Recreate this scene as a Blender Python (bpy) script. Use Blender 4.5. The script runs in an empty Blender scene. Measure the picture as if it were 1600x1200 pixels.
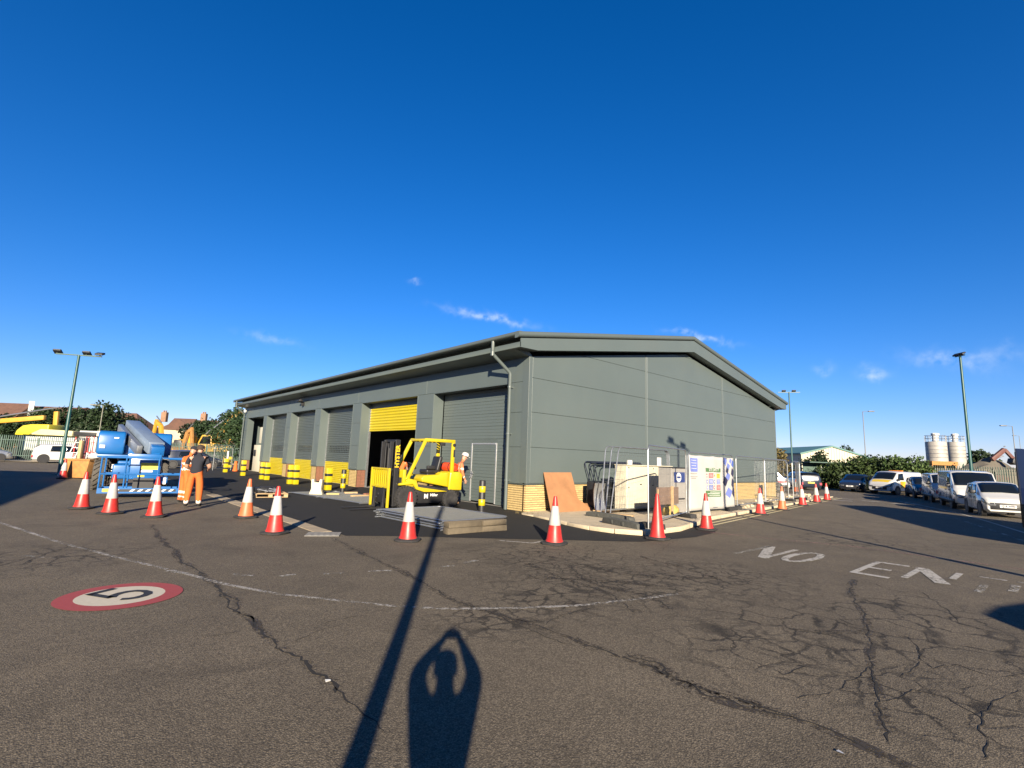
import bpy, bmesh, math, random
import numpy as np
from mathutils import Vector, Matrix, noise as mnoise
random.seed(7); np.random.seed(7)
S = bpy.context.scene
COL = S.collection
R_ = math.radians

# ------------------------------------------------------------------ camera
CAM_ROT = Matrix(((0.7436, -0.1246, -0.6569), (-0.6679, -0.0868, -0.7391), (0.0351, 0.9884, -0.1478)))
CAM = Vector((-11.83, -12.43, 1.72))
FPX = 787.0
cd = bpy.data.cameras.new('camera'); cam = bpy.data.objects.new('camera', cd); COL.objects.link(cam)
cd.sensor_width = 36.0; cd.sensor_fit = 'HORIZONTAL'; cd.lens = FPX / 1600 * 36
cd.clip_start = 0.03; cd.clip_end = 6000
cam.matrix_world = Matrix.Translation(CAM) @ CAM_ROT.to_4x4()
S.camera = cam

# ------------------------------------------------------------------ sky, sun, exposure
SUN_EL, SUN_AZ = 17.9, 53.7            # light travels towards azimuth 53.2 deg from +X
S.view_settings.view_transform = 'Standard'; S.view_settings.look = 'None'
S.view_settings.exposure = 1.53; S.view_settings.gamma = 1.0; S.view_settings.use_curve_mapping = False
w = bpy.data.worlds.new('World'); S.world = w; w.use_nodes = True
nt = w.node_tree; nt.nodes.clear()
sky = nt.nodes.new('ShaderNodeTexSky'); sky.sky_type = 'NISHITA'; sky.sun_disc = False
sky.sun_elevation = R_(SUN_EL); sky.sun_rotation = R_(216.3)
sky.air_density = 1.0; sky.dust_density = 0.0; sky.ozone_density = 6.0; sky.altitude = 0
bg = nt.nodes.new('ShaderNodeBackground'); bg.inputs[1].default_value = 0.056
wo = nt.nodes.new('ShaderNodeOutputWorld')

def pixdir(px, py):
    v = Vector(((px - 800) / FPX, (600 - py) / FPX, -1.0)).normalized()
    return (CAM_ROT @ v).normalized()

def vmath(op, a, b=None):
    n = nt.nodes.new('ShaderNodeVectorMath'); n.operation = op
    nt.links.new(a, n.inputs[0])
    if b is not None:
        if isinstance(b, (tuple, Vector)): n.inputs[1].default_value = b
        else: nt.links.new(b, n.inputs[1])
    return n.outputs['Value'] if op in ('DOT_PRODUCT', 'LENGTH') else n.outputs[0]
def fmath(op, a, b=None, tree=None):
    n = (tree or nt).nodes.new('ShaderNodeMath'); n.operation = op
    for i, q in enumerate((a, b)):
        if q is None: continue
        if isinstance(q, (int, float)): n.inputs[i].default_value = q
        else: (tree or nt).links.new(q, n.inputs[i])
    return n.outputs[0]
tc = nt.nodes.new('ShaderNodeTexCoord')
direction = tc.outputs['Generated']
cn = nt.nodes.new('ShaderNodeTexNoise'); cn.inputs['Scale'].default_value = 26; cn.inputs['Detail'].default_value = 7; cn.inputs['Distortion'].default_value = .7
nt.links.new(direction, cn.inputs['Vector'])
mask = None
# thin cirrus wisps: (centre direction, end direction, half width in radians, strength)
for (x0, y0, x1, y1, hw, st) in [(708, 485, 822, 507, .0070, .6), (1052, 521, 1132, 534, .006, .6), (1425, 556, 1540, 572, .012, .4),
                                 (1345, 582, 1384, 583, .009, .6), (385, 524, 462, 537, .007, .28), (1275, 577, 1300, 575, .008, .35),
                                 (640, 438, 656, 440, .004, .3), (1480, 560, 1600, 548, .010, .2)]:
    a, b = pixdir(x0, y0), pixdir(x1, y1)
    c = ((a + b) / 2).normalized(); t = (b - a); ln = t.length / 2; t = t.normalized(); n_ = c.cross(t).normalized()
    d = vmath('SUBTRACT', direction, tuple(c))
    u = fmath('MULTIPLY', vmath('DOT_PRODUCT', d, tuple(t)), 1 / ln)
    wob = fmath('MULTIPLY', fmath('SUBTRACT', cn.outputs[0], .5), .035)
    v = fmath('MULTIPLY', fmath('ADD', vmath('DOT_PRODUCT', d, tuple(n_)), wob), 1 / hw)
    e = fmath('ADD', fmath('MULTIPLY', u, u), fmath('MULTIPLY', v, v))
    g_ = fmath('POWER', 2.718, fmath('MULTIPLY', e, -1.0))
    near = fmath('GREATER_THAN', vmath('DOT_PRODUCT', direction, tuple(c)), .9)
    g_ = fmath('MULTIPLY', fmath('MULTIPLY', g_, near), st)
    mask = g_ if mask is None else fmath('ADD', mask, g_)
cn2 = nt.nodes.new('ShaderNodeTexNoise'); cn2.inputs['Scale'].default_value = 60; cn2.inputs['Detail'].default_value = 6
nt.links.new(direction, cn2.inputs['Vector'])
mr = nt.nodes.new('ShaderNodeMapRange'); mr.inputs[1].default_value = .3; mr.inputs[2].default_value = .68
nt.links.new(cn2.outputs[0], mr.inputs[0])
mask = fmath('MULTIPLY', mask, mr.outputs[0])
mx = nt.nodes.new('ShaderNodeMix'); mx.data_type = 'RGBA'
mx.inputs['B'].default_value = (5.2, 6.0, 7.0, 1)
hs = nt.nodes.new('ShaderNodeHueSaturation'); hs.inputs['Saturation'].default_value = 1.2
nt.links.new(sky.outputs[0], hs.inputs['Color'])
tn = nt.nodes.new('ShaderNodeMix'); tn.data_type = 'RGBA'; tn.blend_type = 'MULTIPLY'; tn.inputs['Factor'].default_value = 1; tn.inputs['B'].default_value = (1.10, .855, 1.02, 1)
nt.links.new(hs.outputs[0], tn.inputs['A'])
nt.links.new(mask, mx.inputs['Factor']); nt.links.new(tn.outputs['Result'], mx.inputs['A'])
nt.links.new(mx.outputs['Result'], bg.inputs[0]); nt.links.new(bg.outputs[0], wo.inputs[0])

sl = bpy.data.lights.new('sun', 'SUN'); sl.energy = 5.0; sl.angle = R_(0.5); sl.color = (1.0, .86, .66)
sun = bpy.data.objects.new('sun', sl); COL.objects.link(sun)
LD = Vector((math.cos(R_(SUN_AZ)) * math.cos(R_(SUN_EL)), math.sin(R_(SUN_AZ)) * math.cos(R_(SUN_EL)), -math.sin(R_(SUN_EL))))
sun.rotation_euler = LD.to_track_quat('-Z', 'Y').to_euler(); sun.location = (-30, -30, 30)

# ------------------------------------------------------------------ placing helpers (points on the real ground)
def G(px, py, z=0.0):
    d = pixdir(px, py); t = (z - CAM.z) / d.z
    return CAM + d * t
FWD = Vector((0.6569, 0.7391, 0)).normalized(); RGT = Vector((0.7391, -0.6569, 0))
def A(px, depth, z=0.0):
    """ground point seen in column px (on the horizon) at a distance of depth metres straight ahead"""
    d = pixdir(px, 717.7 + .0325 * (px - 800)); k = depth / (d.x * FWD.x + d.y * FWD.y)
    return Vector((CAM.x + d.x * k, CAM.y + d.y * k, z))
def HT(p, py):
    """height of the point above p that shows at image row py"""
    px = 800.0
    for _ in range(6):
        c = CAM_ROT.transposed() @ (Vector((p[0], p[1], CAM.z)) - CAM); depth = -c.z
        # solve for z along the vertical through p
        lo, hi = -50.0, 200.0
        for _ in range(50):
            m = (lo + hi) / 2; q = CAM_ROT.transposed() @ (Vector((p[0], p[1], m)) - CAM)
            yy = 600 - FPX * q.y / -q.z
            if yy > py: lo = m
            else: hi = m
        return lo
def az(p, q): return math.atan2(q[1] - p[1], q[0] - p[0])

# ------------------------------------------------------------------ materials
MATS = {}
def mat(name, col, rough=.6, metal=0.0, var=.12, vscale=3.0, bump=0.0, bscale=40.0, spec=.5, coat=0.0, dirt=0.0, rand=0.0, trans=0.0):
    if name in MATS: return MATS[name]
    m = bpy.data.materials.new(name); m.use_nodes = True; t = m.node_tree; N = t.nodes; L = t.links
    b = N['Principled BSDF']; b.inputs['Roughness'].default_value = rough; b.inputs['Metallic'].default_value = metal
    b.inputs['Specular IOR Level'].default_value = spec; b.inputs['Coat Weight'].default_value = coat
    b.inputs['Coat Roughness'].default_value = .08
    if trans: b.inputs['Transmission Weight'].default_value = trans
    co = N.new('ShaderNodeTexCoord')
    n1 = N.new('ShaderNodeTexNoise'); n1.inputs['Scale'].default_value = vscale; n1.inputs['Detail'].default_value = 6; n1.inputs['Roughness'].default_value = .62
    L.new(co.outputs['Object'], n1.inputs['Vector'])
    mr = N.new('ShaderNodeMapRange'); mr.inputs[1].default_value = .25; mr.inputs[2].default_value = .75
    mr.inputs[3].default_value = 1 - var; mr.inputs[4].default_value = 1 + var; L.new(n1.outputs[0], mr.inputs[0])
    val = mr.outputs[0]
    if rand:
        oi = N.new('ShaderNodeObjectInfo'); r2 = N.new('ShaderNodeMapRange'); r2.inputs[3].default_value = 1 - rand; r2.inputs[4].default_value = 1 + rand
        L.new(oi.outputs['Random'], r2.inputs[0]); val = fmath('MULTIPLY', val, r2.outputs[0], t)
    mm = N.new('ShaderNodeMix'); mm.data_type = 'RGBA'; mm.blend_type = 'MULTIPLY'; mm.inputs['Factor'].default_value = 1
    mm.inputs['A'].default_value = (col[0]*.68, col[1]*.68, col[2]*.68, 1)
    cmb = N.new('ShaderNodeCombineColor'); [L.new(val, cmb.inputs[i]) for i in range(3)]
    L.new(cmb.outputs[0], mm.inputs['B']); out = mm.outputs['Result']
    if dirt:
        n3 = N.new('ShaderNodeTexNoise'); n3.inputs['Scale'].default_value = vscale * 2.3; n3.inputs['Detail'].default_value = 9; n3.inputs['Roughness'].default_value = .75
        L.new(co.outputs['Object'], n3.inputs['Vector'])
        r3 = N.new('ShaderNodeMapRange'); r3.inputs[1].default_value = .5; r3.inputs[2].default_value = .75; r3.inputs[4].default_value = dirt
        L.new(n3.outputs[0], r3.inputs[0])
        dm = N.new('ShaderNodeMix'); dm.data_type = 'RGBA'; dm.inputs['B'].default_value = (.10, .085, .065, 1)
        L.new(r3.outputs[0], dm.inputs['Factor']); L.new(out, dm.inputs['A']); out = dm.outputs['Result']
    L.new(out, b.inputs['Base Color'])
    n2 = N.new('ShaderNodeMapRange'); n2.inputs[3].default_value = max(0.02, rough - .08); n2.inputs[4].default_value = min(1, rough + .1)
    L.new(n1.outputs[0], n2.inputs[0]); L.new(n2.outputs[0], b.inputs['Roughness'])
    if bump:
        nb = N.new('ShaderNodeTexNoise'); nb.inputs['Scale'].default_value = bscale; nb.inputs['Detail'].default_value = 4
        L.new(co.outputs['Object'], nb.inputs['Vector'])
        bp = N.new('ShaderNodeBump'); bp.inputs['Strength'].default_value = bump; bp.inputs['Distance'].default_value = .02
        L.new(nb.outputs[0], bp.inputs['Height']); L.new(bp.outputs[0], b.inputs['Normal'])
    MATS[name] = m
    return m

GREY = mat('cladding_grey', (.110, .138, .135), .42, 0, .07, .35, .08, 2, dirt=.10)
GREYD = mat('trim_grey', (.105, .130, .128), .36, 0, .05, .6)
SHUT = mat('shutter_grey', (.10, .125, .125), .38, .2, .06, 1.5)
YEL = mat('shutter_yellow', (.56, .45, .008), .38, 0, .05, 1.5, dirt=.06)
YELP = mat('plant_yellow', (.56, .44, .01), .35, 0, .06, 2.0, coat=.3, dirt=.18)
DIGY = mat('digger_yellow', (.58, .33, .03), .5, 0, .1, 2.0, dirt=.3)
YELR = mat('rail_yellow', (.55, .42, .02), .5, 0, .1, 5, dirt=.25)
BLK = mat('black_plastic', (.018, .018, .02), .5, 0, .2, 6)
RUB = mat('rubber', (.022, .022, .024), .85, 0, .3, 8, .3, 60, dirt=.4)
DARK = mat('dark_interior', (.13, .105, .085), .8, 0, .2, 1.2)
GALV = mat('galvanised_steel', (.42, .44, .46), .38, .75, .18, 7)
RIMD = mat('rim_dark', (.09, .085, .08), .5, .3, .2, 8)
WIRE = mat('mesh_wire', (.23, .24, .24), .5, .2, .12, 5)
ALU = mat('aluminium', (.62, .63, .63), .35, .7, .08, 6)
LUG = mat('dusty_rubber', (.085, .078, .068), .9, 0, .3, 8, .3, 60, dirt=.4)
WHT = mat('white_paint', (.62, .62, .60), .4, 0, .06, 2, dirt=.12)
WHTC = mat('car_white', (.62, .62, .60), .25, 0, .03, 1, coat=.8, dirt=.04)
CREAM = mat('cream_paint', (.66, .62, .48), .45, 0, .06, 1.6, dirt=.14)
BUFF = mat('buff_brick', (.60, .44, .19), .85, 0, .16, 9, .3, 70, rand=.16)
RBRICK = mat('red_brick', (.25, .10, .06), .85, 0, .25, 9, .3, 60)
MORT = mat('mortar', (.13, .095, .045), .9, 0, .12, 12, .3, 80)
CONC = mat('concrete', (.64, .53, .36), .88, 0, .14, 2.2, .35, 50, dirt=.3)
CONCD = mat('concrete_grey', (.27, .26, .24), .9, 0, .2, 3, .4, 40, dirt=.3)
PLY = mat('plywood', (.36, .175, .075), .7, 0, .16, 3, .1, 30, dirt=.12)
TIMB = mat('weathered_timber', (.125, .10, .065), .85, 0, .3, 6, .5, 26, dirt=.35)
WOOD = mat('pale_timber', (.52, .36, .19), .8, 0, .2, 6, .2, 30, dirt=.2)
RED = mat('cone_red', (.55, .03, .022), .42, 0, .12, 7, dirt=.25, rand=.14)
REDO = mat('cone_orange', (.70, .15, .05), .5, 0, .12, 7, dirt=.2)
SLV = mat('cone_sleeve', (.52, .51, .49), .4, 0, .08, 7, dirt=.25, rand=.10)
BLUE = mat('lift_blue', (.010, .135, .42), .35, 0, .08, 2, coat=.25, dirt=.08)
LGREY = mat('lamp_grey', (.16, .17, .18), .5, 0, .1, 3)
GRN = mat('post_green', (.013, .08, .072), .45, 0, .12, 2)
PALI = mat('palisade_green', (.05, .105, .085), .6, 0, .2, 2.5, dirt=.2)
PALG = mat('palisade_weathered', (.24, .24, .19), .65, .1, .2, 2.5, dirt=.25)
GLASS = mat('window_glass', (.008, .011, .014), .05, 0, .1, 1, spec=.45)
DGLASS = mat('tinted_glass', (.010, .012, .015), .3, 0, .1, 1, spec=.15)
CARD = mat('car_dark', (.016, .02, .03), .22, 0, .05, 1, coat=.9)
CARB = mat('car_navy', (.02, .028, .05), .22, 0, .05, 1, coat=.9)
SILV = mat('car_silver', (.42, .44, .46), .28, .6, .04, 1, coat=.8)
RIM = mat('alloy_rim', (.50, .51, .52), .32, .7, .08, 5)
LENS = mat('headlamp_lens', (.22, .23, .24), .1, .5, .15, 12)
CRED = mat('livery_red', (.42, .02, .05), .3, 0, .05, 1, coat=.6)
AMB = mat('livery_orange', (.85, .30, .02), .35, 0, .05, 1, coat=.4)
LIVY = mat('livery_yellow', (.80, .56, .02), .35, 0, .05, 1, coat=.4)
SKIN = mat('skin', (.52, .29, .20), .55, 0, .06, 9)
HIVO = mat('hi_vis_orange', (.66, .14, .02), .8, 0, .14, 8, .3, 14)
HIVB = mat('reflective_band', (.72, .66, .60), .5, 0, .08, 9)
NAVY = mat('navy_cloth', (.014, .016, .026), .9, 0, .2, 8, .3, 14)
BOOT = mat('boot_leather', (.03, .026, .024), .7, 0, .2, 12)
HAIR = mat('brown_hair', (.05, .03, .018), .8, 0, .3, 40, .5, 90)
GASO = mat('gas_bottle_orange', (.75, .07, .02), .4, 0, .08, 5)
SIGNB = mat('sign_blue', (.02, .045, .20), .5, 0, .05, 4)
TAPEW = mat('print_white', (.78, .78, .76), .5, 0, .04, 6)
PRED = mat('print_red', (.62, .06, .06), .5, 0, .04, 6)
PYEL = mat('print_yellow', (.75, .62, .06), .5, 0, .04, 6)
PBLU = mat('print_blue', (.07, .12, .42), .5, 0, .04, 6)
PGRN = mat('print_green', (.10, .20, .08), .5, 0, .04, 6)
PLBL = mat('print_pale_blue', (.17, .22, .55), .5, 0, .04, 6)
PNAV = mat('print_navy', (.03, .03, .07), .5, 0, .04, 6)
BANN = mat('banner_fabric', (.50, .49, .47), .6, 0, .05, 2, .15, 6)
ROOFT = mat('roof_tile', (.13, .065, .045), .85, 0, .25, 1.5, .4, 12)
WALLB = mat('house_brick', (.30, .17, .10), .85, 0, .2, 2)
RENDW = mat('house_render', (.62, .52, .36), .8, 0, .1, 1)
STEELB = mat('boom_steel', (.23, .30, .40), .4, .2, .12, 3, dirt=.2)
RUST = mat('rusty_orange', (.42, .20, .05), .75, 0, .35, 4, .2, 20, dirt=.45)
DIRT = mat('bare_earth', (.17, .125, .075), .95, 0, .3, .5, .5, 3)

# ------------------------------------------------------------------ mesh builder
class MB:
    def __init__(s): s.v = []; s.f = []; s.mi = []; s.cur = 0
    def add(s, vs, fs):
        o = len(s.v); s.v += [tuple(q) for q in vs]
        for f in fs: s.f.append([i + o for i in f]); s.mi.append(s.cur)
        return s
    def box(s, lo, hi, M=None):
        x0, y0, z0 = lo; x1, y1, z1 = hi
        vs = [(x0,y0,z0),(x1,y0,z0),(x1,y1,z0),(x0,y1,z0),(x0,y0,z1),(x1,y0,z1),(x1,y1,z1),(x0,y1,z1)]
        if M is not None: vs = [M @ Vector(q) for q in vs]
        return s.add(vs, [(3,2,1,0),(4,5,6,7),(0,1,5,4),(1,2,6,5),(2,3,7,6),(3,0,4,7)])
    def bar(s, p, q, wd, ht, up=(0,0,1)):
        p, q = Vector(p), Vector(q); d = q - p; L = d.length; d.normalize(); u = Vector(up)
        if abs(d.dot(u)) > .98: u = Vector((1,0,0))
        r = d.cross(u).normalized(); u = r.cross(d)
        M = Matrix((( *d,), (*r,), (*u,))).transposed().to_4x4(); M.translation = p
        return s.box((0,-wd/2,-ht/2), (L,wd/2,ht/2), M)
    def tube(s, pts, r, n=8, cap=True):
        pts = [Vector(p) for p in pts]; rs = r if isinstance(r, (list, tuple)) else [r]*len(pts)
        vs = []; prev = None
        for i, p in enumerate(pts):
            d = (pts[min(i+1,len(pts)-1)] - pts[max(i-1,0)]).normalized()
            u = prev if prev is not None and abs(prev.dot(d)) < .98 else (Vector((0,0,1)) if abs(d.z) < .9 else Vector((1,0,0)))
            a = d.cross(u).normalized(); b = a.cross(d).normalized(); prev = b
            for k in range(n):
                t = 2*math.pi*k/n; vs.append(p + a*(math.cos(t)*rs[i]) + b*(math.sin(t)*rs[i]))
        fs = [(i*n+k, i*n+(k+1)%n, (i+1)*n+(k+1)%n, (i+1)*n+k) for i in range(len(pts)-1) for k in range(n)]
        if cap: fs += [tuple(range(n-1,-1,-1)), tuple(range((len(pts)-1)*n, len(pts)*n))]
        return s.add(vs, [f[::-1] for f in fs])
    def lathe(s, prof, n=20, c=(0,0,0), M=None, sq=None):
        vs = []
        for (r, z) in prof:
            for k in range(n):
                t = 2*math.pi*k/n; v = Vector((r*math.cos(t), r*math.sin(t), z))
                v = (M @ v) if M is not None else v + Vector(c)
                vs.append(v)
        fs = [(i*n+k, i*n+(k+1)%n, (i+1)*n+(k+1)%n, (i+1)*n+k) for i in range(len(prof)-1) for k in range(n)]
        if prof[0][0] > 1e-6: fs.append(tuple(range(n-1,-1,-1)))
        if prof[-1][0] > 1e-6: fs.append(tuple(range((len(prof)-1)*n, len(prof)*n)))
        return s.add(vs, fs)
    def prism(s, poly, d0, d1, axis='y', M=None):
        """poly of 2-D points, pushed along the axis from d0 to d1"""
        f3 = {'y': lambda a, b, d: (a, d, b), 'x': lambda a, b, d: (d, a, b), 'z': lambda a, b, d: (a, b, d)}[axis]
        n = len(poly); vs = [f3(a, b, d0) for a, b in poly] + [f3(a, b, d1) for a, b in poly]
        if M is not None: vs = [M @ Vector(q) for q in vs]
        fs = [tuple(range(n)), tuple(range(2*n-1, n-1, -1))] + [(i, n+i, n+(i+1)%n, (i+1)%n) for i in range(n)]
        return s.add(vs, fs)
    def quad(s, a, b, c, d): return s.add([a,b,c,d], [(0,1,2,3)])
    def build(s, name, m, parent=None, bevel=0.0, seg=2, smooth=35, kind=None, label=None, shell=False):
        me = bpy.data.meshes.new(name)
        me.from_pydata(s.v, [], s.f)
        ms = m if isinstance(m, (list, tuple)) else [m]
        for q in ms: me.materials.append(q)
        if len(ms) > 1: me.polygons.foreach_set('material_index', s.mi)
        bm = bmesh.new(); bm.from_mesh(me)
        if not shell: bmesh.ops.recalc_face_normals(bm, faces=bm.faces)
        if bevel:
            ed = [e for e in bm.edges if len(e.link_faces) == 2 and e.calc_face_angle(0) > R_(30)]
            bmesh.ops.bevel(bm, geom=ed, offset=bevel, segments=seg, affect='EDGES', clamp_overlap=True, profile=.5)
        bm.to_mesh(me); bm.free()
        if smooth:
            me.polygons.foreach_set('use_smooth', [True]*len(me.polygons)); me.set_sharp_from_angle(angle=R_(smooth))
        me.update()
        return put(name, me, parent, kind, label)
def put(name, me, parent=None, kind=None, label=None):
    o = bpy.data.objects.new(name, me); COL.objects.link(o)
    if parent is not None: o.parent = parent
    if kind: o['kind'] = kind
    if label: o['label'] = label
    return o
def thing(name, label, cat, loc=(0,0,0), rz=0.0, group=None):
    o = bpy.data.objects.new(name, None); COL.objects.link(o); o.location = loc; o.rotation_euler = (0,0,rz)
    o.empty_display_size = .2
    return tag(o, label, cat, group)
def tag(o, label=None, cat=None, group=None, kind=None):
    if label: o['label'] = label
    if cat: o['category'] = cat
    if group: o['group'] = group
    if kind: o['kind'] = kind
    return o
def kids(o): return KID.get(o.name, None) or [c for c in o.children]
KID = {}
def dup(o, loc=None, rz=None, label=None, parent=None, group=None):
    c = o.copy(); COL.objects.link(c)
    if parent is not None: c.parent = parent
    if loc is not None: c.location = loc
    if rz is not None: c.rotation_euler = (0,0,rz)
    if label: c['label'] = label
    if group: c['group'] = group
    for k in list(o.children): dup(k, parent=c)
    return c
def text(s, size, m, parent, loc, rot, name='lettering', ext=.002, bold=0.0, align='CENTER', sx=1.0):
    cu = bpy.data.curves.new(name, 'FONT'); cu.body = s; cu.size = size; cu.extrude = ext; cu.offset = bold
    cu.align_x = align; cu.align_y = 'CENTER'; cu.resolution_u = 2
    tmp = bpy.data.objects.new('tmp_text', cu); me = bpy.data.meshes.new_from_object(tmp)
    bpy.data.objects.remove(tmp); bpy.data.curves.remove(cu)
    me.materials.clear(); me.materials.append(m); me.name = name
    o = put(name, me, parent); o.location = loc; o.rotation_euler = rot; o.scale = (sx, 1, 1)
    return o
ALB = .84
# ================================================================== GROUND
def asphalt(name, base, dark, crack=True, agg=1.0):
    m = bpy.data.materials.new(name); m.use_nodes = True; t = m.node_tree; N = t.nodes; L = t.links
    b = N['Principled BSDF']; b.inputs['Roughness'].default_value = .88; b.inputs['Specular IOR Level'].default_value = .3
    co = N.new('ShaderNodeTexCoord'); P = co.outputs['Object']
    def noise(sc, det=5, rough=.6, vec=None, dist=0):
        n = N.new('ShaderNodeTexNoise'); n.inputs['Scale'].default_value = sc; n.inputs['Detail'].default_value = det
        n.inputs['Roughness'].default_value = rough; n.inputs['Distortion'].default_value = dist; L.new(vec or P, n.inputs['Vector']); return n
    def rng(v, a, b_, c, d):
        n = N.new('ShaderNodeMapRange'); n.inputs[1].default_value = a; n.inputs[2].default_value = b_; n.inputs[3].default_value = c; n.inputs[4].default_value = d
        L.new(v, n.inputs[0]); return n.outputs[0]
    F = lambda op, a, b_=None: fmath(op, a, b_, t)
    big = rng(noise(.16, 4, .6).outputs[0], .3, .7, .86, 1.14)
    mid = rng(noise(1.3, 6, .7).outputs[0], .25, .75, .84, 1.16)
    vo = N.new('ShaderNodeTexVoronoi'); vo.inputs['Scale'].default_value = 95; L.new(P, vo.inputs['Vector'])
    sep = N.new('ShaderNodeSeparateColor'); L.new(vo.outputs['Color'], sep.inputs[0])
    st = F('POWER', sep.outputs[0], 1.6)
    stone = rng(st, 0, 1, 1 - .42*agg, 1 + .75*agg)
    gap = rng(vo.outputs['Distance'], .35, .75, 1, .55)
    fine = rng(noise(160, 3, .7).outputs[0], .3, .7, .72, 1.28)
    val = F('MULTIPLY', F('MULTIPLY', big, mid), F('MULTIPLY', F('MULTIPLY', stone, fine), gap))
    # soft oily stains and tyre polished patches
    stn = rng(noise(.55, 7, .62, dist=1.2).outputs[0], .56, .74, 1, .66)
    val = F('MULTIPLY', val, stn)
    # pale dusty patches
    dust = rng(noise(.9, 8, .7).outputs[0], .58, .78, 0, .35)
    hgt = vo.outputs['Distance']
    if crack:
        wn = noise(1.1, 5, .65); wv = N.new('ShaderNodeVectorMath'); wv.operation = 'MULTIPLY_ADD'
        L.new(wn.outputs['Color'], wv.inputs[0]); wv.inputs[1].default_value = (.75, .75, 0); L.new(P, wv.inputs[2])
        tot = None
        wob = noise(2.2, 3, .6).outputs[0]; lo = rng(noise(3.1, 4, .7).outputs[0], .30, .52, 0, 1)
        # alligator cracking, in the patches where the road has broken up: cell scale, half width, [(centre pixel, radius)]
        for sc, hw, spots in [(4.3, .10, [(940, 905, 2.2), (1100, 900, 1.9), (770, 968, .9), (860, 935, 1.2)]), (2.9, .075, [(870, 872, 2.2), (1450, 1090, 1.1), (90, 870, 1.5), (1180, 1010, 1.2)]),
                              (2.0, .055, [(1270, 985, 1.8), (1330, 845, 2.2), (1420, 960, 1.7), (1500, 1010, 1.2)])]:
            e = N.new('ShaderNodeTexVoronoi'); e.feature = 'DISTANCE_TO_EDGE'; e.inputs['Scale'].default_value = sc; L.new(wv.outputs[0], e.inputs['Vector'])
            ms = None
            for cx_, cy_, rad in spots:
                c = G(cx_, cy_); ds = N.new('ShaderNodeVectorMath'); ds.operation = 'DISTANCE'; L.new(P, ds.inputs[0]); ds.inputs[1].default_value = (c.x, c.y, 0)
                q = F('MULTIPLY', ds.outputs['Value'], 1/rad); ms = q if ms is None else F('MINIMUM', ms, q)
            ms = rng(F('ADD', ms, F('MULTIPLY', wob, .9)), .75, 1.5, 1, 0)
            k = F('MULTIPLY', F('MULTIPLY', rng(e.outputs['Distance'], hw*.25, hw, 1, 0), ms), lo)
            tot = k if tot is None else F('MAXIMUM', tot, k)
        val = F('MULTIPLY', val, rng(tot, 0, 1, 1, .24)); hgt = F('SUBTRACT', hgt, F('MULTIPLY', tot, 1.2))
    cmb = N.new('ShaderNodeCombineColor'); [L.new(val, cmb.inputs[i]) for i in range(3)]
    mm = N.new('ShaderNodeMix'); mm.data_type = 'RGBA'; mm.blend_type = 'MULTIPLY'; mm.inputs['Factor'].default_value = 1
    hue = N.new('ShaderNodeMix'); hue.data_type = 'RGBA'; hue.inputs['A'].default_value = (*base, 1); hue.inputs['B'].default_value = (*dark, 1)
    L.new(sep.outputs[1], hue.inputs['Factor']); L.new(hue.outputs['Result'], mm.inputs['A']); L.new(cmb.outputs[0], mm.inputs['B'])
    dm = N.new('ShaderNodeMix'); dm.data_type = 'RGBA'; dm.inputs['B'].default_value = (base[0]*1.55, base[1]*1.5, base[2]*1.4, 1)
    L.new(F('MULTIPLY', dust, fine), dm.inputs['Factor']); L.new(mm.outputs['Result'], dm.inputs['A']); L.new(dm.outputs['Result'], b.inputs['Base Color'])
    bp = N.new('ShaderNodeBump'); bp.inputs['Strength'].default_value = .55*agg; bp.inputs['Distance'].default_value = .008
    L.new(hgt, bp.inputs['Height']); L.new(bp.outputs[0], b.inputs['Normal'])
    return m
ASPH = asphalt('old_asphalt', (.130, .107, .075), (.113, .094, .067), agg=.7)
TARM = asphalt('new_tarmac', (.015, .0145, .014), (.012, .012, .012), crack=False, agg=.5)

def sheet(name, pts, z, m, kind='structure', parent=None):
    b = MB(); b.add([(p[0], p[1], z) for p in pts], [tuple(range(len(pts)))])
    o = b.build(name, m, parent, kind=kind, smooth=0)
    return o
def fix_up(o):
    me = o.data
    if me.polygons and me.polygons[0].normal.z < 0: me.flip_normals()
    return o
gr = MB(); gr.add([(-2500,-2500,0),(2500,-2500,0),(2500,2500,0),(-2500,2500,0)], [(0,1,2,3)])
fix_up(gr.build('ground', ASPH, kind='structure', smooth=0))

TAR = [(-7.05, 40), (-7.05, -1.95), (-6.3, -2.4), (-5.24, -3.2), (-4.13, -4.05), (-1.86, -5.75), (.05, -6.02), (1.4, -5.85), (2.75, -5.0), (2.6, -4.4), (0, -3), (.75, 0), (.75, 40)]
fix_up(sheet('tarmac_apron', TAR, .004, TARM))
strip = [(-7.5, 9.6), (-7.45, -1.3), (-7.05, -1.3), (-7.05, 9.6)]
fs = MB()
y = -1.25
es = thing('edging_strip', 'pale concrete edging strip between the old road and the new black tarmac', 'kerb edging'); es['kind'] = 'structure'
k = 0
proto_es = None
while y < 9.6:
    if proto_es is None:
        b = MB(); b.box((0, 0, -.05), (.37, .895, .012)); proto_es = b.build('edging_block', mat('edging_concrete', (.40, .32, .215), .9, 0, .18, 3, .3, 40, dirt=.4), es, bevel=.006, seg=1); o = proto_es
    else:
        o = proto_es.copy(); COL.objects.link(o); o.parent = es
    o.location = (-7.43 + random.uniform(-.012, .012), y, random.uniform(-.003, .004)); y += .905
dr = MB(); dr.box((-.34, -.26, 0), (.34, .26, .012)); 
for i in range(5): dr.box((-.28 + i*.12, -.2, .012), (-.22 + i*.12, .2, .016))
dc = dr.build('drain_cover', CONCD); q = G(498, 836); dc.location = (q.x + .1, q.y, .006); dc.rotation_euler.z = -.5
tag(dc, 'grey drain cover at the corner of the new tarmac beside a striped cone', 'drain cover')

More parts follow.
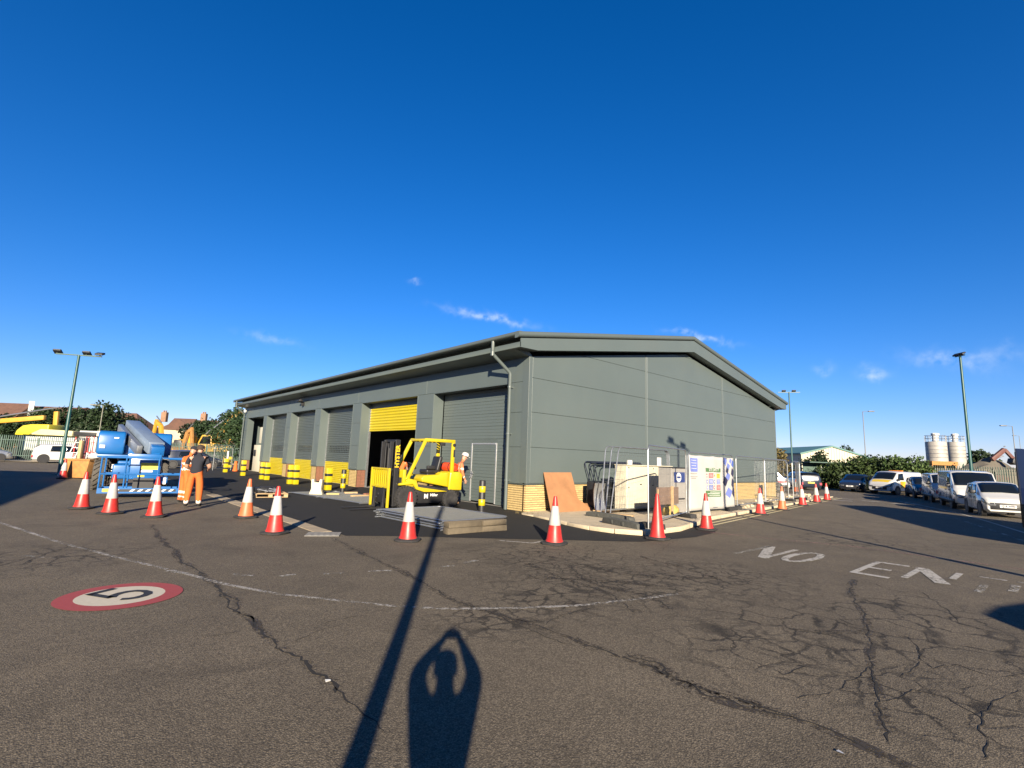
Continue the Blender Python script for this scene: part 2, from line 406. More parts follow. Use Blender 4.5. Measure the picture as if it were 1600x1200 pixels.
# pavement with kerb stones along the gable
KERB = [(-.06, -.12), (-.55, -.5), (-.62, -1.1), (-.85, -2.0), (-1.22, -3.0), (-1.38, -3.9), (-1.3, -4.6), (-.95, -5.18), (.62, -5.2), (2.55, -4.72), (3.3, -4.35), (8, -3.75), (14, -2.95), (20, -2.2), (26.5, -1.35), (26.5, 0), (0, 0)]
pz = lambda x, y: .02 + .0178*max(0, -y)          # the paving rises gently from the wall to the kerb
def GP(px, py):
    z = .05
    for _ in range(6): q = G(px, py, z); z = pz(q.x, q.y)
    return q
pv = MB(); n_k = len(KERB)
pv.add([(x, y, pz(x, y)) for x, y in KERB] + [(x, y, -.02) for x, y in KERB], [tuple(range(n_k))] + [(i, n_k+i, n_k+(i+1) % n_k, (i+1) % n_k) for i in range(n_k)])
pav = pv.build('pavement', CONC, kind='structure', smooth=0)
fix_up(sheet('side_paving', [(21.3, .02), (26.5, .02), (27.5, 9), (21.3, 9)], .02, CONC))
def poly_walk(pts, step):
    out = []
    for a, b in zip(pts[:-1], pts[1:]):
        a, b = Vector((*a, 0)), Vector((*b, 0)); L = (b-a).length; n = max(1, round(L/step))
        out += [(a.lerp(b, i/n), a.lerp(b, (i+1)/n)) for i in range(n)]
    return out
for a, b in poly_walk(KERB[:15], .9):
    d = (b-a).normalized(); L = (b-a).length - .012
    m_ = (a+b)/2; kb = MB(); kb.box((0, -.07, -.02), (L, .075, pz(m_.x, m_.y)+.012 + random.uniform(-.005, .005)))
    o = kb.build('kerb_stone', CONC, pav, bevel=.015, seg=2); o.location = a + d*.006; o.rotation_euler.z = math.atan2(d.y, d.x)

# ------------------------------------------------------------------ road paint
def worn(name, col, keep=.5, sc=14):
    m = bpy.data.materials.new(name); m.use_nodes = True; t = m.node_tree; N = t.nodes; L = t.links
    b = N['Principled BSDF']; b.inputs['Roughness'].default_value = .75
    co = N.new('ShaderNodeTexCoord')
    n = N.new('ShaderNodeTexNoise'); n.inputs['Scale'].default_value = sc; n.inputs['Detail'].default_value = 9; n.inputs['Roughness'].default_value = .78
    L.new(co.outputs['Object'], n.inputs['Vector'])
    n2 = N.new('ShaderNodeTexNoise'); n2.inputs['Scale'].default_value = 1.7; n2.inputs['Detail'].default_value = 3; L.new(co.outputs['Object'], n2.inputs['Vector'])
    mr = N.new('ShaderNodeMapRange'); c = 1 - keep
    s = fmath('ADD', fmath('MULTIPLY', n.outputs[0], .7, t), fmath('MULTIPLY', n2.outputs[0], .3, t), t)
    lo = .5 + (c - .5) * .55
    mr.inputs[1].default_value = lo - .05; mr.inputs[2].default_value = lo + .05; L.new(s, mr.inputs[0])
    tr = N.new('ShaderNodeBsdfTransparent'); ms = N.new('ShaderNodeMixShader')
    v = N.new('ShaderNodeMapRange'); v.inputs[3].default_value = .7; v.inputs[4].default_value = 1.15; L.new(n.outputs[0], v.inputs[0])
    mm = N.new('ShaderNodeMix'); mm.data_type = 'RGBA'; mm.blend_type = 'MULTIPLY'; mm.inputs['Factor'].default_value = 1; mm.inputs['A'].default_value = (col[0]*.72, col[1]*.72, col[2]*.72, 1)
    cc = N.new('ShaderNodeCombineColor'); [L.new(v.outputs[0], cc.inputs[i]) for i in range(3)]
    L.new(cc.outputs[0], mm.inputs['B']); L.new(mm.outputs['Result'], b.inputs['Base Color'])
    L.new(mr.outputs[0], ms.inputs[0]); L.new(tr.outputs[0], ms.inputs[1]); L.new(b.outputs[0], ms.inputs[2])
    L.new(ms.outputs[0], N['Material Output'].inputs[0])
    return m
W_GOOD = worn('road_paint_white', (.47, .445, .39), .60); W_MID = worn('road_paint_worn', (.42, .40, .35), .47); W_BAD = worn('road_paint_faded', (.40, .37, .33), .33, 18)
STAIN = worn('crack_grime', (.050, .039, .027), .42, 16)
Y_LINE = worn('road_paint_yellow', (.70, .60, .33), .86); R_LINE = worn('road_paint_red', (.38, .06, .055), .95, 22); K_PAINT = worn('road_paint_black', (.02, .02, .022), .95, 22)
R_FADE = worn('road_paint_red_faded', (.38, .20, .18), .5, 20); W_DISC = worn('road_paint_disc', (.62, .56, .44), .86, 16)
def ribbon(pts, w, z, m, name='road_line', kind='structure', parent=None):
    pts = [Vector((p[0], p[1], z)) for p in pts]; b = MB(); vs = []; fs = []
    ws = w if isinstance(w, list) else [w]*len(pts)
    for i, p in enumerate(pts):
        d = (pts[min(i+1, len(pts)-1)] - pts[max(0, i-1)]).normalized(); n = Vector((-d.y, d.x, 0))
        vs += [p + n*ws[i]/2, p - n*ws[i]/2]
    for i in range(len(pts)-1): fs.append((2*i, 2*i+1, 2*i+3, 2*i+2))
    b.add(vs, fs); o = b.build(name, m, parent, kind=kind, smooth=0)
    return fix_up(o)
px_ = lambda *ps: [G(*p) for p in ps]
W_LINE = worn('road_paint_curve', (.40, .375, .33), .50, 15)
ribbon(px_((-60,805),(0,817),(100,850),(190,873),(283,895),(355,914),(430,928),(540,940),(620,948),(700,952),(800,951),(900,947),(1020,934),(1060,928)), .075, .006, W_LINE)
for a, b in [((262,892),(292,897)),((362,898),(396,900)),((437,901),(462,898)),((505,897),(540,896)),((575,893),(612,892)),((690,886),(712,884)),((723,880),(746,876)),((30,868),(66,872))]:
    ribbon(px_(a, b), .09, .0065, W_MID, 'dashed_line')
ribbon(px_((780,845),(832,849)), .07, .007, W_GOOD, 'white_line'); ribbon(px_((832,849),(866,843)), .07, .0075, W_GOOD, 'white_line')
ribbon(px_((1110,832),(1215,843),(1325,853),(1480,874),(1600,890),(1700,905)), .07, .006, R_FADE, 'red_line')
ribbon(px_((1230,808),(1300,813)), .1, .006, W_BAD, 'faded_line')
ribbon(px_((1197,903),(1290,884)), .1, .006, W_BAD, 'faded_line')
ribbon([(2.9,-4.78),(8,-4.1),(14,-3.3),(20,-2.53),(26,-1.8)], .085, .006, Y_LINE, 'yellow_line'); ribbon([(2.9,-5.03),(8,-4.35),(14,-3.55),(20,-2.78),(26,-2.05)], .085, .006, Y_LINE, 'yellow_line')
for a, b, wd in [((1308,778.5),(1332,780.5),.28),((1303,781.5),(1332,783.2),.28),((1347,782.5),(1375,784.4),.4),((1394,786.5),(1412,788.2),.4),((1415,786),(1440,788.5),.3)]:
    ribbon(px_(a, b), wd, .006, W_GOOD, 'lane_dash')
ribbon(px_((1432,791.5),(1462,800),(1510,815.5),(1560,832),(1600,846),(1680,872)), .10, .006, W_MID, 'bay_line')
ribbon(px_((1402,783),(1445,791),(1503,803.5),(1540,814),(1600,832.5),(1680,858)), .10, .0065, W_GOOD, 'bay_line')
ribbon(px_((1540,808),(1600,812)), .09, .006, W_MID, 'bay_line')

# speed roundel
rc = Vector((-11.06, -4.89, 0))
ru = thing('speed_roundel', 'red and white painted circle with a black 5 on the asphalt', 'road marking', rc); ru['kind'] = 'structure'
def ring(r0, r1, z, n=56):
    b = MB(); vs = []; fs = []
    for k in range(n):
        t = 2*math.pi*k/n; vs += [(r0*math.cos(t), r0*math.sin(t), z), (r1*math.cos(t), r1*math.sin(t), z)]
    for k in range(n): fs.append((2*k, 2*k+1, (2*k+3) % (2*n), (2*k+2) % (2*n)))
    return b.add(vs, fs)
fix_up(ring(.425, .605, .006).build('red_ring', R_LINE, ru, smooth=0))
b = MB(); b.add([(.425*math.cos(2*math.pi*k/56), .425*math.sin(2*math.pi*k/56), .006) for k in range(56)], [tuple(range(56))]); fix_up(b.build('white_disc', W_DISC, ru, smooth=0))
fv = MB(); U = Vector((-.555, .832, 0)); Rr = Vector((.832, .555, 0))
def uv(a, b): v = Rr*a + U*b; return (v.x, v.y, .010)
def stroke(mb, pts, wd):
    pts = [Vector((*p, 0)) for p in pts]; vs = []; fs = []
    for i, p in enumerate(pts):
        d = (pts[min(i+1,len(pts)-1)] - pts[max(0,i-1)]).normalized(); n = Vector((-d.y, d.x, 0))
        vs += [p + n*wd/2, p - n*wd/2]
    for i in range(len(pts)-1): fs.append((2*i, 2*i+1, 2*i+3, 2*i+2))
    mb.add([uv(v.x, v.y) for v in vs], fs)
stroke(fv, [(-.135, .335), (.19, .335)], .085)
stroke(fv, [(-.10, .33), (-.115, -.005)], .085)
stroke(fv, [(-.115, .0), (-.03, .065), (.06, .085), (.14, .07), (.20, .02), (.225, -.06), (.205, -.15), (.15, -.215), (.07, -.245), (-.02, -.24), (-.08, -.205), (-.12, -.15)], .088)
fix_up(fv.build('digit', K_PAINT, ru, smooth=0))

# NO ENTRY, read by drivers heading along the gable
def letter(strokes, y0, wd, x0=-1.42, x1=.32, m=W_GOOD, name='road_letter'):
    b = MB(); W = .62
    for (a, c, wid) in strokes:
        p = Vector((x0 + a[1]*(x1-x0), y0 - a[0]*wd, 0)); q = Vector((x0 + c[1]*(x1-x0), y0 - c[0]*wd, 0))
        d = (q-p).normalized(); n = Vector((-d.y, d.x, 0))*wid/2
        z = .0070 + .0004*len(b.f)
        b.add([p+n+Vector((0,0,z)), p-n+Vector((0,0,z)), q-n+Vector((0,0,z)), q+n+Vector((0,0,z))], [(0,1,2,3)])
    o = b.build(name, m, kind='structure', smooth=0)
    for pl in o.data.polygons:
        pass
    return o
n_ = .10; vW = .16
letter([((.06,0),(.06,1),n_)], -7.62, .62, m=W_MID); letter([((.08,.97),(.92,.03),.2),((.94,0),(.94,1),n_)], -7.62, .60, m=W_GOOD)
O = [(.5+.42*math.cos(t), .5+.44*math.sin(t)) for t in np.linspace(0, 2*math.pi, 15)]
letter([(O[i], O[i+1], .13) for i in range(14)], -8.36, .50, m=W_GOOD)
letter([((.08,0),(.08,1),n_),((.05,.97),(.95,.97),.15),((.05,.5),(.75,.5),.14),((.05,.03),(1,.03),.15)], -9.62, .55, m=W_GOOD)
letter([((.06,.1),(.06,1),n_),((.08,.97),(.92,.1),.2)], -10.28, .58, -1.25, .32, m=W_GOOD); letter([((.94,.55),(.94,1),n_)], -10.28, .6, m=W_GOOD)
letter([((.2,.97),(.9,.97),.10),((.5,.05),(.5,.5),n_)], -11.0, .5, m=W_MID)
letter([((.06,.35),(.06,.75),n_*1.1),((.05,.97),(.7,.97),.10)], -11.55, .55, m=W_MID)
letter([((0,1),(.5,.5),n_),((1,1),(.5,.5),n_),((.5,.5),(.5,0),n_)], -12.25, .5, m=W_MID)

# ------------------------------------------------------------------ long open cracks
CRK = mat('crack_fill', (.012, .010, .008), .95, 0, .3, 20)
def crack(pix, wd, jit=.035, sub=16, grime=0.0):
    pts = px_(*pix); out = []; ws = []
    for a, b in zip(pts[:-1], pts[1:]):
        L = (b-a).length; n = max(2, int(L*sub))
        for i in range(n): out.append(a.lerp(b, i/n))
    out.append(pts[-1]); res = []
    for i, p in enumerate(out):
        q = Vector((p.x*2.3, p.y*2.3, 3.1)); j = Vector((mnoise.noise(q*1.7), mnoise.noise(q*1.7 + Vector((9, 4, 2))), 0))*jit*1.7
        j += Vector((random.uniform(-1, 1), random.uniform(-1, 1), 0))*jit*.45
        res.append(p + j); ws.append(wd*max(.12, .55 + .75*mnoise.noise(q*3.3 + Vector((5, 5, 5))) + random.uniform(-.25, .25)))
    ws[0] *= .2; ws[-1] *= .2
    if grime: ribbon([r for r in res[::4]], [grime*(.6+.8*abs(mnoise.noise(Vector((r.x, r.y, 7))))) for r in res[::4]], .0026, STAIN, 'crack_grime')
    ribbon(res, ws, .0032, CRK, 'road_crack')
crack([(235,820),(262,850),(290,880),(318,900),(345,920),(372,945),(390,970),(418,995),(440,1010),(480,1045),(512,1068),(520,1085)], .04, .045, grime=.14)
crack([(345,925),(360,948),(385,962),(402,985)], .03, .04); crack([(512,1068),(545,1100),(585,1130),(600,1150)], .018, .03); crack([(440,1010),(500,985),(535,975)], .012, .03)
crack([(320,995),(400,985)], .012, .02); crack([(500,975),(560,962)], .012, .02)
crack([(520,840),(560,862),(610,885),(660,910),(700,935),(750,952),(800,967),(860,985),(930,1010),(1000,1037),(1100,1075),(1200,1107),(1290,1140),(1380,1180),(1420,1200)], .028, .03, grime=.16)
crack([(980,1020),(1040,1045),(1110,1085),(1190,1110),(1250,1125)], .03, .05, grime=.22); crack([(760,955),(850,995),(930,1018)], .018, .03)
crack([(1335,905),(1328,925),(1345,955),(1357,985),(1360,1020),(1362,1050),(1372,1090),(1378,1130),(1390,1165)], .026, .03, grime=.14)
crack([(1357,985),(1330,975),(1310,965)], .012, .03); crack([(1362,1040),(1300,1085),(1240,1090)], .012, .03); crack([(1372,1095),(1430,1080),(1480,1090),(1530,1120),(1545,1190)], .016, .03)
crack([(1345,905),(1400,925),(1440,925),(1475,950),(1500,975),(1600,1000)], .012, .03); crack([(1430,1010),(1450,1045),(1500,1040),(1560,1060),(1600,1052)], .014, .03)
crack([(1420,995),(1440,1030),(1410,1060)], .012, .03); crack([(1530,1120),(1575,1090),(1600,1080)], .014, .03)
crack([(30,885),(60,870),(95,860),(110,850)], .012, .04); crack([(0,905),(40,900),(90,905),(130,890)], .012, .04)
crack([(1060,840),(1020,870),(940,880),(820,885)], .010, .04); crack([(820,900),(900,905),(1000,912),(1080,925)], .03, .06, grime=.25); crack([(860,870),(960,895),(1060,905),(1150,900)], .025, .06, grime=.2)
crack([(1470,850),(1500,870),(1530,872)], .014, .04); crack([(1430,835),(1470,855)], .01, .03)
# small litter on the road
for i, (x, y, c, s) in enumerate([(512,1065,'folded white paper scrap by the long crack','paper scrap'),(1313,1178,'white paper scrap in the broken asphalt','paper scrap')]):
    b = MB(); b.add([(-.02,-.012,0),(.022,-.01,0),(.02,.013,.004),(-.018,.012,.012),(-.02,-.012,.006),(.022,-.01,.008)], [(0,1,2,3),(4,5,2,3)])
    o = b.build('paper_scrap', TAPEW, shell=True); q = G(x, y); o.location = (q.x, q.y, .005); o.rotation_euler.z = i*1.1; tag(o, c, s)

crack([(880,880),(930,915),(1010,930),(1050,950)], .022, .06, grime=.2); crack([(830,880),(880,905),(960,930),(990,960)], .02, .06, grime=.18); crack([(1230,980),(1290,990),(1350,985)], .02, .04, grime=.15)
crack([(800,965),(850,975),(900,955),(960,945)], .016, .05, grime=.12); crack([(1000,870),(1080,890),(1150,915),(1180,905)], .018, .05, grime=.15); crack([(1195,1040),(1225,1055),(1260,1040)], .014, .03)
# ================================================================== THE WAREHOUSE
W, LEN = 21.2, 35.5
wh = thing('warehouse', 'grey panel clad warehouse with yellow and grey roller doors on a buff brick plinth', 'warehouse')
ztop = lambda x: 5.28 + .172*min(x, W-x)
# inner shell: four walls, floor
sh = MB()
sh.prism([(0.1,0),(W-.1,0),(W-.1,ztop(W-.1)),(W/2,ztop(W/2)),(.1,ztop(.1))], .06, .25)
sh.prism([(0.1,0),(W-.1,0),(W-.1,ztop(W-.1)),(W/2,ztop(W/2)),(.1,ztop(.1))], LEN-.25, LEN-.05)
sh.box((W-.3, .25, 0), (W-.1, LEN-.25, 5.25))
sh.build('wall', GREY, wh, smooth=0)
fl = MB(); fl.box((.45, .25, -.05), (W-.3, LEN-.25, .012)); fl.build('floor_slab', CONCD, wh, smooth=0)
ins = MB(); ins.box((9.5, .3, .012), (9.6, LEN-.3, 5.6)); ins.build('partition', DARK, wh, smooth=0)
# gable cladding: horizontal panels in three columns
def clip_poly(x0, x1, z0, z1):
    """panel outline cut off by the sloping soffit"""
    pts = [(x0, z0), (x1, z0)]
    top = []
    xs = sorted({x0, x1, *( [W/2] if x0 < W/2 < x1 else [] ), *[x for x in (((z1-5.28)/.172), W-((z1-5.28)/.172)) if x0 < x < x1]})
    for x in reversed(xs): top.append((x, min(z1, ztop(x))))
    if all(t[1] <= z0 + .02 for t in top): return None
    out = pts + [t for t in top if t[1] > z0 + 1e-4]
    if len(out) < 3: return None
    # cut the bottom corners where the roof dips under the panel's lower edge
    fx = []
    for (x, z) in out:
        if z == z0 and ztop(x) < z0:
            xx = (z0-5.28)/.172
            x = xx if x < W/2 else W-xx
        fx.append((x, z))
    return fx
zs = [.94, 2.15, 3.35, 4.55, 5.75, 6.95, 8.0]
cols = [(.16, 7.05), (7.17, 14.19), (14.31, W-.16)]
def panel(poly, m=GREY):
    b = MB(); b.prism(poly, 0.0, .05); return b.build('cladding_panel', m, wh, bevel=.006, seg=1, smooth=25)
for (x0, x1) in cols:
    for z0, z1 in zip(zs[:-1], zs[1:]):
        p = clip_poly(x0+.004, x1-.004, z0+.0045, z1-.0045)
        if p: panel(p)
for x in (7.11, 14.25):
    b = MB(); b.box((x-.05, -.006, .945), (x+.05, .05, ztop(x)-.01)); b.build('joint_cover', GREY, wh, bevel=.003, seg=1)
for x in (.08, W-.08):
    b = MB()
    if x < 1: b.prism([(-.012,-.012),(.155,-.012),(.155,.05),(.05,.05),(.05,.30),(-.012,.30)], .94, ztop(.05), 'z')
    else: b.prism([(W-.155,-.012),(W+.012,-.012),(W+.012,.3),(W-.05,.3),(W-.05,.05),(W-.155,.05)], .94, ztop(.05), 'z')
    b.build('corner_trim', GREYD, wh, bevel=.004, seg=1)
# drip flashing along the foot of the cladding (gable, then short return)
b = MB(); b.box((-.02, -.035, .905), (W+.02, .06, .935)); b.build('drip_flashing', GREYD, wh, bevel=.004, seg=1)

# brick plinth
BW, BH, J = .210, .059, .015
mo = MB(); mo.box((.055, .062, 0), (W-.05, .2, .905)); mo.build('mortar_bed', MORT, wh, smooth=0)
bb = MB(); bb.box((0, 0, 0), (BW, .1, BH)); bproto = bb.build('brick', BUFF, wh, bevel=.004, seg=1, smooth=0)
bme = bproto.data
h0 = MB(); h0.box((0, 0, 0), (BW/2-.005, .1, BH)); hb = h0.build('brick', BUFF, wh, bevel=.004, seg=1, smooth=0); hme = hb.data
bproto.location = (.035, .035, 0.01); hb.location = (.035, .035, .01 + .075)
rest = MB(); nb = 2
for c in range(12):
    z = .01 + c*.075; x = .035 + (0 if c % 2 == 0 else BW/2 + .0075); first = True
    while x < W - .25:
        if nb < 300 and x < 5.6:
            if not (c == 0 and first):
                o = put('brick', bme, wh); o.location = (x, .035 + random.uniform(-.002, .002), z); nb += 1
        else: rest.box((x, .035, z), (x+BW, .09, z+BH))
        if first and c % 2 == 1 and c != 1:
            if nb < 300: o = put('brick', hme, wh); o.location = (.035, .035, z); nb += 1
            else: rest.box((.035, .035, z), (.035+BW/2-.005, .09, z+BH))
        x += BW + J; first = False
pier_edges = [(.0, 1.09), (5.89, 7.24), (12.82, 13.92), (18.42, 19.35), (23.77, 24.69), (29.21, 30.02), (34.5, LEN)]
REV = .5
red = MB()
for i, (y0, y1) in enumerate(pier_edges):
    a = y0 + (.05 if i else .14); e = y1 - .05
    mo2 = MB(); mo2.box((.06, a, 0), (REV, e, .905)); mo2.build('mortar_bed', MORT, wh, smooth=0)
    for c in range(12):
        z = .01 + c*.075; y = a + (0 if c % 2 == 0 else -.11)
        while y < e - .02:
            s0 = max(a, y); s1 = min(e, y+BW)
            if s1 - s0 > .02: rest.box((.035, s0, z), (.09, s1, z+BH))
            y += BW + J
        x = .035
        while x < REV - .05:   # the reveals are red brick
            red.box((x, a-.012, z), (min(x+BW, REV), a+.05, z+BH)); red.box((x, e-.05, z), (min(x+BW, REV), e+.012, z+BH)); x += BW + J
rest.build('brickwork', BUFF, wh, smooth=0, kind='stuff'); red.build('reveal_brickwork', RBRICK, wh, smooth=0, kind='stuff')
lv = MB(); lv.box((18.55, .022, .2), (19.05, .06, .75))
for k in range(8): lv.bar((18.58, .016, .24+k*.062), (19.02, .016, .24+k*.062), .02, .05, (0, -1, .7))
lv.build('air_vent', BLK, wh, smooth=0)

# facade piers and lintel band
HEAD = 4.42
for i, (y0, y1) in enumerate(pier_edges):
    cb = MB(); cb.box((.045, y0 + (.3 if i == 0 else .03), .91), (REV, y1-.03 if i < 6 else y1-.06, HEAD+.02)); cb.build('pier_core', GREYD, wh, smooth=0)
    for z0, z1 in zip([.91, 2.15, 3.35], [2.15, 3.35, HEAD]):
        b = MB(); b.box((0, y0 + (.20 if i == 0 else .045), z0+.004), (.045, y1-.045 if i < 6 else y1-.01, z1-.004)); b.build('cladding_panel', GREY, wh, bevel=.005, seg=1)
    for s, yy in ((0, y0), (1, y1)):                       # corner trims and reveal linings
        if (i == 0 and s == 0) or (i == 6 and s == 1): continue
        b = MB(); ya, yb = (yy, yy+.042) if s == 0 else (yy-.042, yy)
        b.box((-.010, ya, .90), (REV, yb, HEAD-.002 if True else 0)); b.build('reveal_panel', GREY, wh, bevel=.004, seg=1)
    b = MB(); b.box((-.02, y0-.004 if i else .0, .885), (REV, y1+.004 if i < 6 else y1, .899)); b.build('drip_flashing', GREYD, wh, smooth=0)
lc = MB(); lc.box((.046, .3, HEAD+.02), (REV, LEN-.06, 5.24)); lc.build('lintel_core', GREYD, wh, smooth=0)
cuts = [.20, 6.56, 13.37, 18.88, 24.23, 29.6, LEN-.01]
for a, e in zip(cuts[:-1], cuts[1:]):
    b = MB(); b.box((0, a+.02, HEAD+.004), (.046, e-.02, 5.262)); b.build('cladding_panel', GREY, wh, bevel=.005, seg=1)
    if e < 35:
        b = MB(); b.box((-.006, e-.045, HEAD+.004), (.044, e+.045, 5.26)); b.build('joint_cover', GREY, wh, bevel=.003, seg=1)
for (ya, yb) in zip([p[1] for p in pier_edges[:-1]], [p[0] for p in pier_edges[1:]]):
    b = MB(); b.box((-.012, ya, HEAD-.03), (REV+.25, yb, HEAD+.003)); b.build('opening_soffit', GREYD, wh, smooth=0)

# ---------------- doors
def slat_shutter(y0, y1, zb, zt, pitch, m, lower=None, lz=0, x=REV+.02, slots=False):
    rs = bpy.data.objects.new('roller_shutter', None); COL.objects.link(rs); rs.parent = wh
    def proto(mm):
        b = MB(); n = pitch
        pr = [(0,0),(0,n*.1),(-.022,n*.2),(-.03,n*.5),(-.022,n*.82),(0,n*.92),(0,n-.002),(.02,n-.002),(.02,0)]
        b.prism(pr, y0+.03, y1-.03); return b
    z = zb; pr = {}
    while z < zt - .02:
        mm = lower if (lower and z < lz) else m
        if mm.name not in pr: o = pr[mm.name] = proto(mm).build('slat', mm, rs, smooth=50)
        else: o = put('slat', pr[mm.name].data, rs)
        o.location = (x, 0, z); z += pitch
    bt = MB(); bt.box((x-.03, y0+.03, max(zb-.055, .004)), (x+.03, y1-.03, zb-.002)); bt.build('bottom_rail', lower or m, rs, bevel=.006, seg=1)
    for yy in (y0+.002, y1-.062):
        g = MB(); g.box((x-.05, yy, .01), (x+.05, yy+.06, zt+.1)); g.build('guide_rail', GALV, rs, smooth=0)
    if slots:
        v = MB(); n = int((y1-y0-1.0)/.22)
        for r in range(4):
            for k in range(n):
                yy = y0+.5+k*(y1-y0-1.0)/n; zz = zb + (round((1.78-zb)/pitch) + r)*pitch + pitch*.3
                v.box((x-.034, yy, zz), (x-.012, yy+.15, zz+pitch*.42))
        v.build('vision_slots', GLASS, rs, smooth=0, kind='stuff')
    # roller box under the lintel
    bx = MB(); bx.box((x-.02, y0+.045, zt), (x+.35, y1-.045, HEAD-.035)); bx.build('roller_box', GREYD, rs, smooth=0)
    return rs
slat_shutter(13.92, 18.42, .06, 4.1, .105, SHUT, YEL, 1.18, slots=True)
slat_shutter(19.35, 23.77, .06, 4.1, .105, SHUT, YEL, 1.18, slots=True)
slat_shutter(24.69, 29.21, .06, 4.1, .105, SHUT, YEL, 1.18, slots=True)
slat_shutter(7.24, 12.82, 2.98, 4.12, .145, YEL)

# sectional door with a pass door
sd = bpy.data.objects.new('sectional_door', None); COL.objects.link(sd); sd.parent = wh
dx = REV + .02; y0, y1 = 1.13, 5.85
pdY0, pdY1 = 2.22, 3.72; pdZ = 2.28
for k in range(9):
    z0 = .03 + k*.487; z1 = z0 + .483
    def sec(ya, yb, za, zb):
        n = 4; pr = []
        hh = (zb-za)/n
        for q in range(n):
            z_ = za + q*hh; pr += [(0, z_+.012), (0, z_+hh-.010), (.008, z_+hh-.006), (.008, z_+hh+.002 if q < n-1 else zb)]
        pr = [(.008, za)] + pr + [(.05, zb), (.05, za)]
        b = MB(); b.prism(pr, ya, yb); b.build('door_section', GREY, sd, smooth=20); 
    if z0 < pdZ and z1 <= pdZ + .3:
        sec(y0, pdY0-.03, z0, z1); sec(pdY1+.03, y1, z0, z1); sec(pdY0+.03, pdY1-.03, z0+ (.05 if k == 0 else 0), min(z1, pdZ-.03))
        if z1 > pdZ: sec(pdY0-.03, pdY1+.03, pdZ+.03, z1)
    else: sec(y0, y1, z0, z1)
for o in list(sd.children): o.location = (dx, 0, 0)
fr = MB(); fr.box((dx-.02, pdY0-.035, .05), (dx+.03, pdY0+.03, pdZ+.03)); fr.box((dx-.02, pdY1-.03, .05), (dx+.03, pdY1+.035, pdZ+.03)); fr.box((dx-.02, pdY0+.03, pdZ-.03), (dx+.03, pdY1-.03, pdZ+.03))
fr.build('pass_door_frame', ALU, sd, bevel=.004, seg=1)
hn = MB(); hn.box((dx-.035, pdY1-.13, 1.0), (dx-.018, pdY1-.03, 1.2)); hn.tube([(dx-.03, pdY1-.08, 1.12), (dx-.085, pdY1-.08, 1.12), (dx-.085, pdY1-.24, 1.12)], .013); hn.box((dx-.05, pdY1-.1, .94), (dx-.02, pdY1+.05, 1.0))
hn.build('door_handle', ALU, sd, smooth=40)
lt = MB(); lt.box((dx-.01, y0, 4.37), (dx+.3, y1, HEAD-.035)); lt.build('lintel_seal', BLK, sd, smooth=0)
# far bay: open, white fire door and board standing in the opening
fb = MB(); fb.box((.52, 30.05, 0.01), (.60, 31.9, 4.38)); fb.build('side_panel', DARK, wh, smooth=0)
fd = MB(); fd.box((.42, 31.05, .02), (.50, 33.4, 2.15)); fd.build('white_door_leaf', CREAM, wh, bevel=.01)
fd = MB(); fd.box((.44, 31.05, 2.3), (.50, 32.3, 3.6)); fd.build('white_overpanel', CREAM, wh, bevel=.01)
fd = MB(); fd.box((.36, 32.7, 1.25), (.42, 33.15, 1.75)); fd.build('door_plate', BLK, wh, bevel=.01)

# ---------------- roof, eaves and verges
RZ = 5.93; RS = .176
rz = lambda x: RZ + RS*(min(x, W-x) + .8)
rf = MB(); prof = [(-.78, rz(-.78)-.03), (W/2, rz(W/2)-.03), (W+.78, rz(-.78)-.03), (W+.78, rz(-.78)-.15), (W/2, rz(W/2)-.15), (-.78, rz(-.78)-.15)]
rf.prism(prof, -.28, LEN+.3); rf.build('roof', GREYD, wh, smooth=0)
for s in (0, 1):
    fx = (lambda x: x) if s == 0 else (lambda x: W - x)
    g = MB(); pts = [(-.66,5.80),(-.86,5.785),(-.93,5.81),(-.955,5.86),(-.93,5.93),(-.86,5.965),(-.66,5.98)]
    g.prism([(fx(a), c) for a, c in pts], -.36, LEN+.36); g.build('gutter', GREYD, wh, smooth=50)
    f2 = MB(); f2.prism([(fx(a), c) for a, c in [(-.775,5.415),(-.80,5.43),(-.80,5.60),(-.74,5.62),(-.70,5.60),(-.70,5.415)]], -.395, LEN+.395); f2.build('eaves_fascia', GREY, wh, bevel=.004, seg=1)
    so = MB(); so.prism([(fx(a), c) for a, c in [(-.70,5.42),(.0,5.265),(.08,5.265),(.08,5.32),(-.30,5.62),(-.30,5.93),(-.34,5.93),(-.34,5.58),(-.70,5.56)]], -.02, LEN+.02); so.build('eaves_soffit', GREYD, wh, smooth=0)
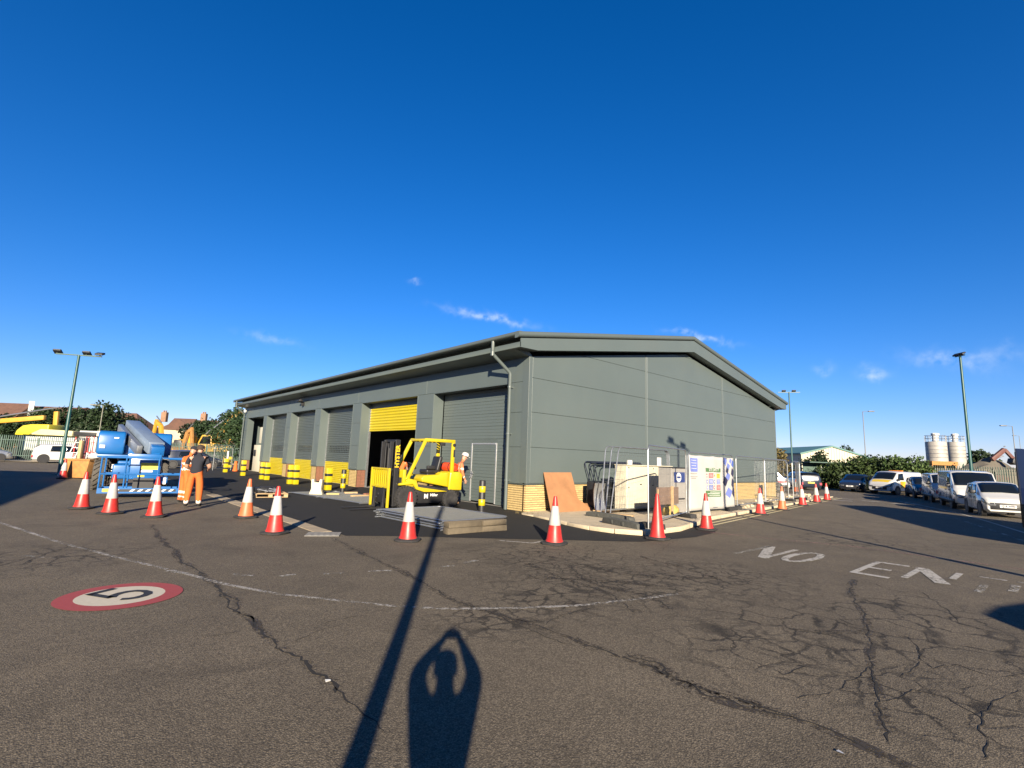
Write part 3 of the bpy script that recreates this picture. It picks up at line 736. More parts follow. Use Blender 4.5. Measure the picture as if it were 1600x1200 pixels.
for s in (0, 1):
    Y = (lambda y: y) if s == 0 else (lambda y: LEN - y)
    # verge trim (rounded) and deep fascia band, both following the slope
    for half in (0, 1):
        X = (lambda x: x) if half == 0 else (lambda x: W - x)
        xa, xb = -.955, W/2
        tr = MB(); sec = [(-.38,0.0),(-.45,.03),(-.475,.10),(-.45,.18),(-.38,.21),(-.25,.215),(-.25,0)]
        vs = []
        for xx in (xa, xb):
            zz = rz(xx) - .19
            vs += [(X(xx), Y(a), zz + c) for a, c in sec]
        n = len(sec); fs_ = [(i, (i+1) % n, n+(i+1) % n, n+i) for i in range(n)] + [tuple(range(n)), tuple(range(2*n-1, n-1, -1))]
        tr.add(vs, fs_); tr.build('verge_trim', GREYD, wh, smooth=50)
        fa = MB(); zl = lambda x: 5.415 if x < 0 else 5.415 + .166*x
        zu = lambda x: rz(x) - .215
        pl = [(X(-.80), 5.415), (X(.0), 5.43), (X(W/2), zl(W/2)), (X(W/2), zu(W/2)), (X(-.80), 5.60 if False else zu(-.8))]
        fa.prism(pl, Y(-.40), Y(-.36)); fa.build('verge_fascia', GREY, wh, smooth=0)
        vsf = MB(); pl = [(X(-.70), 5.43), (X(0), 5.435), (X(W/2), zl(W/2)+.005), (X(W/2), zl(W/2)+.05), (X(0), 5.48), (X(-.70), 5.47)]
        vsf.prism(pl, Y(-.36), Y(-.0)); vsf.build('verge_soffit', GREYD, wh, smooth=0)
rc_ = MB(); rc_.prism([(W/2-.3, rz(W/2)-.05), (W/2, rz(W/2)+.02), (W/2+.3, rz(W/2)-.05), (W/2, rz(W/2)-.03)], -.28, LEN+.28); rc_.build('ridge_cap', GREYD, wh, smooth=0)

def downpipe(y, dy=-.15):
    p = bpy.data.objects.new('downpipe', None); COL.objects.link(p); p.parent = wh
    t = MB(); t.tube([(-.87, y, 5.80), (-.87, y, 5.40), (-.84, y, 5.33), (-.20, y+dy*.9, 4.80), (-.15, y+dy, 4.72), (-.15, y+dy, .02)], .062, 14); t.build('pipe', GREYD, p, smooth=60)
    c = MB()
    for z in (4.25, 2.6, 1.0): c.lathe([(.062,z-.03),(.075,z-.03),(.075,z+.03),(.062,z+.03)], 14, (-.15, y+dy, 0)); c.box((-.15, y+dy-.03, z-.02), (0, y+dy+.03, z+.02))
    c.lathe([(.062,5.28),(.072,5.28),(.072,5.43),(.062,5.43)], 14, (-.87, y, 0)); c.build('pipe_bracket', GREYD, p, smooth=40)
downpipe(.98); downpipe(LEN-.4, .1)
fl_ = bpy.data.objects.new('floodlight', None); COL.objects.link(fl_); fl_.parent = wh
b = MB(); b.box((-.42, 21.2, 4.98), (-.18, 21.75, 5.08)); b.box((-.36, 21.28, 5.08), (-.22, 21.67, 5.14)); b.build('lamp_head', BLK, fl_, bevel=.01)
b = MB(); b.box((-.2, 21.4, 4.72), (0, 21.55, 4.98)); b.box((-.3, 21.36, 4.92), (-.1, 21.6, 4.98)); b.build('bracket', BLK, fl_, bevel=.01)
cm = MB(); cm.lathe([(0,-.13),(.09,-.1),(.13,0),(.13,.08),(.1,.14),(0,.14)], 14, (-.18, 34.9, 4.98)); cm.build('camera_dome', WHT, wh, smooth=60)
# ================================================================== FORKLIFT
def wheel(parent, loc, r, wd, rim_m, name='wheel', axis='y', tread=0, rr=.58, tm=None):
    o = bpy.data.objects.new(name, None); COL.objects.link(o); o.parent = parent; o.location = loc
    M = Matrix.Rotation(R_(90), 4, 'X') if axis == 'y' else Matrix.Rotation(R_(90), 4, 'Y')
    t = MB(); h = wd/2
    t.lathe([(r*rr,-h*.8),(r*.8,-h),(r*.95,-h*.9),(r,-h*.6),(r,h*.6),(r*.95,h*.9),(r*.8,h),(r*rr,h*.8)], 28, M=M)
    if tread:
        for k in range(tread):
            a = 2*math.pi*k/tread
            for s in (-1, 1):
                p = Vector((math.cos(a)*r*1.015, s*h*.92, math.sin(a)*r*1.015)); a2 = a + .28
                q = Vector((math.cos(a2)*r*1.03, s*.04, math.sin(a2)*r*1.03))
                if axis != 'y': p = Vector((p.y, p.x, p.z)); q = Vector((q.y, q.x, q.z))
                t.bar(p, q, r*.12, r*.09, up=(p+q)/2)
    t.build('tyre', tm or RUB, o, smooth=40)
    b = MB(); b.lathe([(0,-h*.35),(r*.2,-h*.45),(r*.26,-h*.2),(r*rr*.8,-h*.25),(r*rr*.9,-h*.7),(r*rr*1.02,-h*.78),(r*rr*1.02,h*.78),(r*rr*.9,h*.7),(r*rr*.8,h*.25),(r*.26,h*.2),(r*.2,h*.45),(0,h*.35)], 24, M=M)
    for k in range(5):
        a = 2*math.pi*k/5; p = Vector((math.cos(a)*r*.33, 0, math.sin(a)*r*.33))
        for s in (-1, 1):
            c = Vector((p.x, s*h*.28, p.z)) if axis == 'y' else Vector((s*h*.28, p.x, p.z))
            d = Vector((0, s*.02, 0)) if axis == 'y' else Vector((s*.02, 0, 0)); b.tube([c-d, c+d], r*.05, 6)
    b.build('rim', rim_m, o, smooth=40)
    return o
fk = thing('forklift', 'yellow and black gas forklift with empty forks by the half open yellow door', 'forklift', (-2.3, 2.85, .004), R_(179))
for s in (1, -1):
    wheel(fk, (.85, s*.5, .36), .36, .26, RIMD, tread=22); wheel(fk, (-.88, s*.49, .29), .29, .2, RIMD, tread=18)
b = MB()
b.prism([(-1.30,.36),(-1.18,.22),(-.62,.22),(-.45,.16),(.42,.16),(.52,.30),(.62,.72),(.55,.80),(-.62,.66),(-1.32,.72)], -.48, .48)
b.build('chassis', BLK, fk, bevel=.02)
b = MB(); b.prism([(-1.36,.56),(-1.38,1.10),(-1.28,1.21),(-.85,1.21),(-.80,.58)], -.53, .53); b.build('counterweight', YELP, fk, bevel=.045, seg=3)
b = MB(); b.prism([(-.79,.68),(-.79,1.19),(-.5,1.19),(-.42,1.10),(.18,1.08),(.28,.98),(.26,.86),(-.2,.78)], -.5, .5); b.build('engine_hood', YELP, fk, bevel=.035, seg=3)
b = MB(); b.prism([(-.80,.54),(.42,.70),(.50,.92),(.80,.98),(.88,.86),(1.12,.82),(1.14,.75),(.62,.78),(.50,.62),(.2,.53),(-.3,.52)], .44, .56); b.prism([(-.80,.54),(.42,.70),(.50,.92),(.80,.98),(.88,.86),(1.12,.82),(1.14,.75),(.62,.78),(.50,.62),(.2,.53),(-.3,.52)], -.56, -.44)
b.build('side_fender', YELP, fk, bevel=.02)
b = MB(); b.box((.86,-.5,.78), (.98,.5,1.26)); b.box((.55,-.5,.70), (.86,.5,.78)); b.build('front_cowl', YELP, fk, bevel=.03)
b = MB(); b.box((.20,-.44,.66), (.62,.44,.72)); b.box((.98,-.42,.3),(1.1,.42,1.0)); b.build('floor_plate', BLK, fk)
# overhead guard
b = MB(); GZ = 2.27
for s in (1, -1):
    b.bar((.84, s*.5, .92), (.20, s*.48, GZ-.02), .075, .115); b.bar((-.92, s*.48, 1.14), (-.94, s*.48, GZ), .075, .13, (1,0,0))
    b.bar((.22, s*.48, GZ), (-1.0, s*.48, GZ), .075, .11)
b.bar((.20,-.5,GZ), (.20,.5,GZ), .09, .08); b.bar((-.96,-.5,GZ), (-.96,.5,GZ), .08, .08)
b.build('overhead_guard', YELP, fk, bevel=.016)
for k in range(6):
    b = MB(); b.bar((.04-.17*k, -.46, GZ+.01), (.04-.17*k, .46, GZ+.01), .035, .05); b.build('guard_bar', YELP, fk)
b = MB(); b.box((-.62,.40,2.10),(-.42,.47,2.20)); b.box((-.99,.515,1.72),(-.93,.54,1.98)); b.tube([(-.95,.5,2.14),(-.95,.56,2.14)],.06,12); b.build('work_lamp', BLK, fk, bevel=.01)
# seat, dash and steering
b = MB(); b.box((-.55,-.26,1.14),(-.05,.26,1.27)); b.box((-.45,-.24,1.04),(-.08,.24,1.14)); b.build('seat', BLK, fk, bevel=.04, seg=3)
b = MB(); M_ = Matrix.Translation((-.52,0,1.2)) @ Matrix.Rotation(R_(-14), 4, 'Y'); b.box((-.06,-.24,0),(.07,.24,.54), M_); b.build('backrest', BLK, fk, bevel=.045, seg=3)
b = MB(); b.box((-.35,.24,1.27),(-.02,.34,1.40)); b.build('armrest', BLK, fk, bevel=.03)
b = MB(); b.tube([(.72,0,.98),(.42,0,1.36)],.035,10); Mw = Matrix.Translation((.40,0,1.38)) @ Matrix.Rotation(R_(-38),4,'Y')
for k in range(16):
    a, c = 2*math.pi*k/16, 2*math.pi*(k+1)/16
    b.tube([Mw @ Vector((.17*math.cos(a),.17*math.sin(a),0)), Mw @ Vector((.17*math.cos(c),.17*math.sin(c),0))], .016, 6)
b.tube([Mw @ Vector((-.17,0,0)), Mw @ Vector((.17,0,0))], .014, 6); b.build('steering_wheel', BLK, fk)
b = MB(); b.box((.62,-.4,1.0),(.84,.4,1.24)); b.tube([(.5,-.2,1.1),(.45,-.2,1.42)],.012,6); b.tube([(.5,-.28,1.1),(.45,-.28,1.4)],.012,6); b.build('dashboard', BLK, fk, bevel=.02)
gb = MB(); M_ = Matrix.Translation((-1.10,0,1.36)) @ Matrix.Rotation(R_(90),4,'X')
gb.lathe([(0,-.42),(.1,-.41),(.155,-.36),(.165,-.28),(.165,.28),(.155,.36),(.1,.41),(0,.42)], 22, M=M_)
for s in (1,-1): gb.lathe([(.12,s*.40),(.125,s*.47),(.105,s*.47),(.10,s*.40)], 18, M=M_)
gb.build('gas_bottle', GASO, fk, smooth=50)
b = MB()
for y in (-.22,.22): b.lathe([(.166,-.02),(.175,-.02),(.175,.02),(.166,.02)], 20, M=Matrix.Translation((-1.10,y,1.36)) @ Matrix.Rotation(R_(90),4,'X')); b.box((-1.22,y-.03,1.16),(-.98,y+.03,1.22))
b.build('bottle_strap', BLK, fk)
# mast, carriage, load guard, forks
ms = MB()
for s in (1,-1):
    ms.box((1.12, s*.40-.045, .08), (1.28, s*.40+.045, 2.22)); ms.box((1.30, s*.30-.035, .12), (1.42, s*.30+.035, 2.16)); ms.tube([(1.14, s*.27,.2),(1.14,s*.27,1.95)],.045,10)
for z in (.35,1.15,2.14): ms.box((1.14,-.40,z),(1.22,.40,z+.09))
ms.tube([(1.36,.1,.4),(1.36,.1,2.1)],.02,6); ms.tube([(1.36,-.1,.4),(1.36,-.1,2.1)],.02,6)
ms.build('mast', BLK, fk, bevel=.008, seg=1)
text('HYSTER', .21, LIVY, fk, (1.20, .449, 1.68), (R_(90), R_(-90), R_(180)), bold=.006)
b = MB(); b.box((1.44,-.55,.18),(1.50,.55,.34)); b.box((1.44,-.55,.56),(1.50,.55,.70)); b.box((1.42,-.2,.2),(1.52,.2,.66)); b.tube([(1.44,-.12,.45),(1.54,-.12,.45)],.06,8); b.build('carriage', BLK, fk, bevel=.01)
b = MB()
for s in (1,-1): b.box((1.50, s*.60-.035, .06), (1.575, s*.60+.035, 1.30))
b.box((1.50,-.57,1.24),(1.56,.57,1.30)); b.box((1.50,-.57,.66),(1.56,.57,.72)); b.build('load_guard', YELP, fk, bevel=.008, seg=1)
pb = None
for k in range(8):
    b = MB(); b.box((1.508,-.025,.72),(1.55,.025,1.24))
    if pb is None: pb = b.build('guard_slat', YELP, fk, bevel=.004, seg=1); o = pb
    else: o = put('guard_slat', pb.data, fk)
    o.location.y = -.49 + k*.14
for s in (1,-1):
    b = MB(); b.prism([(1.52,.02),(2.62,.02),(2.64,.03),(2.62,.04),(1.60,.07),(1.58,.68),(1.52,.68)], s*.32-.06, s*.32+.06); b.build('fork', BLK, fk, bevel=.004, seg=1)
text('Miller', .13, TAPEW, fk, (-.25, .482, .42), (R_(90), 0, R_(180)), bold=.003); text('M', .2, TAPEW, fk, (.06, .482, .38), (R_(90), 0, R_(180)), bold=.01)
text('FORTENS', .06, BLK, fk, (-.35, .562, .70), (R_(90), R_(8), R_(180)))
b = MB(); b.tube([(1.0,.3,1.0),(1.1,.38,.7),(.95,.45,.62),(1.1,.42,.5)],.016,6); b.tube([(.98,-.3,1.0),(1.15,-.38,.9),(1.1,-.42,.6)],.016,6); b.build('hydraulic_hose', BLK, fk)

# ================================================================== BOOM LIFT
bl = thing('boom_lift', 'blue boom lift with its work basket lowered beside the two workmen', 'boom lift', (-9.35, 14.0, 0), R_(264))
for sx in (1.05,-1.05):
    for sy in (.98,-.98): wheel(bl, (sx, sy, .57), .55, .44, WHT, tread=17, rr=.5, tm=LUG)
b = MB(); b.box((-1.5,-.62,.42),(1.35,.62,.98)); b.box((-1.2,-.5,.98),(1.0,.5,1.12)); b.build('chassis', BLUE, bl, bevel=.06, seg=3)
b = MB(); b.box((1.0,-.78,.50),(1.12,.78,.62)); b.box((-1.12,-.78,.5),(-1.0,.78,.62)); b.build('axle', BLUE, bl, bevel=.02)
b = MB(); b.lathe([(.0,1.1),(.55,1.1),(.55,1.25),(0,1.25)], 24); b.box((-1.6,-1.15,1.24),(1.25,1.15,1.36)); b.build('turntable', BLUE, bl, bevel=.02)
for (y0,y1) in ((-1.20,-.34),(.42,1.2)):
    b = MB(); b.prism([(1.24,1.36),(1.28,1.5),(1.27,2.06),(1.20,2.21),(1.02,2.27),(-1.3,2.27),(-1.5,2.1),(-1.5,1.36)], y0, y1); b.build('engine_cover', BLUE, bl, bevel=.07, seg=3)
b = MB(); b.box((1.283,-1.12,1.6),(1.30,-.95,1.72)); b.box((1.283,-.7,1.98),(1.295,-.55,2.03)); b.build('hood_sticker', TAPEW, bl)
b = MB(); b.box((-1.9,-1.0,.9),(-1.5,1.0,1.9)); b.build('counterweight', BLK, bl, bevel=.03)
b = MB(); b.box((-1.5,-.34,1.36),(1.0,.42,1.75)); b.box((-1.45,-.3,1.75),(-.3,.36,2.2)); b.build('turret_frame', BLUE, bl, bevel=.03)
mbm = MB(); mbm.bar((-1.5,-.25,2.62),(3.3,.66,1.66),.50,.44); mbm.build('main_boom', STEELB, bl, bevel=.02)
ib = MB(); ib.bar((3.3,.66,1.66),(3.9,.72,1.54),.38,.34); ib.build('inner_boom', BLUE, bl, bevel=.015)
pb_ = MB(); pb_.bar((-1.4,-.66,2.45),(2.7,.16,1.55),.17,.38); pb_.build('lift_cylinder_cover', GALV, bl, bevel=.02)
jb = MB(); jb.bar((3.7,.66,1.55),(4.1,.70,.62),.26,.30,(1,0,0)); jb.box((4.0,.30,.42),(4.42,1.1,.66)); jb.tube([(3.1,.5,1.4),(3.9,.55,.8)],.06,10); jb.build('jib', BLUE, bl, bevel=.015)
hs_ = MB(); hs_.tube([(2.2,.3,1.5),(3.0,.1,.95),(3.8,.2,.6),(4.2,.4,.8)],.03,7); hs_.tube([(2.2,.4,1.5),(3.1,.2,1.05),(3.9,.3,.5)],.025,7); hs_.tube([(.9,-.9,1.0),(1.2,-.7,.8),(1.0,-.4,.7)],.03,7); hs_.build('hydraulic_hose', BLK, bl)
# work basket
bk = bpy.data.objects.new('work_basket', None); COL.objects.link(bk); bk.parent = bl; bk.location = (4.92,.36,.16); bk.rotation_euler.z = R_(-5)
b = MB(); b.box((-.42,-1.1,.0),(.42,1.1,.05)); b.build('basket_floor', BLUE, bk)
b = MB(); b.box((.42,-1.12,.0),(.445,1.12,.17)); b.box((-.445,-1.12,.0),(-.42,1.12,.17)); b.box((-.42,-1.12,0),(.42,-1.1,.17)); b.box((-.42,1.1,0),(.42,1.12,.17)); b.build('kick_plate', BLUE, bk)
b = MB(); b.box((.446,-.95,.055),(.449,1.02,.135)); b.build('hazard_strip_base', BLK, bk)
for k in range(9):
    if k in (2, 6): continue
    y = -.92 + k*.215; b = MB(); b.add([(.4515,y,.06),(.4515,y+.09,.06),(.4515,y+.17,.13),(.4515,y+.08,.13),(.4495,y,.06),(.4495,y+.09,.06),(.4495,y+.17,.13),(.4495,y+.08,.13)], [(0,1,2,3),(7,6,5,4),(0,4,5,1),(1,5,6,2),(2,6,7,3),(3,7,4,0)]); b.build('hazard_stripe', TAPEW, bk, smooth=0)
b = MB(); b.box((.4505,-.98,.05),(.455,-.80,.15)); b.build('yellow_sticker', PYEL, bk)
def rail(pts, r=.024, n='rail'):
    t = MB(); t.tube(pts, r, 8); return t.build(n, BLUE, bk)
TZ = 1.16
for x in (.42,-.42):
    rail([(x,-1.1,TZ),(x,-.25 if x > 0 else 1.1,TZ)]); rail([(x,-1.1,.62),(x,1.1,.62)])
    for y in (-1.1,-.45,.45,1.1):
        if x > 0 and y == 1.1: rail([(x,y,.05),(x,y,TZ)], n='post')
        else: rail([(x,y,.05),(x,y,TZ)], n='post')
for y in (-1.1,1.1): rail([(-.42,y,TZ),(.42,y,TZ)]); rail([(-.42,y,.62),(.42,y,.62)])
rail([(.42,.72,TZ),(.42,1.1,TZ)], .04)
b = MB(); b.box((-.40,-.42,.42),(-.30,.46,1.18)); b.build('control_panel', BLUE, bk, bevel=.03)
b = MB(); b.box((.27,-.44,1.14),(.44,.50,1.30)); b.build('control_box', BLUE, bk, bevel=.02)
b = MB(); b.box((.30,-.40,1.28),(.40,.46,1.30)); b.build('box_lid', BLK, bk)
b = MB(); b.box((-.31,-.28,.08),(-.29,.30,.46)); b.build('lower_guard', BLK, bk)
b = MB(); b.box((-.299,-.12,.76),(-.293,.38,.99)); b.build('warning_label', PYEL, bk)
b = MB(); b.box((-.298,-.10,.67),(-.292,.24,.73)); b.build('white_label', TAPEW, bk)
b = MB(); b.box((-.298,-.17,.50),(-.292,.02,.60)); b.build('small_label', PYEL, bk)
b = MB(); b.box((.40,.62,.30),(.405,.70,.52)); b.build('tag', TAPEW, bk)

# ================================================================== CONES
def cone(red, m=SLV, allred=False):
    t = bpy.data.objects.new('traffic_cone', None); COL.objects.link(t)
    b = MB(); a = .25; c = .15
    octo = [(a,-c),(a,c),(c,a),(-c,a),(-a,c),(-a,-c),(-c,-a),(c,-a)]
    b.prism(octo, .0, .038, 'z'); b.lathe([(.21,.038),(.195,.055),(.185,.055)], 24); b.build('base', RUB, t, bevel=.008, seg=1)
    R = lambda z: .180 + (.034-.180)*(z/.98)
    b = MB(); b.lathe([(.190,.04),(.182,.07),(R(.1),.1),(R(.4),.4),(R(.78),.78),(R(.955),.955),(R(.97)-.006,.975),(R(.97)-.018,.975),(.012,.95)], 28); b.build('cone_body', red, t, smooth=50)
    if not allred:
        b = MB(); b.lathe([(R(.385)+.001,.385),(R(.39)+.004,.39),(R(.77)+.004,.77),(R(.775)+.001,.775)], 28); b.build('reflective_sleeve', m, t, smooth=50)
    t['category'] = 'traffic cone'; t['group'] = 'traffic cones round the building site'
    return t
CONES = [((127,795),'striped cone by the tractor tyre of the blue lift, farthest from the workmen',0,0),
 ((172,803),'striped red and white cone in the middle of the three before the lift basket',0,0),
 ((241,808),'striped red and white cone before the lift basket nearest the workmen',0,0),
 ((384,809),'faded orange cone with grubby sleeve on the pale edging strip',1,0),
 ((429,834),'striped cone on a thick blue black base beside the drain cover',0,0),
 ((637,845),'striped cone standing in front of the stacked steel fence panels',0,0),
 ((866,850),'striped cone in front of the leaning plywood sheet',0,0),
 ((1027,843),'plain all red cone without a white sleeve at the kerb corner',2,0),
 ((1104,828),'striped cone in front of the white safety banner',0,0),
 ((1188,804),'striped cone at the double yellow lines just past the safety banner',0,0),
 ((1222,797),'worn orange cone with a dull sleeve on the yellow lines',1,0),
 ((1254,790),'red striped cone third from the far end of the yellow lines',0,0),
 ((1276,785),'red striped cone second from the far end of the yellow lines',0,0),
 ((1292,782),'red striped cone at the far end of the yellow lines',0,0),
 ((98,748),'striped cone in shadow beside the floodlight pole and the scaffold barriers',0,0),
 ((1244,769),'worn cone behind the wire fence beside the works van',1,0)]
protos = {}
for (p, lab, kind, _) in CONES:
    if kind not in protos: o = protos[kind] = cone([RED, REDO, RED][kind], allred=kind == 2)
    else: o = dup(protos[kind])
    q = G(*p); o.location = (q.x, q.y, .006); o['label'] = lab; o.rotation_euler = (R_(random.uniform(-1.2, 1.2)), R_(random.uniform(-1.2, 1.2)), random.uniform(0, 6))
    if kind == 2: o.scale = (1.02, 1.02, 1.06)
# ================================================================== BOLLARDS
def bollard(square):
    t = bpy.data.objects.new('bollard', None); COL.objects.link(t); t['category'] = 'bollard'; t['group'] = 'black and yellow bollards guarding the doors'
    if square:
        a = .14; b = MB(); b.box((-a,-a,0),(a,a,1.02)); b.build('post', YEL, t, bevel=.03)
        for z in (.22,.62):
            b = MB(); b.box((-a-.004,-a-.004,z),(a+.004,a+.004,z+.16)); b.build('black_band', BLK, t, bevel=.03)
    else:
        b = MB(); b.lathe([(.135,0),(.13,.03),(.108,.04),(.105,.97),(.09,1.0),(0,1.0)], 24); b.build('post', BLK, t, smooth=50)
        for z in (.20,.62):
            b = MB(); b.lathe([(.105,z),(.111,z+.005),(.111,z+.195),(.105,z+.2)], 24); b.build('yellow_band', YEL, t, smooth=50)
    return t
BOL = [((752,800),0,'round black bollard with two yellow bands before the pass door'),((535,770),0,'round black bollard with yellow bands before the brick pier of the open bay'),
 ((511.5,766),1,'yellow bollard with black bands in front of the shutter next to the open bay'),((452.5,756.5),1,'yellow bollard before the second closed shutter, one of a close pair on its far side'),
 ((461,757),1,'yellow bollard before the second closed shutter, near one of its pair'),((409,749),1,'yellow bollard at the third closed shutter, far one of its pair'),
 ((416,750),1,'yellow bollard at the third closed shutter, near one of its pair'),((379,743.5),1,'stout yellow bollard before the white door in the end bay'),
 ((351.5,738),1,'yellow and black bollard standing just beyond the far corner downpipe'),((362,729),1,'most distant yellow and black bollard beyond the warehouse end')]
bp_ = {}
for p, k, lab in BOL:
    if k not in bp_: o = bp_[k] = bollard(k)
    else: o = dup(bp_[k])
    q = G(*p); o.location = (q.x, q.y, .004); o['label'] = lab
    if 'most' in lab: o.location = A(362, 49)

# ================================================================== STACKED FENCE PANELS, TIMBERS, PALLET
def mesh_panel(Lp=3.4, Hp=2.0, r=.021, m=GALV, wire=(.11,.24), name='mesh_fence', wm=None, wr=.0022):
    """upright site fence panel: x along, z up; rounded top corners"""
    t = bpy.data.objects.new(name, None); COL.objects.link(t)
    f = MB(); c = .18
    arc = lambda cx_, cz, a0, a1: [(cx_+c*math.cos(a), 0, cz+c*math.sin(a)) for a in np.linspace(a0, a1, 6)]
    f.tube([(0,0,0)] + arc(c, Hp-c, math.pi, math.pi/2) + arc(Lp-c, Hp-c, math.pi/2, 0) + [(Lp,0,0)], r, 8)
    f.tube([(0,0,.15),(Lp,0,.15)], r*.9, 8); f.build('frame', m, t)
    w_ = MB(); x = wire[0]
    while x < Lp - .03: w_.tube([(x,0,.15),(x,0,Hp-.01)], wr, 3, cap=False); x += wire[0]
    z = .15 + wire[1]
    while z < Hp - .05: w_.tube([(0,0,z),(Lp,0,z)], wr*1.2, 3, cap=False); z += wire[1]
    w_.build('mesh_infill', wm or m, t, kind='stuff', smooth=0)
    return t
NEARC, FARC = G(678, 818, .2), G(588, 797, .2)
fp0 = mesh_panel(3.0, 2.2, .021, GALV, (.05, .10), wr=.0045, wm=WIRE)
names = ['topmost','second from the top','third from the top','fourth from the top','lowest']
v0 = (G(682, 815, .2) - G(588, 797, .2)); a0 = math.atan2(v0.y, v0.x)
for i in range(5):
    o = fp0 if i == 0 else dup(fp0)
    z = .205 - i*.046
    o.rotation_euler = (R_(90) if False else R_(-90), 0, a0 + random.uniform(-.02, .02) * (i > 0))
    o.rotation_euler = (R_(-90), 0, a0 + random.uniform(-.015, .015))
    dd = Vector((random.uniform(-.09, .09), random.uniform(-.09, .09), 0))
    o.location = Vector((FARC.x, FARC.y, z + .008)) + (dd if i else Vector((0,0,0)))
    tag(o, f'galvanised wire fence panel lying flat, {names[i]} of its stack', 'fence panel', 'steel fence panels stacked flat')
def baulk(L, w_, h, label, loc, rz):
    b = MB(); b.box((0,-w_/2,0),(L,w_/2,h)); o = b.build('timber_baulk', TIMB, None, bevel=.012, seg=2); o.location = loc; o.rotation_euler.z = rz
    me = o.data
    for v in me.vertices: v.co += Vector((random.uniform(-.006,.006), random.uniform(-.006,.006), random.uniform(-.006,.006)))
    return tag(o, label, 'timber baulk', 'old timber baulks by the fence panels')
pA, pB = G(700, 836), G(792, 829); d = (pB-pA); aT = math.atan2(d.y, d.x); dn = d.normalized(); nb_ = Vector((-dn.y, dn.x, 0))
L_ = d.length
baulk(L_*.56, .24, .135, 'lower weathered timber baulk at the corner of the fence panel stack', pA + nb_*.12 + Vector((0,0,.005)), aT)
baulk(L_*.55, .23, .13, 'upper weathered timber baulk at the corner of the fence panel stack', pA + nb_*.13 + dn*.02 + Vector((0,0,.143)), aT + .01)
baulk(L_*.43, .24, .13, 'lower grey timber baulk at the pass door end of the pile', pA + nb_*.12 + dn*(L_*.57) + Vector((0,0,.005)), aT - .01)
baulk(L_*.42, .24, .13, 'upper grey timber baulk at the pass door end of the pile', pA + nb_*.12 + dn*(L_*.575) + Vector((0,0,.138)), aT + .02)
# panels lying further back on the tarmac
fpb = dup(fp0); qa, qb = G(446, 770), G(563, 789); v1 = qb - qa
for i in range(2):
    o = fpb if i == 0 else dup(fpb)
    o.rotation_euler = (R_(-90), 0, math.atan2(v1.y, v1.x) + .02*i)
    q = qa.lerp(qb, .04 + .42*i); o.location = (q.x, q.y, .03)
    tag(o, ['galvanised fence panel flat on the tarmac beside the loaded pallet','galvanised fence panel flat on the tarmac between pallet and forklift'][i], 'fence panel', 'fence panels lying on the tarmac')
# pallet with fittings
pq = G(424, 777); pl = thing('pallet', 'wooden pallet loaded with loose metal fittings near the yellow shutters', 'pallet', (pq.x, pq.y+.3, .004), R_(-10))
dk = None
for i in range(7):
    b = MB(); b.box((-.6,-.045,.122),(.6,.045,.144))
    if dk is None: dk = b.build('deck_board', WOOD, pl, bevel=.003, seg=1); o = dk
    else: o = put('deck_board', dk.data, pl)
    o.location.y = -.45 + i*.15
bk_ = None
for x in (-.53, 0, .53):
    for y in (-.42, 0, .42):
        b = MB(); b.box((-.07,-.05,.022),(.07,.05,.122))
        if bk_ is None: bk_ = b.build('block', WOOD, pl, bevel=.003, seg=1); o = bk_
        else: o = put('block', bk_.data, pl)
        o.location = (x, y, 0)
for y in (-.42, 0, .42):
    b = MB(); b.box((-.6,y-.05,0),(.6,y+.05,.022)); b.build('bottom_board', WOOD, pl, bevel=.003, seg=1)
random.seed(3)
ft = MB()
for i in range(16):
    x, y = random.uniform(-.5,.35), random.uniform(-.4,.4); a = random.uniform(0, 3.1); l = random.uniform(.2,.5)
    z = .16 + .03*(i % 4)
    ft.tube([(x-math.cos(a)*l/2,y-math.sin(a)*l/2,z),(x+math.cos(a)*l/2,y+math.sin(a)*l/2,z+.06)], .022, 6)
o = ft.build('metal_fittings', GALV, None, kind='stuff'); o.location = (pq.x, pq.y+.3, .004); o.rotation_euler.z = R_(-10); tag(o, 'jumble of short metal tubes heaped on the pallet', 'fittings')
b = MB(); b.box((-.45,-.3,.15),(.0,.25,.33)); b.box((-.3,-.1,.33),(.3,.1,.36)); o = b.build('black_crate', BLK, None, bevel=.02); o.location = (pq.x, pq.y+.45, .004); tag(o, 'low black crate among the fittings on the pallet', 'crate')
b = MB(); b.prism([(-.28,0),(.28,0),(.2,.25),(.22,.62),(.12,.64),(.1,.5),(-.1,.5),(-.12,.64),(-.22,.62),(-.2,.25)], -.16, .16); o = b.build('plastic_barrier_block', CREAM, None, bevel=.03); q = G(490, 774); o.location = (q.x+.2, q.y+.2, .004); o.rotation_euler.z = -.7
tag(o, 'cream plastic block standing at the end of the pallet', 'barrier block')
for i, (x, y, l, m_, lab) in enumerate([(520,774,.5,BUFF,'loose buff brick offcut on the tarmac near the round bollard'),(548,772,.55,WOOD,'short timber offcut lying by the brick pier'),(562,777,.8,WOOD,'longer timber offcut lying nearer the forklift'),(575,774,.5,RBRICK,'broken red brick lying beside the open bay')]):
    b = MB(); b.box((-l/2,-.07,0),(l/2,.07,.09)); o = b.build('rubble_piece' if 'brick' in lab else 'timber_offcut', m_, None, bevel=.01); q = G(x, y); o.location = (q.x, q.y, .005); o.rotation_euler.z = -.4 + i*.3; tag(o, lab, 'rubble' if 'brick' in lab else 'timber')
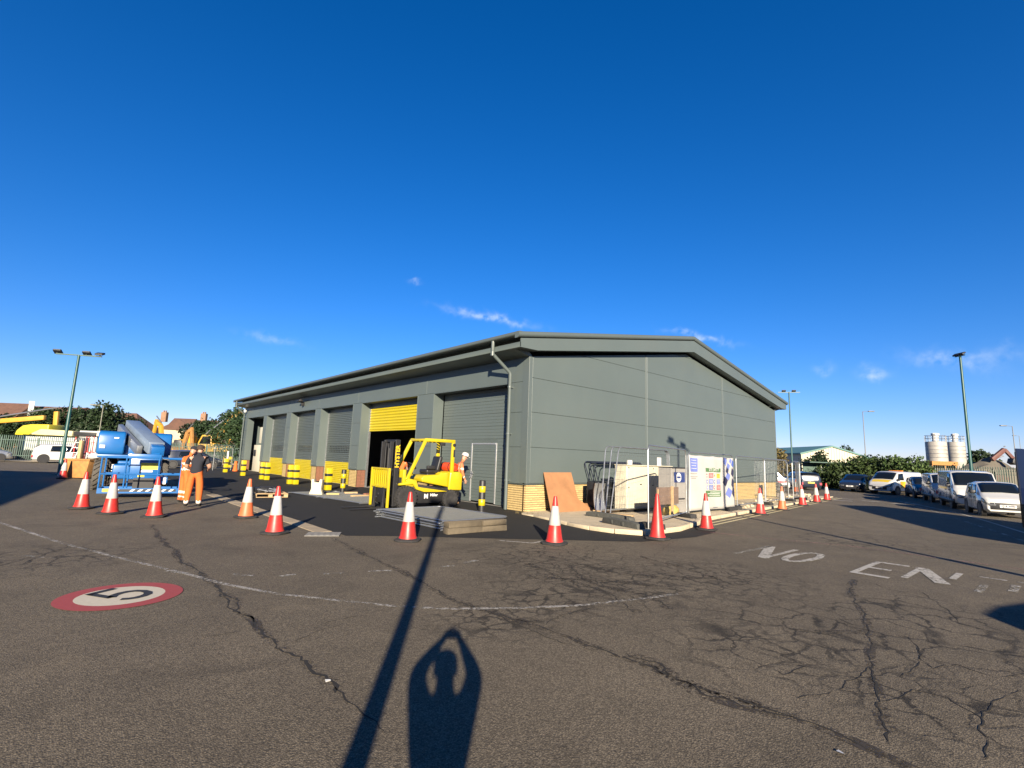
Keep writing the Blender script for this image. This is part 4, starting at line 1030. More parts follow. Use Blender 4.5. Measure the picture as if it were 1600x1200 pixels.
# ================================================================== SITE FENCING, CABINETS AND BOARDS ON THE PAVEMENT
def colhit(px, py, p, q):
    """where the sight line of column px crosses the ground line p-q"""
    d = pixdir(px, py); p, q = Vector((*p, 0)), Vector((*q, 0)); e = q - p
    # CAM + d*t = p + e*s in plan
    det = d.x*(-e.y) + e.x*d.y
    t = ((p.x-CAM.x)*(-e.y) + e.x*(p.y-CAM.y)) / det
    x, y = CAM.x + d.x*t, CAM.y + d.y*t
    return Vector((x, y, pz(x, y)))
FL = lambda x: (np.interp(x, [2, 3.3, 8, 14, 20, 26], [-4.5, -3.95, -3.3, -2.5, -1.75, -.9]))
L1, L2 = (2.2, FL(2.6)), (26, FL(26))
def site_panel(a, b, label, H=2.1, wire=(.1, .3)):
    v = b - a; o = mesh_panel(v.length, H, .021, GALV, wire, wr=.0017)
    o.location = a; o.rotation_euler.z = math.atan2(v.y, v.x)
    return tag(o, label, 'site fence', 'temporary mesh fence panels along the pavement')
def foot(c, rz, label, L=.68, m=RUB):
    b = MB(); b.prism([(-L/2,0),(-L/2+.03,.13),(L/2-.03,.13),(L/2,0)], -.12, .12)
    for x in (-.2,-.07,.07,.2): b.box((x*L/.68-.03,-.06,.13),(x*L/.68+.03,.06,.137))
    o = b.build('fence_ballast', m, None, bevel=.012, seg=2); o.location = c; o.rotation_euler.z = rz
    return tag(o, label, 'fence foot', 'rubber feet of the temporary fence')
pa = GP(1013, 826); pb2 = colhit(1073, 812, (-.1, -5.32), (3.2, -4.0))
site_panel(pa, pb2, 'open mesh fence panel in front of the cream cabinets at the kerb corner')
bA, bB = colhit(1076, 805, (4.7, -3.36), (8.2, -3.25)), colhit(1147, 800, (4.7, -3.36), (8.2, -3.25))
site_panel(bA, bB, 'mesh fence panel carrying the white safety banner', wire=(.2, .4))
ln = ((8.2, -3.2), (26, -.95))
hp = [colhit(c, 797, *ln) for c in (1152, 1196, 1233)]
site_panel(hp[0], hp[1], 'mesh fence panel just past the safety banner before the brick plinth'); site_panel(hp[1] + Vector((.08,0,0)), hp[2], 'mesh fence panel across the far end of the gable')
h3 = [colhit(c, 785, *ln) for c in (1240, 1251)] + [colhit(1274, 776, (18, -2.0), (30, -.3))]
site_panel(h3[0], h3[1], 'narrow mesh fence panel beside the works van'); 
site_panel(h3[1] + Vector((.06,0,0)), h3[2] + Vector((1.2, 1.5, 0)), 'last mesh fence panel of the row with the dark cars behind')
sf = (h3[0] + Vector((.3, 3.0, 0)))
site_panel(hp[2] + Vector((.05,.05,0)), sf, 'mesh fence panel turned in behind the far cones')
foot(pa + Vector((.15,.0,0)), 1.5, 'black rubber foot under the fence post behind the plain red cone'); foot(pb2, 1.2, 'rubber foot at the inner end of the open mesh panel')
foot(bB + Vector((-.5,-.12,0)), .15, 'long rubber foot under the right part of the banner', .9); foot(bB + Vector((.45,.05,0)), .5, 'rubber foot just past the banner', .8)
foot((hp[1]), 1.3, 'rubber foot under the fence joint before the brick vent'); foot(hp[2], 1.3, 'rubber foot of the fence by the works van'); foot(h3[1], 1.3, 'rubber foot of the fence behind the far cones')
# safety banner
t = thing('safety_banner', 'white site safety banner with sign symbols and blue diamonds tied to the fence', 'banner', bA, math.atan2((bB-bA).y, (bB-bA).x))
BL = (bB-bA).length; NU, NV = 30, 16; Z0, Z1 = .10, 2.02
def bw(u, v): return -.03 + .02*math.sin(u*9+v*3) * (.3+abs(v-.5)) + .012*math.sin(u*23 - v*5)
def bz(u, v):
    top = Z1 - .02*abs(math.sin(u*math.pi*4)) - .02*u; bot = Z0 + .015*math.sin(u*7)
    return top + (bot-top)*v
b = MB(); vs = [(u*BL, bw(u, v), bz(u, v)) for v in np.linspace(0,1,NV+1) for u in np.linspace(0.005,.995,NU+1)]
b.add(vs, [(j*(NU+1)+i, j*(NU+1)+i+1, (j+1)*(NU+1)+i+1, (j+1)*(NU+1)+i) for j in range(NV) for i in range(NU)])
o = b.build('fabric', BANN, t, shell=True); sm_ = o.modifiers.new('thickness', 'SOLIDIFY'); sm_.thickness = .003
def decal(u0, u1, v0, v1, m, name, off=.006, skew=None):
    n, k = 6, 4; b = MB(); vs = []
    for j in range(k+1):
        for i in range(n+1):
            u = u0 + (u1-u0)*i/n; v = v0 + (v1-v0)*j/k
            vs.append((u*BL, bw(u, v)-off, bz(u, v)))
    b.add(vs, [(j*(n+1)+i, (j+1)*(n+1)+i, (j+1)*(n+1)+i+1, j*(n+1)+i+1) for j in range(k) for i in range(n)])
    return b.build(name, m, t, shell=True, smooth=0)
def diamond(u, v, du, dv, m, sk=.25):
    b = MB(); n = 5; vs = []; P4 = [(u-du*.2, v-dv), (u+du, v-dv*sk), (u+du*.2, v+dv), (u-du, v+dv*sk)]
    for j in range(n+1):
        for i in range(n+1):
            a, c = i/n, j/n
            uu = (P4[0][0]*(1-a)+P4[1][0]*a)*(1-c) + (P4[3][0]*(1-a)+P4[2][0]*a)*c; vv = (P4[0][1]*(1-a)+P4[1][1]*a)*(1-c) + (P4[3][1]*(1-a)+P4[2][1]*a)*c
            uu = min(.992, uu); vv = max(.006, vv)
            vs.append((uu*BL, bw(uu, vv)-.006, bz(uu, vv)))
    b.add(vs, [(j*(n+1)+i, (j+1)*(n+1)+i, (j+1)*(n+1)+i+1, j*(n+1)+i+1) for j in range(n) for i in range(n)])
    b.build('diamond_print', m, t, shell=True, smooth=0)
decal(.03, .18, .05, .30, PLBL, 'blue_print')
for k, (a, c) in enumerate([(.05,.155),(.05,.16),(.06,.15),(.05,.16)]): decal(a, c, .085+k*.05, .092+k*.05, TAPEW, 'print_line', .009)
for a, c, v in [(.02,.17,.33),(.02,.18,.385),(.04,.15,.415)]: decal(a, c, v, v+.012, CONCD, 'print_line')
decal(.34, .685, .22, .295, PGRN, 'green_header')
def btext(s, u, v, sz, m, off=.011): text(s, sz, m, t, (u*BL, bw(u, v)-off, bz(u, v)), (R_(90), 0, 0), ext=.001)
btext('SITE SAFETY', .51, .258, .15, TAPEW)
rows = [(.32, [PRED, PYEL], [PRED, PYEL]), (.435, [PLBL, PLBL], [PBLU, PBLU]), (.545, [PBLU, PRED], [PLBL, PRED])]
for v, cs, ics in rows:
    for k, (c, ic) in enumerate(zip(cs, ics)):
        u = .355 + k*.165
        decal(u+.055, u+.145, v, v+.088, c, 'sign_print')
        for q in range(3): decal(u+.063, u+.135, v+.015+q*.025, v+.022+q*.025, TAPEW if c is not PYEL else PNAV, 'print_line', .009)
        # round or triangular symbol
        b = MB(); n = 3 if c is PYEL else 14; r = .055
        vs = [(u*BL + .02 + r*math.sin(2*math.pi*i/n) + 0.0, bw(u, v)-.007, bz(u, v+.045) + r*math.cos(2*math.pi*i/n)*1.3) for i in range(n)]
        b.add(vs, [tuple(range(n-1,-1,-1))]); b.build('symbol_print', ic, t, shell=True, smooth=0)
        b = MB(); r2 = .03; vs = [(u*BL + .02 + r2*math.sin(2*math.pi*i/n), bw(u, v)-.010, bz(u, v+.045) + r2*math.cos(2*math.pi*i/n)*1.3) for i in range(n)]
        b.add(vs, [tuple(range(n-1,-1,-1))]); b.build('symbol_print', TAPEW if c is not PYEL else PNAV, t, shell=True, smooth=0)
decal(.325, .675, .65, .765, PGRN, 'green_footer')
for k, (a, c) in enumerate([(.42,.66),(.36,.64),(.40,.65)]): decal(a, c, .672+k*.03, .682+k*.03, TAPEW, 'print_line', .009)
for (u, v, du, dv, m) in [(.79,.075,.055,.09,PLBL),(.87,.17,.05,.075,PLBL),(.835,.255,.04,.085,PNAV),(.85,.37,.06,.09,PLBL),(.785,.475,.055,.105,PNAV),(.86,.70,.075,.11,PLBL),
                          (.965,.30,.035,.10,PNAV),(.96,.52,.04,.12,PNAV),(.965,.69,.04,.13,PNAV),(.93,.06,.03,.06,PLBL),(.72+.1,.02,.03,.02,PNAV),(.975,.12,.03,.08,PBLU)]: diamond(u, v, du, dv, m)

# three galvanised panels leaning by the cabinets, then their shadows shaped as dark tubes by the wall
def frame_quad(BLp, TLp, TRp, BRp, r, m, name, label, cat, grp, wire=True):
    t = bpy.data.objects.new(name, None); COL.objects.link(t); t.location = BLp
    BLp, TLp, TRp, BRp = [Vector(p) - Vector(BLp) for p in (BLp, TLp, TRp, BRp)]
    def corner(p0, p, p1, c=.2):
        a = p + (p0-p).normalized()*c; e = p + (p1-p).normalized()*c
        return [(a*(1-s)**2 + p*2*s*(1-s) + e*s*s) for s in np.linspace(0,1,6)]
    f = MB(); f.tube([BLp] + corner(BLp, TLp, TRp) + corner(TLp, TRp, BRp) + [BRp], r, 8); f.tube([BLp.lerp(TLp,.06), BRp.lerp(TRp,.06)], r*.85, 8); f.build('frame', m, t)
    w_ = MB(); n = 26
    for i in (range(1, n) if wire else ()): w_.tube([BLp.lerp(BRp, i/n).lerp(TLp.lerp(TRp, i/n), .06), TLp.lerp(TRp, i/n)], .0017, 3, cap=False)
    for j in (range(1, 8) if wire else ()): w_.tube([BLp.lerp(TLp, j/8), BRp.lerp(TRp, j/8)], .002, 3, cap=False)
    if wire: w_.build('mesh_infill', m, t, kind='stuff', smooth=0)
    return tag(t, label, cat, grp)
for i in range(3):
    dx_ = [0, .17, .36][i]; dy = [0, -.10, -.22][i]
    z_ = pz(1.5, -1.95)
    frame_quad((1.55+dx_*.9, -1.92+dy*.6, z_), (2.12+dx_*1.25, -1.66+dy, 2.27), (6.0, -1.62+dy*.5, 2.27), (5.9, -1.85+dy*.3, z_), .021, GALV, 'leaning_fence_barrier',
               ['galvanised panel leaning by the cream cabinet, innermost of three','galvanised panel leaning by the cream cabinet, middle of three','galvanised panel leaning by the cream cabinet, outermost of three'][i], 'fence panel', 'galvanised panels leaning by the cabinets')
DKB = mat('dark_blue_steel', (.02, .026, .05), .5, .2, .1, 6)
for i in range(3):  # thin dark tubes modelled in place of the leaning panels' cast shadows
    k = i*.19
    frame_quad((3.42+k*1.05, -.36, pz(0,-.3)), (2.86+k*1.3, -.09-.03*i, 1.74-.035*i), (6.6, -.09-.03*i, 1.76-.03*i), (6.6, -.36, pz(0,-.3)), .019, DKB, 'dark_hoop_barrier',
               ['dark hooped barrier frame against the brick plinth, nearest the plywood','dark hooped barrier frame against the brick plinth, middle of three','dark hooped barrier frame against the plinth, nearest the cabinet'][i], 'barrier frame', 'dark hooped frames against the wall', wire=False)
# plywood
q0 = G(861.5, 801, .035); q1 = G(927, 797.6, .035)
def onY(px, py, y):
    d = pixdir(px, py); t = (y - CAM.y)/d.y; return CAM + d*t
p0, p1, p2, p3 = onY(849.5, 738, -.07), onY(892.4, 738, -.07), onY(905, 786, -.5), onY(927, 786.5, -.52)
n_ply = ((p1-p0).cross(q0-p0)).normalized(); n_ply = n_ply if n_ply.y > 0 else -n_ply
b = MB(); poly = [q0, q1, p3, p2, p1, p0]; vs = poly + [v + n_ply*.018 for v in poly]
b.add(vs, [tuple(range(6)), tuple(range(11,5,-1))] + [(i, 6+i, 6+(i+1)%6, (i+1)%6) for i in range(6)])
o = b.build('plywood_board', PLY, None, smooth=0); tag(o, 'L shaped brown plywood sheet leaning against the brick plinth', 'plywood sheet')
# cream cabinet and neighbours
cz = pz(0, -2.46); cq = G(979, 800.6, cz+.0)
cx0, cy0 = cq.x, cq.y
def cab(name, x0, x1, y0, y1, z0, z1, m, label, doors, cat='cabinet'):
    t = thing(name, label, cat, (x0, y0, cz)); W_ = x1-x0; D = y1-y0
    b = MB(); b.box((0,0,z0),(W_,D,z1)); b.build('housing', m, t, bevel=.01, seg=1)
    for (a, c, e, f) in doors:
        b = MB(); b.box((a*W_,-.022,e),(c*W_,-.001,f)); b.build('door', m, t, bevel=.006, seg=1)
    return t
cx1 = onY(1049, 729, cy0).x
t = cab('cream_cabinet', cx0, cx1, cy0, cy0+.5, .08, 1.58, CREAM, 'cream steel generator cabinet standing behind the plain red cone', [(.005,.57,.10,1.55),(.58,.995,.10,1.55)])
Wc = cx1-cx0
b = MB(); b.box((.05,.05,0),(Wc-.05,.45,.08)); b.build('plinth', BLK, t)
b = MB(); b.box((-.02,-.05,1.58),(Wc+.02,.52,1.615)); b.build('cap', CREAM, t, bevel=.01, seg=1)
for u, z in [(.28,.92),(.54,.88),(.03,1.5),(.03,.82),(.56,1.48)]: b = MB(); b.box((u*Wc-.04 if z < 1.2 and u > .1 else u*Wc-.02,-.04,z),(u*Wc+.04 if z < 1.2 and u > .1 else u*Wc+.02,-.022,z+.035)); b.build('latch', BLK, t)
b = MB(); b.box((.80*Wc,-.032,.95),(.815*Wc,-.02,1.3)); b.build('hand_lever', CONCD, t)
can = MB(); can.lathe([(.10,0),(.105,.01),(.105,.13),(.09,.16),(0,.16)], 18); o = can.build('white_pot', WHT, None, smooth=50); o.location = (cx0+.45, cy0+.2, cz+1.616); tag(o, 'white round pot standing on top of the cream cabinet', 'pot')
b = MB(); b.box((0,0,0),(.26,.02,.30)); o = b.build('white_notice', TAPEW, None, bevel=.004, seg=1); o.location = (cx0+.72*Wc, cy0+.1, cz+1.616); tag(o, 'plain white notice board standing on the cream cabinet', 'notice')
gy = -3.3; gx0 = onY(1049.5, 760, gy).x; gx1 = onY(1077, 760, gy).x; gh = onY(1062, 729.5, gy).z - pz(0, gy)
GRYC = mat('cabinet_grey', (.36, .345, .32), .5, 0, .08, 3, dirt=.2)
t = cab('grey_cabinet', gx0, gx1, gy, gy+.5, .05, gh-.03, GRYC, 'grey switch cabinet with a round white emblem on a blue plate', [(.02,.70,.45,1.30),(.72,.98,.1,1.5)])
Wg = gx1-gx0
b = MB(); b.box((.10*Wg,-.032,1.08),(.70*Wg,-.0225,1.42)); b.build('blue_plate', SIGNB, t)
b = MB(); b.lathe([(0,.0),(.155,.0),(.155,.006),(0,.006)], 26, M=Matrix.Translation((.34*Wg,-.0335,1.25)) @ Matrix.Rotation(R_(90),4,'X')); b.build('emblem_disc', TAPEW, t, smooth=30)
b = MB(); b.box((.34*Wg-.11,-.043,1.215),(.34*Wg+.11,-.0395,1.285)); b.build('emblem_band', SIGNB, t)
b = MB(); b.box((.1*Wg,-.05,.52),(.66*Wg,-.0225,.56)); b.build('hand_rail', BLK, t); b = MB(); b.box((0,-.04,gh-.03),(Wg,.5,gh)); b.build('cap', BLK, t)
b = MB(); b.box((.86*Wg,-.06,.42),(.98*Wg,-.022,.62)); b.build('socket', BLK, t)
# near-black box standing in for the cabinet's shadow on the wall, with a grey curved sheet
b = MB(); b.box((cx0-.35,cy0+.95,cz+.06),(cx0+1.2,cy0+1.5,cz+.98)); o = b.build('dark_tank', mat('tank_dark', (.012,.016,.022), .5), None, bevel=.05, seg=3); tag(o, 'low dark plastic tank between the leaning panels and cream cabinet', 'tank')  # not a real tank: the box stands in for the cabinet's shadow
b = MB(); pr = [(0,0),(.10,.18),(.16,.42),(.15,.7),(.06,.95),(.02,.95),(.1,.7),(.11,.42),(.05,.18),(-.05,0)]
b.prism(pr, -.2, .2); o = b.build('curved_sheet', GALV, None, bevel=.004, seg=1); o.location = (cx0-.72, cy0+.55, cz); o.rotation_euler.z = 1.2; tag(o, 'curved grey metal sheet standing by the leaning panels', 'metal sheet')
b = MB(); b.box((cx0-.95,cy0+.25,cz),(cx0-.05,cy0+.7,cz+.05)); o = b.build('timber_board', WOOD, None, bevel=.004, seg=1); tag(o, 'pale board lying on the pavement left of the cream cabinet', 'board')
# brown board on a pale post
bq = GP(1026, 800); br = GP(1071, 797); bx = bq.x; d_ = Vector((br.x-bq.x, br.y-bq.y, 0)); 
yb = gy - .3; xa, xb = onY(1026, 764, yb).x, onY(1060, 764, yb).x
b = MB(); b.box((xa,yb,cz+.42),(xb,yb+.02,cz+.95)); o = b.build('brown_board', mat('brown_board', (.20,.135,.10), .7, 0, .2, 4, dirt=.2), None, smooth=0)
tb = thing('site_hoarding_board', 'brown board nailed to a pale post before the grey cabinet', 'board'); o.parent = tb; o.name = 'panel'
px0 = onY(1048.5, 764, yb-.02).x
b = MB(); b.box((px0-.01,yb-.055,cz-.02),(px0+.10,yb-.002,cz+.98)); b.build('post', WOOD, tb, bevel=.004, seg=1)
b = MB(); b.box((xa+.02,yb-.03,cz-.02),(xa+.07,yb-.002,cz+.9)); b.build('post', WOOD, tb, bevel=.004, seg=1)
# long blocks on the paving, yellow sack, tubes
def paveblock(pL, pR, w_, h, label):
    a, c = GP(*pL), GP(*pR); v = c-a; b = MB(); L = v.length
    b.prism([(0,0),(.05,h*.85),(.2,h),(L-.2,h),(L-.05,h*.85),(L,0)], -w_/2, w_/2)
    for x in (L*.3, L*.6): b.box((x-.05,-w_/2-.012,.03),(x+.05,-w_/2+.01,h*.8))
    o = b.build('rubber_block', TIMB if False else mat('old_rubber', (.075,.078,.07), .9, 0, .25, 7, .4, 30, dirt=.4), None, bevel=.02, seg=2); o.location = a + Vector((0, .1, 0)); o.rotation_euler.z = math.atan2(v.y, v.x)
    return tag(o, label, 'rubber block')
paveblock((922, 806), (994, 815), .24, .15, 'long grey rubber block on the paving, the one nearer the wall'); paveblock((950, 817), (1008, 828), .24, .17, 'long grey rubber block on the paving, the one nearer the kerb')
sq = GP(1061, 807); b = MB()
bpy_me = None
b.lathe([(.0,0),(.24,.01),(.27,.1),(.25,.24),(.16,.34),(.06,.38),(0,.37)], 18); o = b.build('yellow_sack', mat('sack_yellow', (.55,.40,.10), .8, 0, .2, 8, .4, 12), None, smooth=60)
for v in o.data.vertices: v.co += Vector((mnoise.noise(v.co*5), mnoise.noise(v.co*5+Vector((3,1,2))), mnoise.noise(v.co*5+Vector((7,7,1)))))*.06
o.location = (sq.x+.1, sq.y+.35, sq.z - .01); tag(o, 'crumpled yellow sack on the paving under the grey cabinet', 'sack')
b = MB(); a, c = GP(1040, 812), GP(1070, 806); b.tube([a+Vector((0,.1,.06)), c+Vector((0,.1,.06))], .035, 8); o = b.build('drain_pipe_length', CONCD, None); tag(o, 'short grey pipe lying across the kerb corner paving', 'pipe')
b = MB(); a, c = G(950, 803, .1), G(990, 806, .1); b.bar(a, c, .25, .05); o = b.build('scaffold_board', WOOD, None, bevel=.004, seg=1); tag(o, 'scaffold board on the paving before the cream cabinet', 'board')
# weeds at the foot of the corner
gw = MB(); random.seed(5)
for i in range(70):
    x, y = random.uniform(-.62,-.08), random.uniform(-1.0,-.1); a = random.uniform(0,6.3); l = random.uniform(.04,.16); w_ = .006
    if x > -.2 and y > -.2: continue
    p = Vector((x, y, .0)); e = p + Vector((math.cos(a)*l*.6, math.sin(a)*l*.6, l)); s = Vector((-math.sin(a), math.cos(a), 0))*w_
    gw.add([p-s, p+s, e], [(0,1,2)])
gw.build('dry_weeds', mat('dry_grass', (.22,.17,.07), .9), None, kind='stuff', shell=True, smooth=0)
random.seed(11)
rb = MB()
for i in range(46):
    p = colhit(random.uniform(1160, 1290), 785, (7.5, -3.3), (25, -.8)); s = random.uniform(.03,.12)
    p += Vector((random.uniform(-.2,.6), random.uniform(-.3,.9), 0)); M_ = Matrix.Translation(p) @ Matrix.Rotation(random.uniform(0,6), 4, Vector((random.random(), random.random(), 1)).normalized())
    rb.box((-s,-s*.7,-s*.3),(s,s*.7,s*.7), M_)
rb.build('rubble', CONC, None, kind='stuff', smooth=0)
# ================================================================== VEHICLES
def vehicle(name, label, cat, st, H, wb, wr, tw, paint, loc, h, side=(), front_glass=None, rear_glass=None, lower=None, group=None, nose=.0, plate=None, rear_out=False, details=True, mirror=BLK, grille_w=.7, grille_h=.32, hl=.34, dark_rear=False, lampz=None, bonnet=None, rim=RIM):
    """st: stations (x, half width, sill z, belt z, roof half width, roof z) from tail to nose"""
    t = thing(name, label, cat, (loc[0], loc[1], .005), R_(h), group)
    def sec(x):
        xs = [s[0] for s in st]; q = [float(np.interp(x, xs, [s[k] for s in st])) for k in range(1, 6)]
        w_, zl, zb, rw, zr = q
        return [(w_*.86, zl), (w_, zl+.10), (w_, zl+(zb-zl)*.55), (w_*.965, zb), (rw, zr-.06*min(1, max(.2, (zr-zb)*2))), (rw*.82, zr), (0, zr+.025)]
    b = MB(); rings = []
    xs = []
    for a, c in zip(st[:-1], st[1:]):
        n = max(1, int((c[0]-a[0])/.35)); xs += [a[0]+(c[0]-a[0])*i/n for i in range(n)]
    xs.append(st[-1][0]); vs = []
    for x in xs:
        s = sec(x); ring = [(x, y, z) for y, z in s] + [(x, -y, z) for y, z in s[-2::-1]]; vs += ring
    m = 13; fs = []
    for i in range(len(xs)-1):
        for k in range(m-1): fs.append((i*m+k, (i+1)*m+k, (i+1)*m+k+1, i*m+k+1))
        fs.append((i*m+m-1, (i+1)*m+m-1, (i+1)*m, i*m))
    fs += [tuple(range(m)), tuple(range((len(xs))*m-1, (len(xs)-1)*m-1, -1))]
    b.add(vs, fs); b.build('body', paint, t, bevel=.0, smooth=38)
    def patch(nm, f, nu, nv, mt, flip=False):
        g = MB(); g.add([f(i/nu, j/nv) for j in range(nv+1) for i in range(nu+1)], [(j*(nu+1)+i, j*(nu+1)+i+1, (j+1)*(nu+1)+i+1, (j+1)*(nu+1)+i) for j in range(nv) for i in range(nu)])
        o = g.build(nm, mt, t, shell=True, smooth=30)
        sm = o.modifiers.new('thickness', 'SOLIDIFY'); sm.thickness = .006; sm.offset = 0
        return o
    def across(x, u, k=.93):
        s = sec(x); pts = [(-s[4][0], s[4][1]), (-s[5][0], s[5][1]), (0, s[6][1]), (s[5][0], s[5][1]), (s[4][0], s[4][1])]
        ys = [p[0] for p in pts]; y = (u*2-1)*s[4][0]*k
        return y, float(np.interp(y, ys, [p[1] for p in pts]))
    for nm, gl, sg in (('windscreen', front_glass, 1), ('rear_window', rear_glass, -1)):
        if not gl: continue
        xa, xb = gl; za, zb_ = sec(xa)[6][1], sec(xb)[6][1]; n = Vector((zb_-za, 0, xa-xb)).normalized()*sg
        n = Vector((abs(n.x)*sg, 0, abs(n.z)))*.014
        def f(u, v, xa=xa, xb=xb, n=n):
            x = xa + (xb-xa)*(.07+.86*v); y, z = across(x, u); return (x+n.x, y, z+n.z)
        patch(nm, f, 8, 4, DGLASS if (dark_rear and nm == 'rear_window') else GLASS)
    for s in (1, -1):
        for (xa, xb, xta, xtb) in side:
            def f(u, v, s=s):
                x = (xa+(xb-xa)*u)*(1-v) + (xta+(xtb-xta)*u)*v; q = sec(x); k = .10+.78*v
                return (x, s*(q[3][0]+(q[4][0]-q[3][0])*k+.012), q[3][1]+(q[4][1]-q[3][1])*k)
            patch('side_window', f, 6, 3, GLASS)
        for x in wb:
            a = MB(); W_ = sec(x)[1][0]; M_ = Matrix.Translation((x, s*(W_-.08), wr)) @ Matrix.Rotation(R_(90), 4, 'X')
            a.lathe([(0,-.088),(wr*1.15,-.088),(wr*1.17,-.08),(wr*1.17,.085),(wr*1.15,.093),(0,.093)], 24, M=M_); a.build('wheel_arch', BLK, t, smooth=30)
            wheel(t, (x, s*(W_-tw/2+.025), wr), wr, tw, rim, rr=.66)
    nx, nw, nzl, nzb = st[-1][0], st[-1][1], st[-1][2], st[-1][3]
    sx, sw, szl, szb = st[-2][0], st[-2][1], st[-2][2], st[-2][3]
    if details:
        lz = lampz or (nzb-.14)
        for s in (1, -1):
            xa_, xb_ = nx - hl, nx - .012
            def fh(u, v, s=s):
                if u < .62:
                    x = xa_ + (xb_-xa_)*u/.62; q = sec(x); k = .42 + .50*v - .10*(1-u/.62)*(1-v)
                    return (x+.006, s*(q[2][0]+(q[3][0]-q[2][0])*k+.010), q[2][1]+(q[3][1]-q[2][1])*k)
                q = sec(nx); k = .30 + .60*v; e = (u-.62)/.38
                return (nx+.012, s*((q[2][0]+(q[3][0]-q[2][0])*k)*(1-.42*e)+.004), q[2][1]+(q[3][1]-q[2][1])*k)
            patch('headlight', fh, 10, 4, LENS)
            b = MB(); b.box((st[0][0]-.02, s*st[0][1]-.10, szb-.25 if szb < 1.2 else .85), (st[0][0]+.10, s*st[0][1]+.012*s if s > 0 else s*st[0][1]+.08, szb-.05 if szb < 1.2 else 1.15)); b.build('tail_lamp', CRED, t, bevel=.01, seg=1)
            # mirrors
            xm = (front_glass[0]-.32) if front_glass else .8; q = sec(xm); b = MB(); b.box((xm-.06, s*(q[3][0]+.02) if s > 0 else -(q[3][0]+.2), q[3][1]+.02), (xm+.06, (q[3][0]+.2) if s > 0 else -(q[3][0]+.02), q[3][1]+.17)); b.build('wing_mirror', mirror, t, bevel=.03)
        b = MB(); b.box((nx-.05, -nw*grille_w, nzl+.07), (nx+.012, nw*grille_w, nzl+grille_h)); b.build('grille', BLK, t, bevel=.02)
        b = MB(); b.box((nx-.05, -nw*.5, lz-.035), (nx+.014, nw*.5, lz+.045)); b.build('upper_grille', BLK, t, bevel=.012)
        b = MB(); b.box((nx+.010, -.26, nzl+.17), (nx+.022, .26, nzl+.285)); b.build('number_plate', TAPEW, t, smooth=0)
        if plate: text(plate, .10, PNAV, t, (nx+.024, 0, nzl+.228), (R_(90), 0, R_(90)), name='plate_lettering', ext=.001, bold=.004)
        b = MB(); b.box((st[0][0]-.022, -.26, szl+.36), (st[0][0]-.005, .26, szl+.475)); b.build('rear_plate', PYEL, t, smooth=0)
    if lower:
        for s in (1, -1):
            g = MB(); n = 14; vs = []
            for i in range(n+1):
                x = st[0][0]+.1 + (st[-1][0]-st[0][0]-.25)*i/n; q = sec(x); vs += [(x, s*(q[1][0]+.008), q[1][1]-.04), (x, s*(q[1][0]+.010), q[1][1]+.16)]
            g.add(vs, [(2*i, 2*i+2, 2*i+3, 2*i+1) for i in range(n)]); o = g.build('side_trim', lower, t, shell=True)
            sm = o.modifiers.new('thickness', 'SOLIDIFY'); sm.thickness = .012; sm.offset = 0
    # door seams
    for s in (1, -1):
        for x in ([side[0][1]-.02] + [w[0] for w in side][:1]) if side else []:
            q = sec(x); g = MB(); g.box((x-.006, s*(q[2][0]+.001)-.003, q[1][1]+.05), (x+.006, s*(q[2][0]+.001)+.003, q[3][1]-.01)); g.build('door_gap', BLK, t, smooth=0)
            g = MB(); g.box((x-.30, s*(q[2][0])-.02, q[3][1]-.16), (x-.14, s*(q[2][0])+.02, q[3][1]-.12)); g.build('door_handle', BLK, t, bevel=.005, seg=1)
    t['sec'] = 0
    del t['sec']
    return t, sec
HATCH = lambda L, W, H: [(-L/2, W*.40, .32, .80, W*.36, .86), (-L/2+.10, W*.465, .24, .90, W*.40, H*.80), (-L/2+.45, W*.49, .20, .92, W*.41, H-.06), (-L*.10, W*.5, .19, .92, W*.42, H), (L*.10, W*.5, .19, .92, W*.415, H-.02),
                         (L*.30, W*.5, .19, .91, W*.44, .97), (L*.42, W*.475, .20, .80, W*.42, .86), (L/2-.06, W*.435, .22, .70, W*.36, .755), (L/2, W*.40, .25, .58, W*.33, .62)]
VAN = lambda L, W, H: [(-L/2, W*.47, .34, 1.05, W*.43, H-.06), (-L/2+.12, W*.49, .26, 1.06, W*.44, H), (L*.12, W*.5, .24, 1.08, W*.44, H), (L*.24, W*.5, .24, 1.08, W*.43, H-.05),
                       (L*.395, W*.5, .24, 1.06, W*.45, 1.14), (L*.455, W*.485, .25, .96, W*.42, 1.02), (L/2-.05, W*.455, .26, .84, W*.38, .90), (L/2, W*.43, .30, .70, W*.36, .76)]
def hatch(label, L, W, H, paint, loc, h, plate=None, cat='car', name='parked_car', **k):
    return vehicle(name, label, cat, HATCH(L, W, H), H, (-L*.33, L*.335), .31 if H < 1.55 else .35, .2, paint, loc, h,
        side=[(-L*.03, L*.20, -L*.03, L*.105), (-L*.25, -L*.05, -L*.23, -L*.05)], front_glass=(L*.30, L*.10), rear_glass=(-L/2+.08, -L/2+.45), plate=plate, group='cars parked round the yard', **k)
def van(label, L, W, H, paint, loc, h, plate=None, name='parked_van', **k):
    return vehicle(name, label, 'van', VAN(L, W, H), H, (-L*.29, L*.325), .33, .22, paint, loc, h, side=[(L*.10, L*.30, L*.10, L*.235)], front_glass=(L*.395, L*.24), plate=plate, group='vans parked round the yard', **k)
hatch('small white hatchback with black lower grille, nearest car of the right hand row', 3.47, 1.62, 1.46, WHTC, (19.9, -9.75), 197, 'YJ18 WFR', mirror=BLK, lower=None, grille_w=.88, grille_h=.36)
van('large white panel van parked directly behind the small white hatchback', 5.0, 1.95, 1.95, WHTC, (25.1, -8.25), 196, 'VK19', lower=BLK)
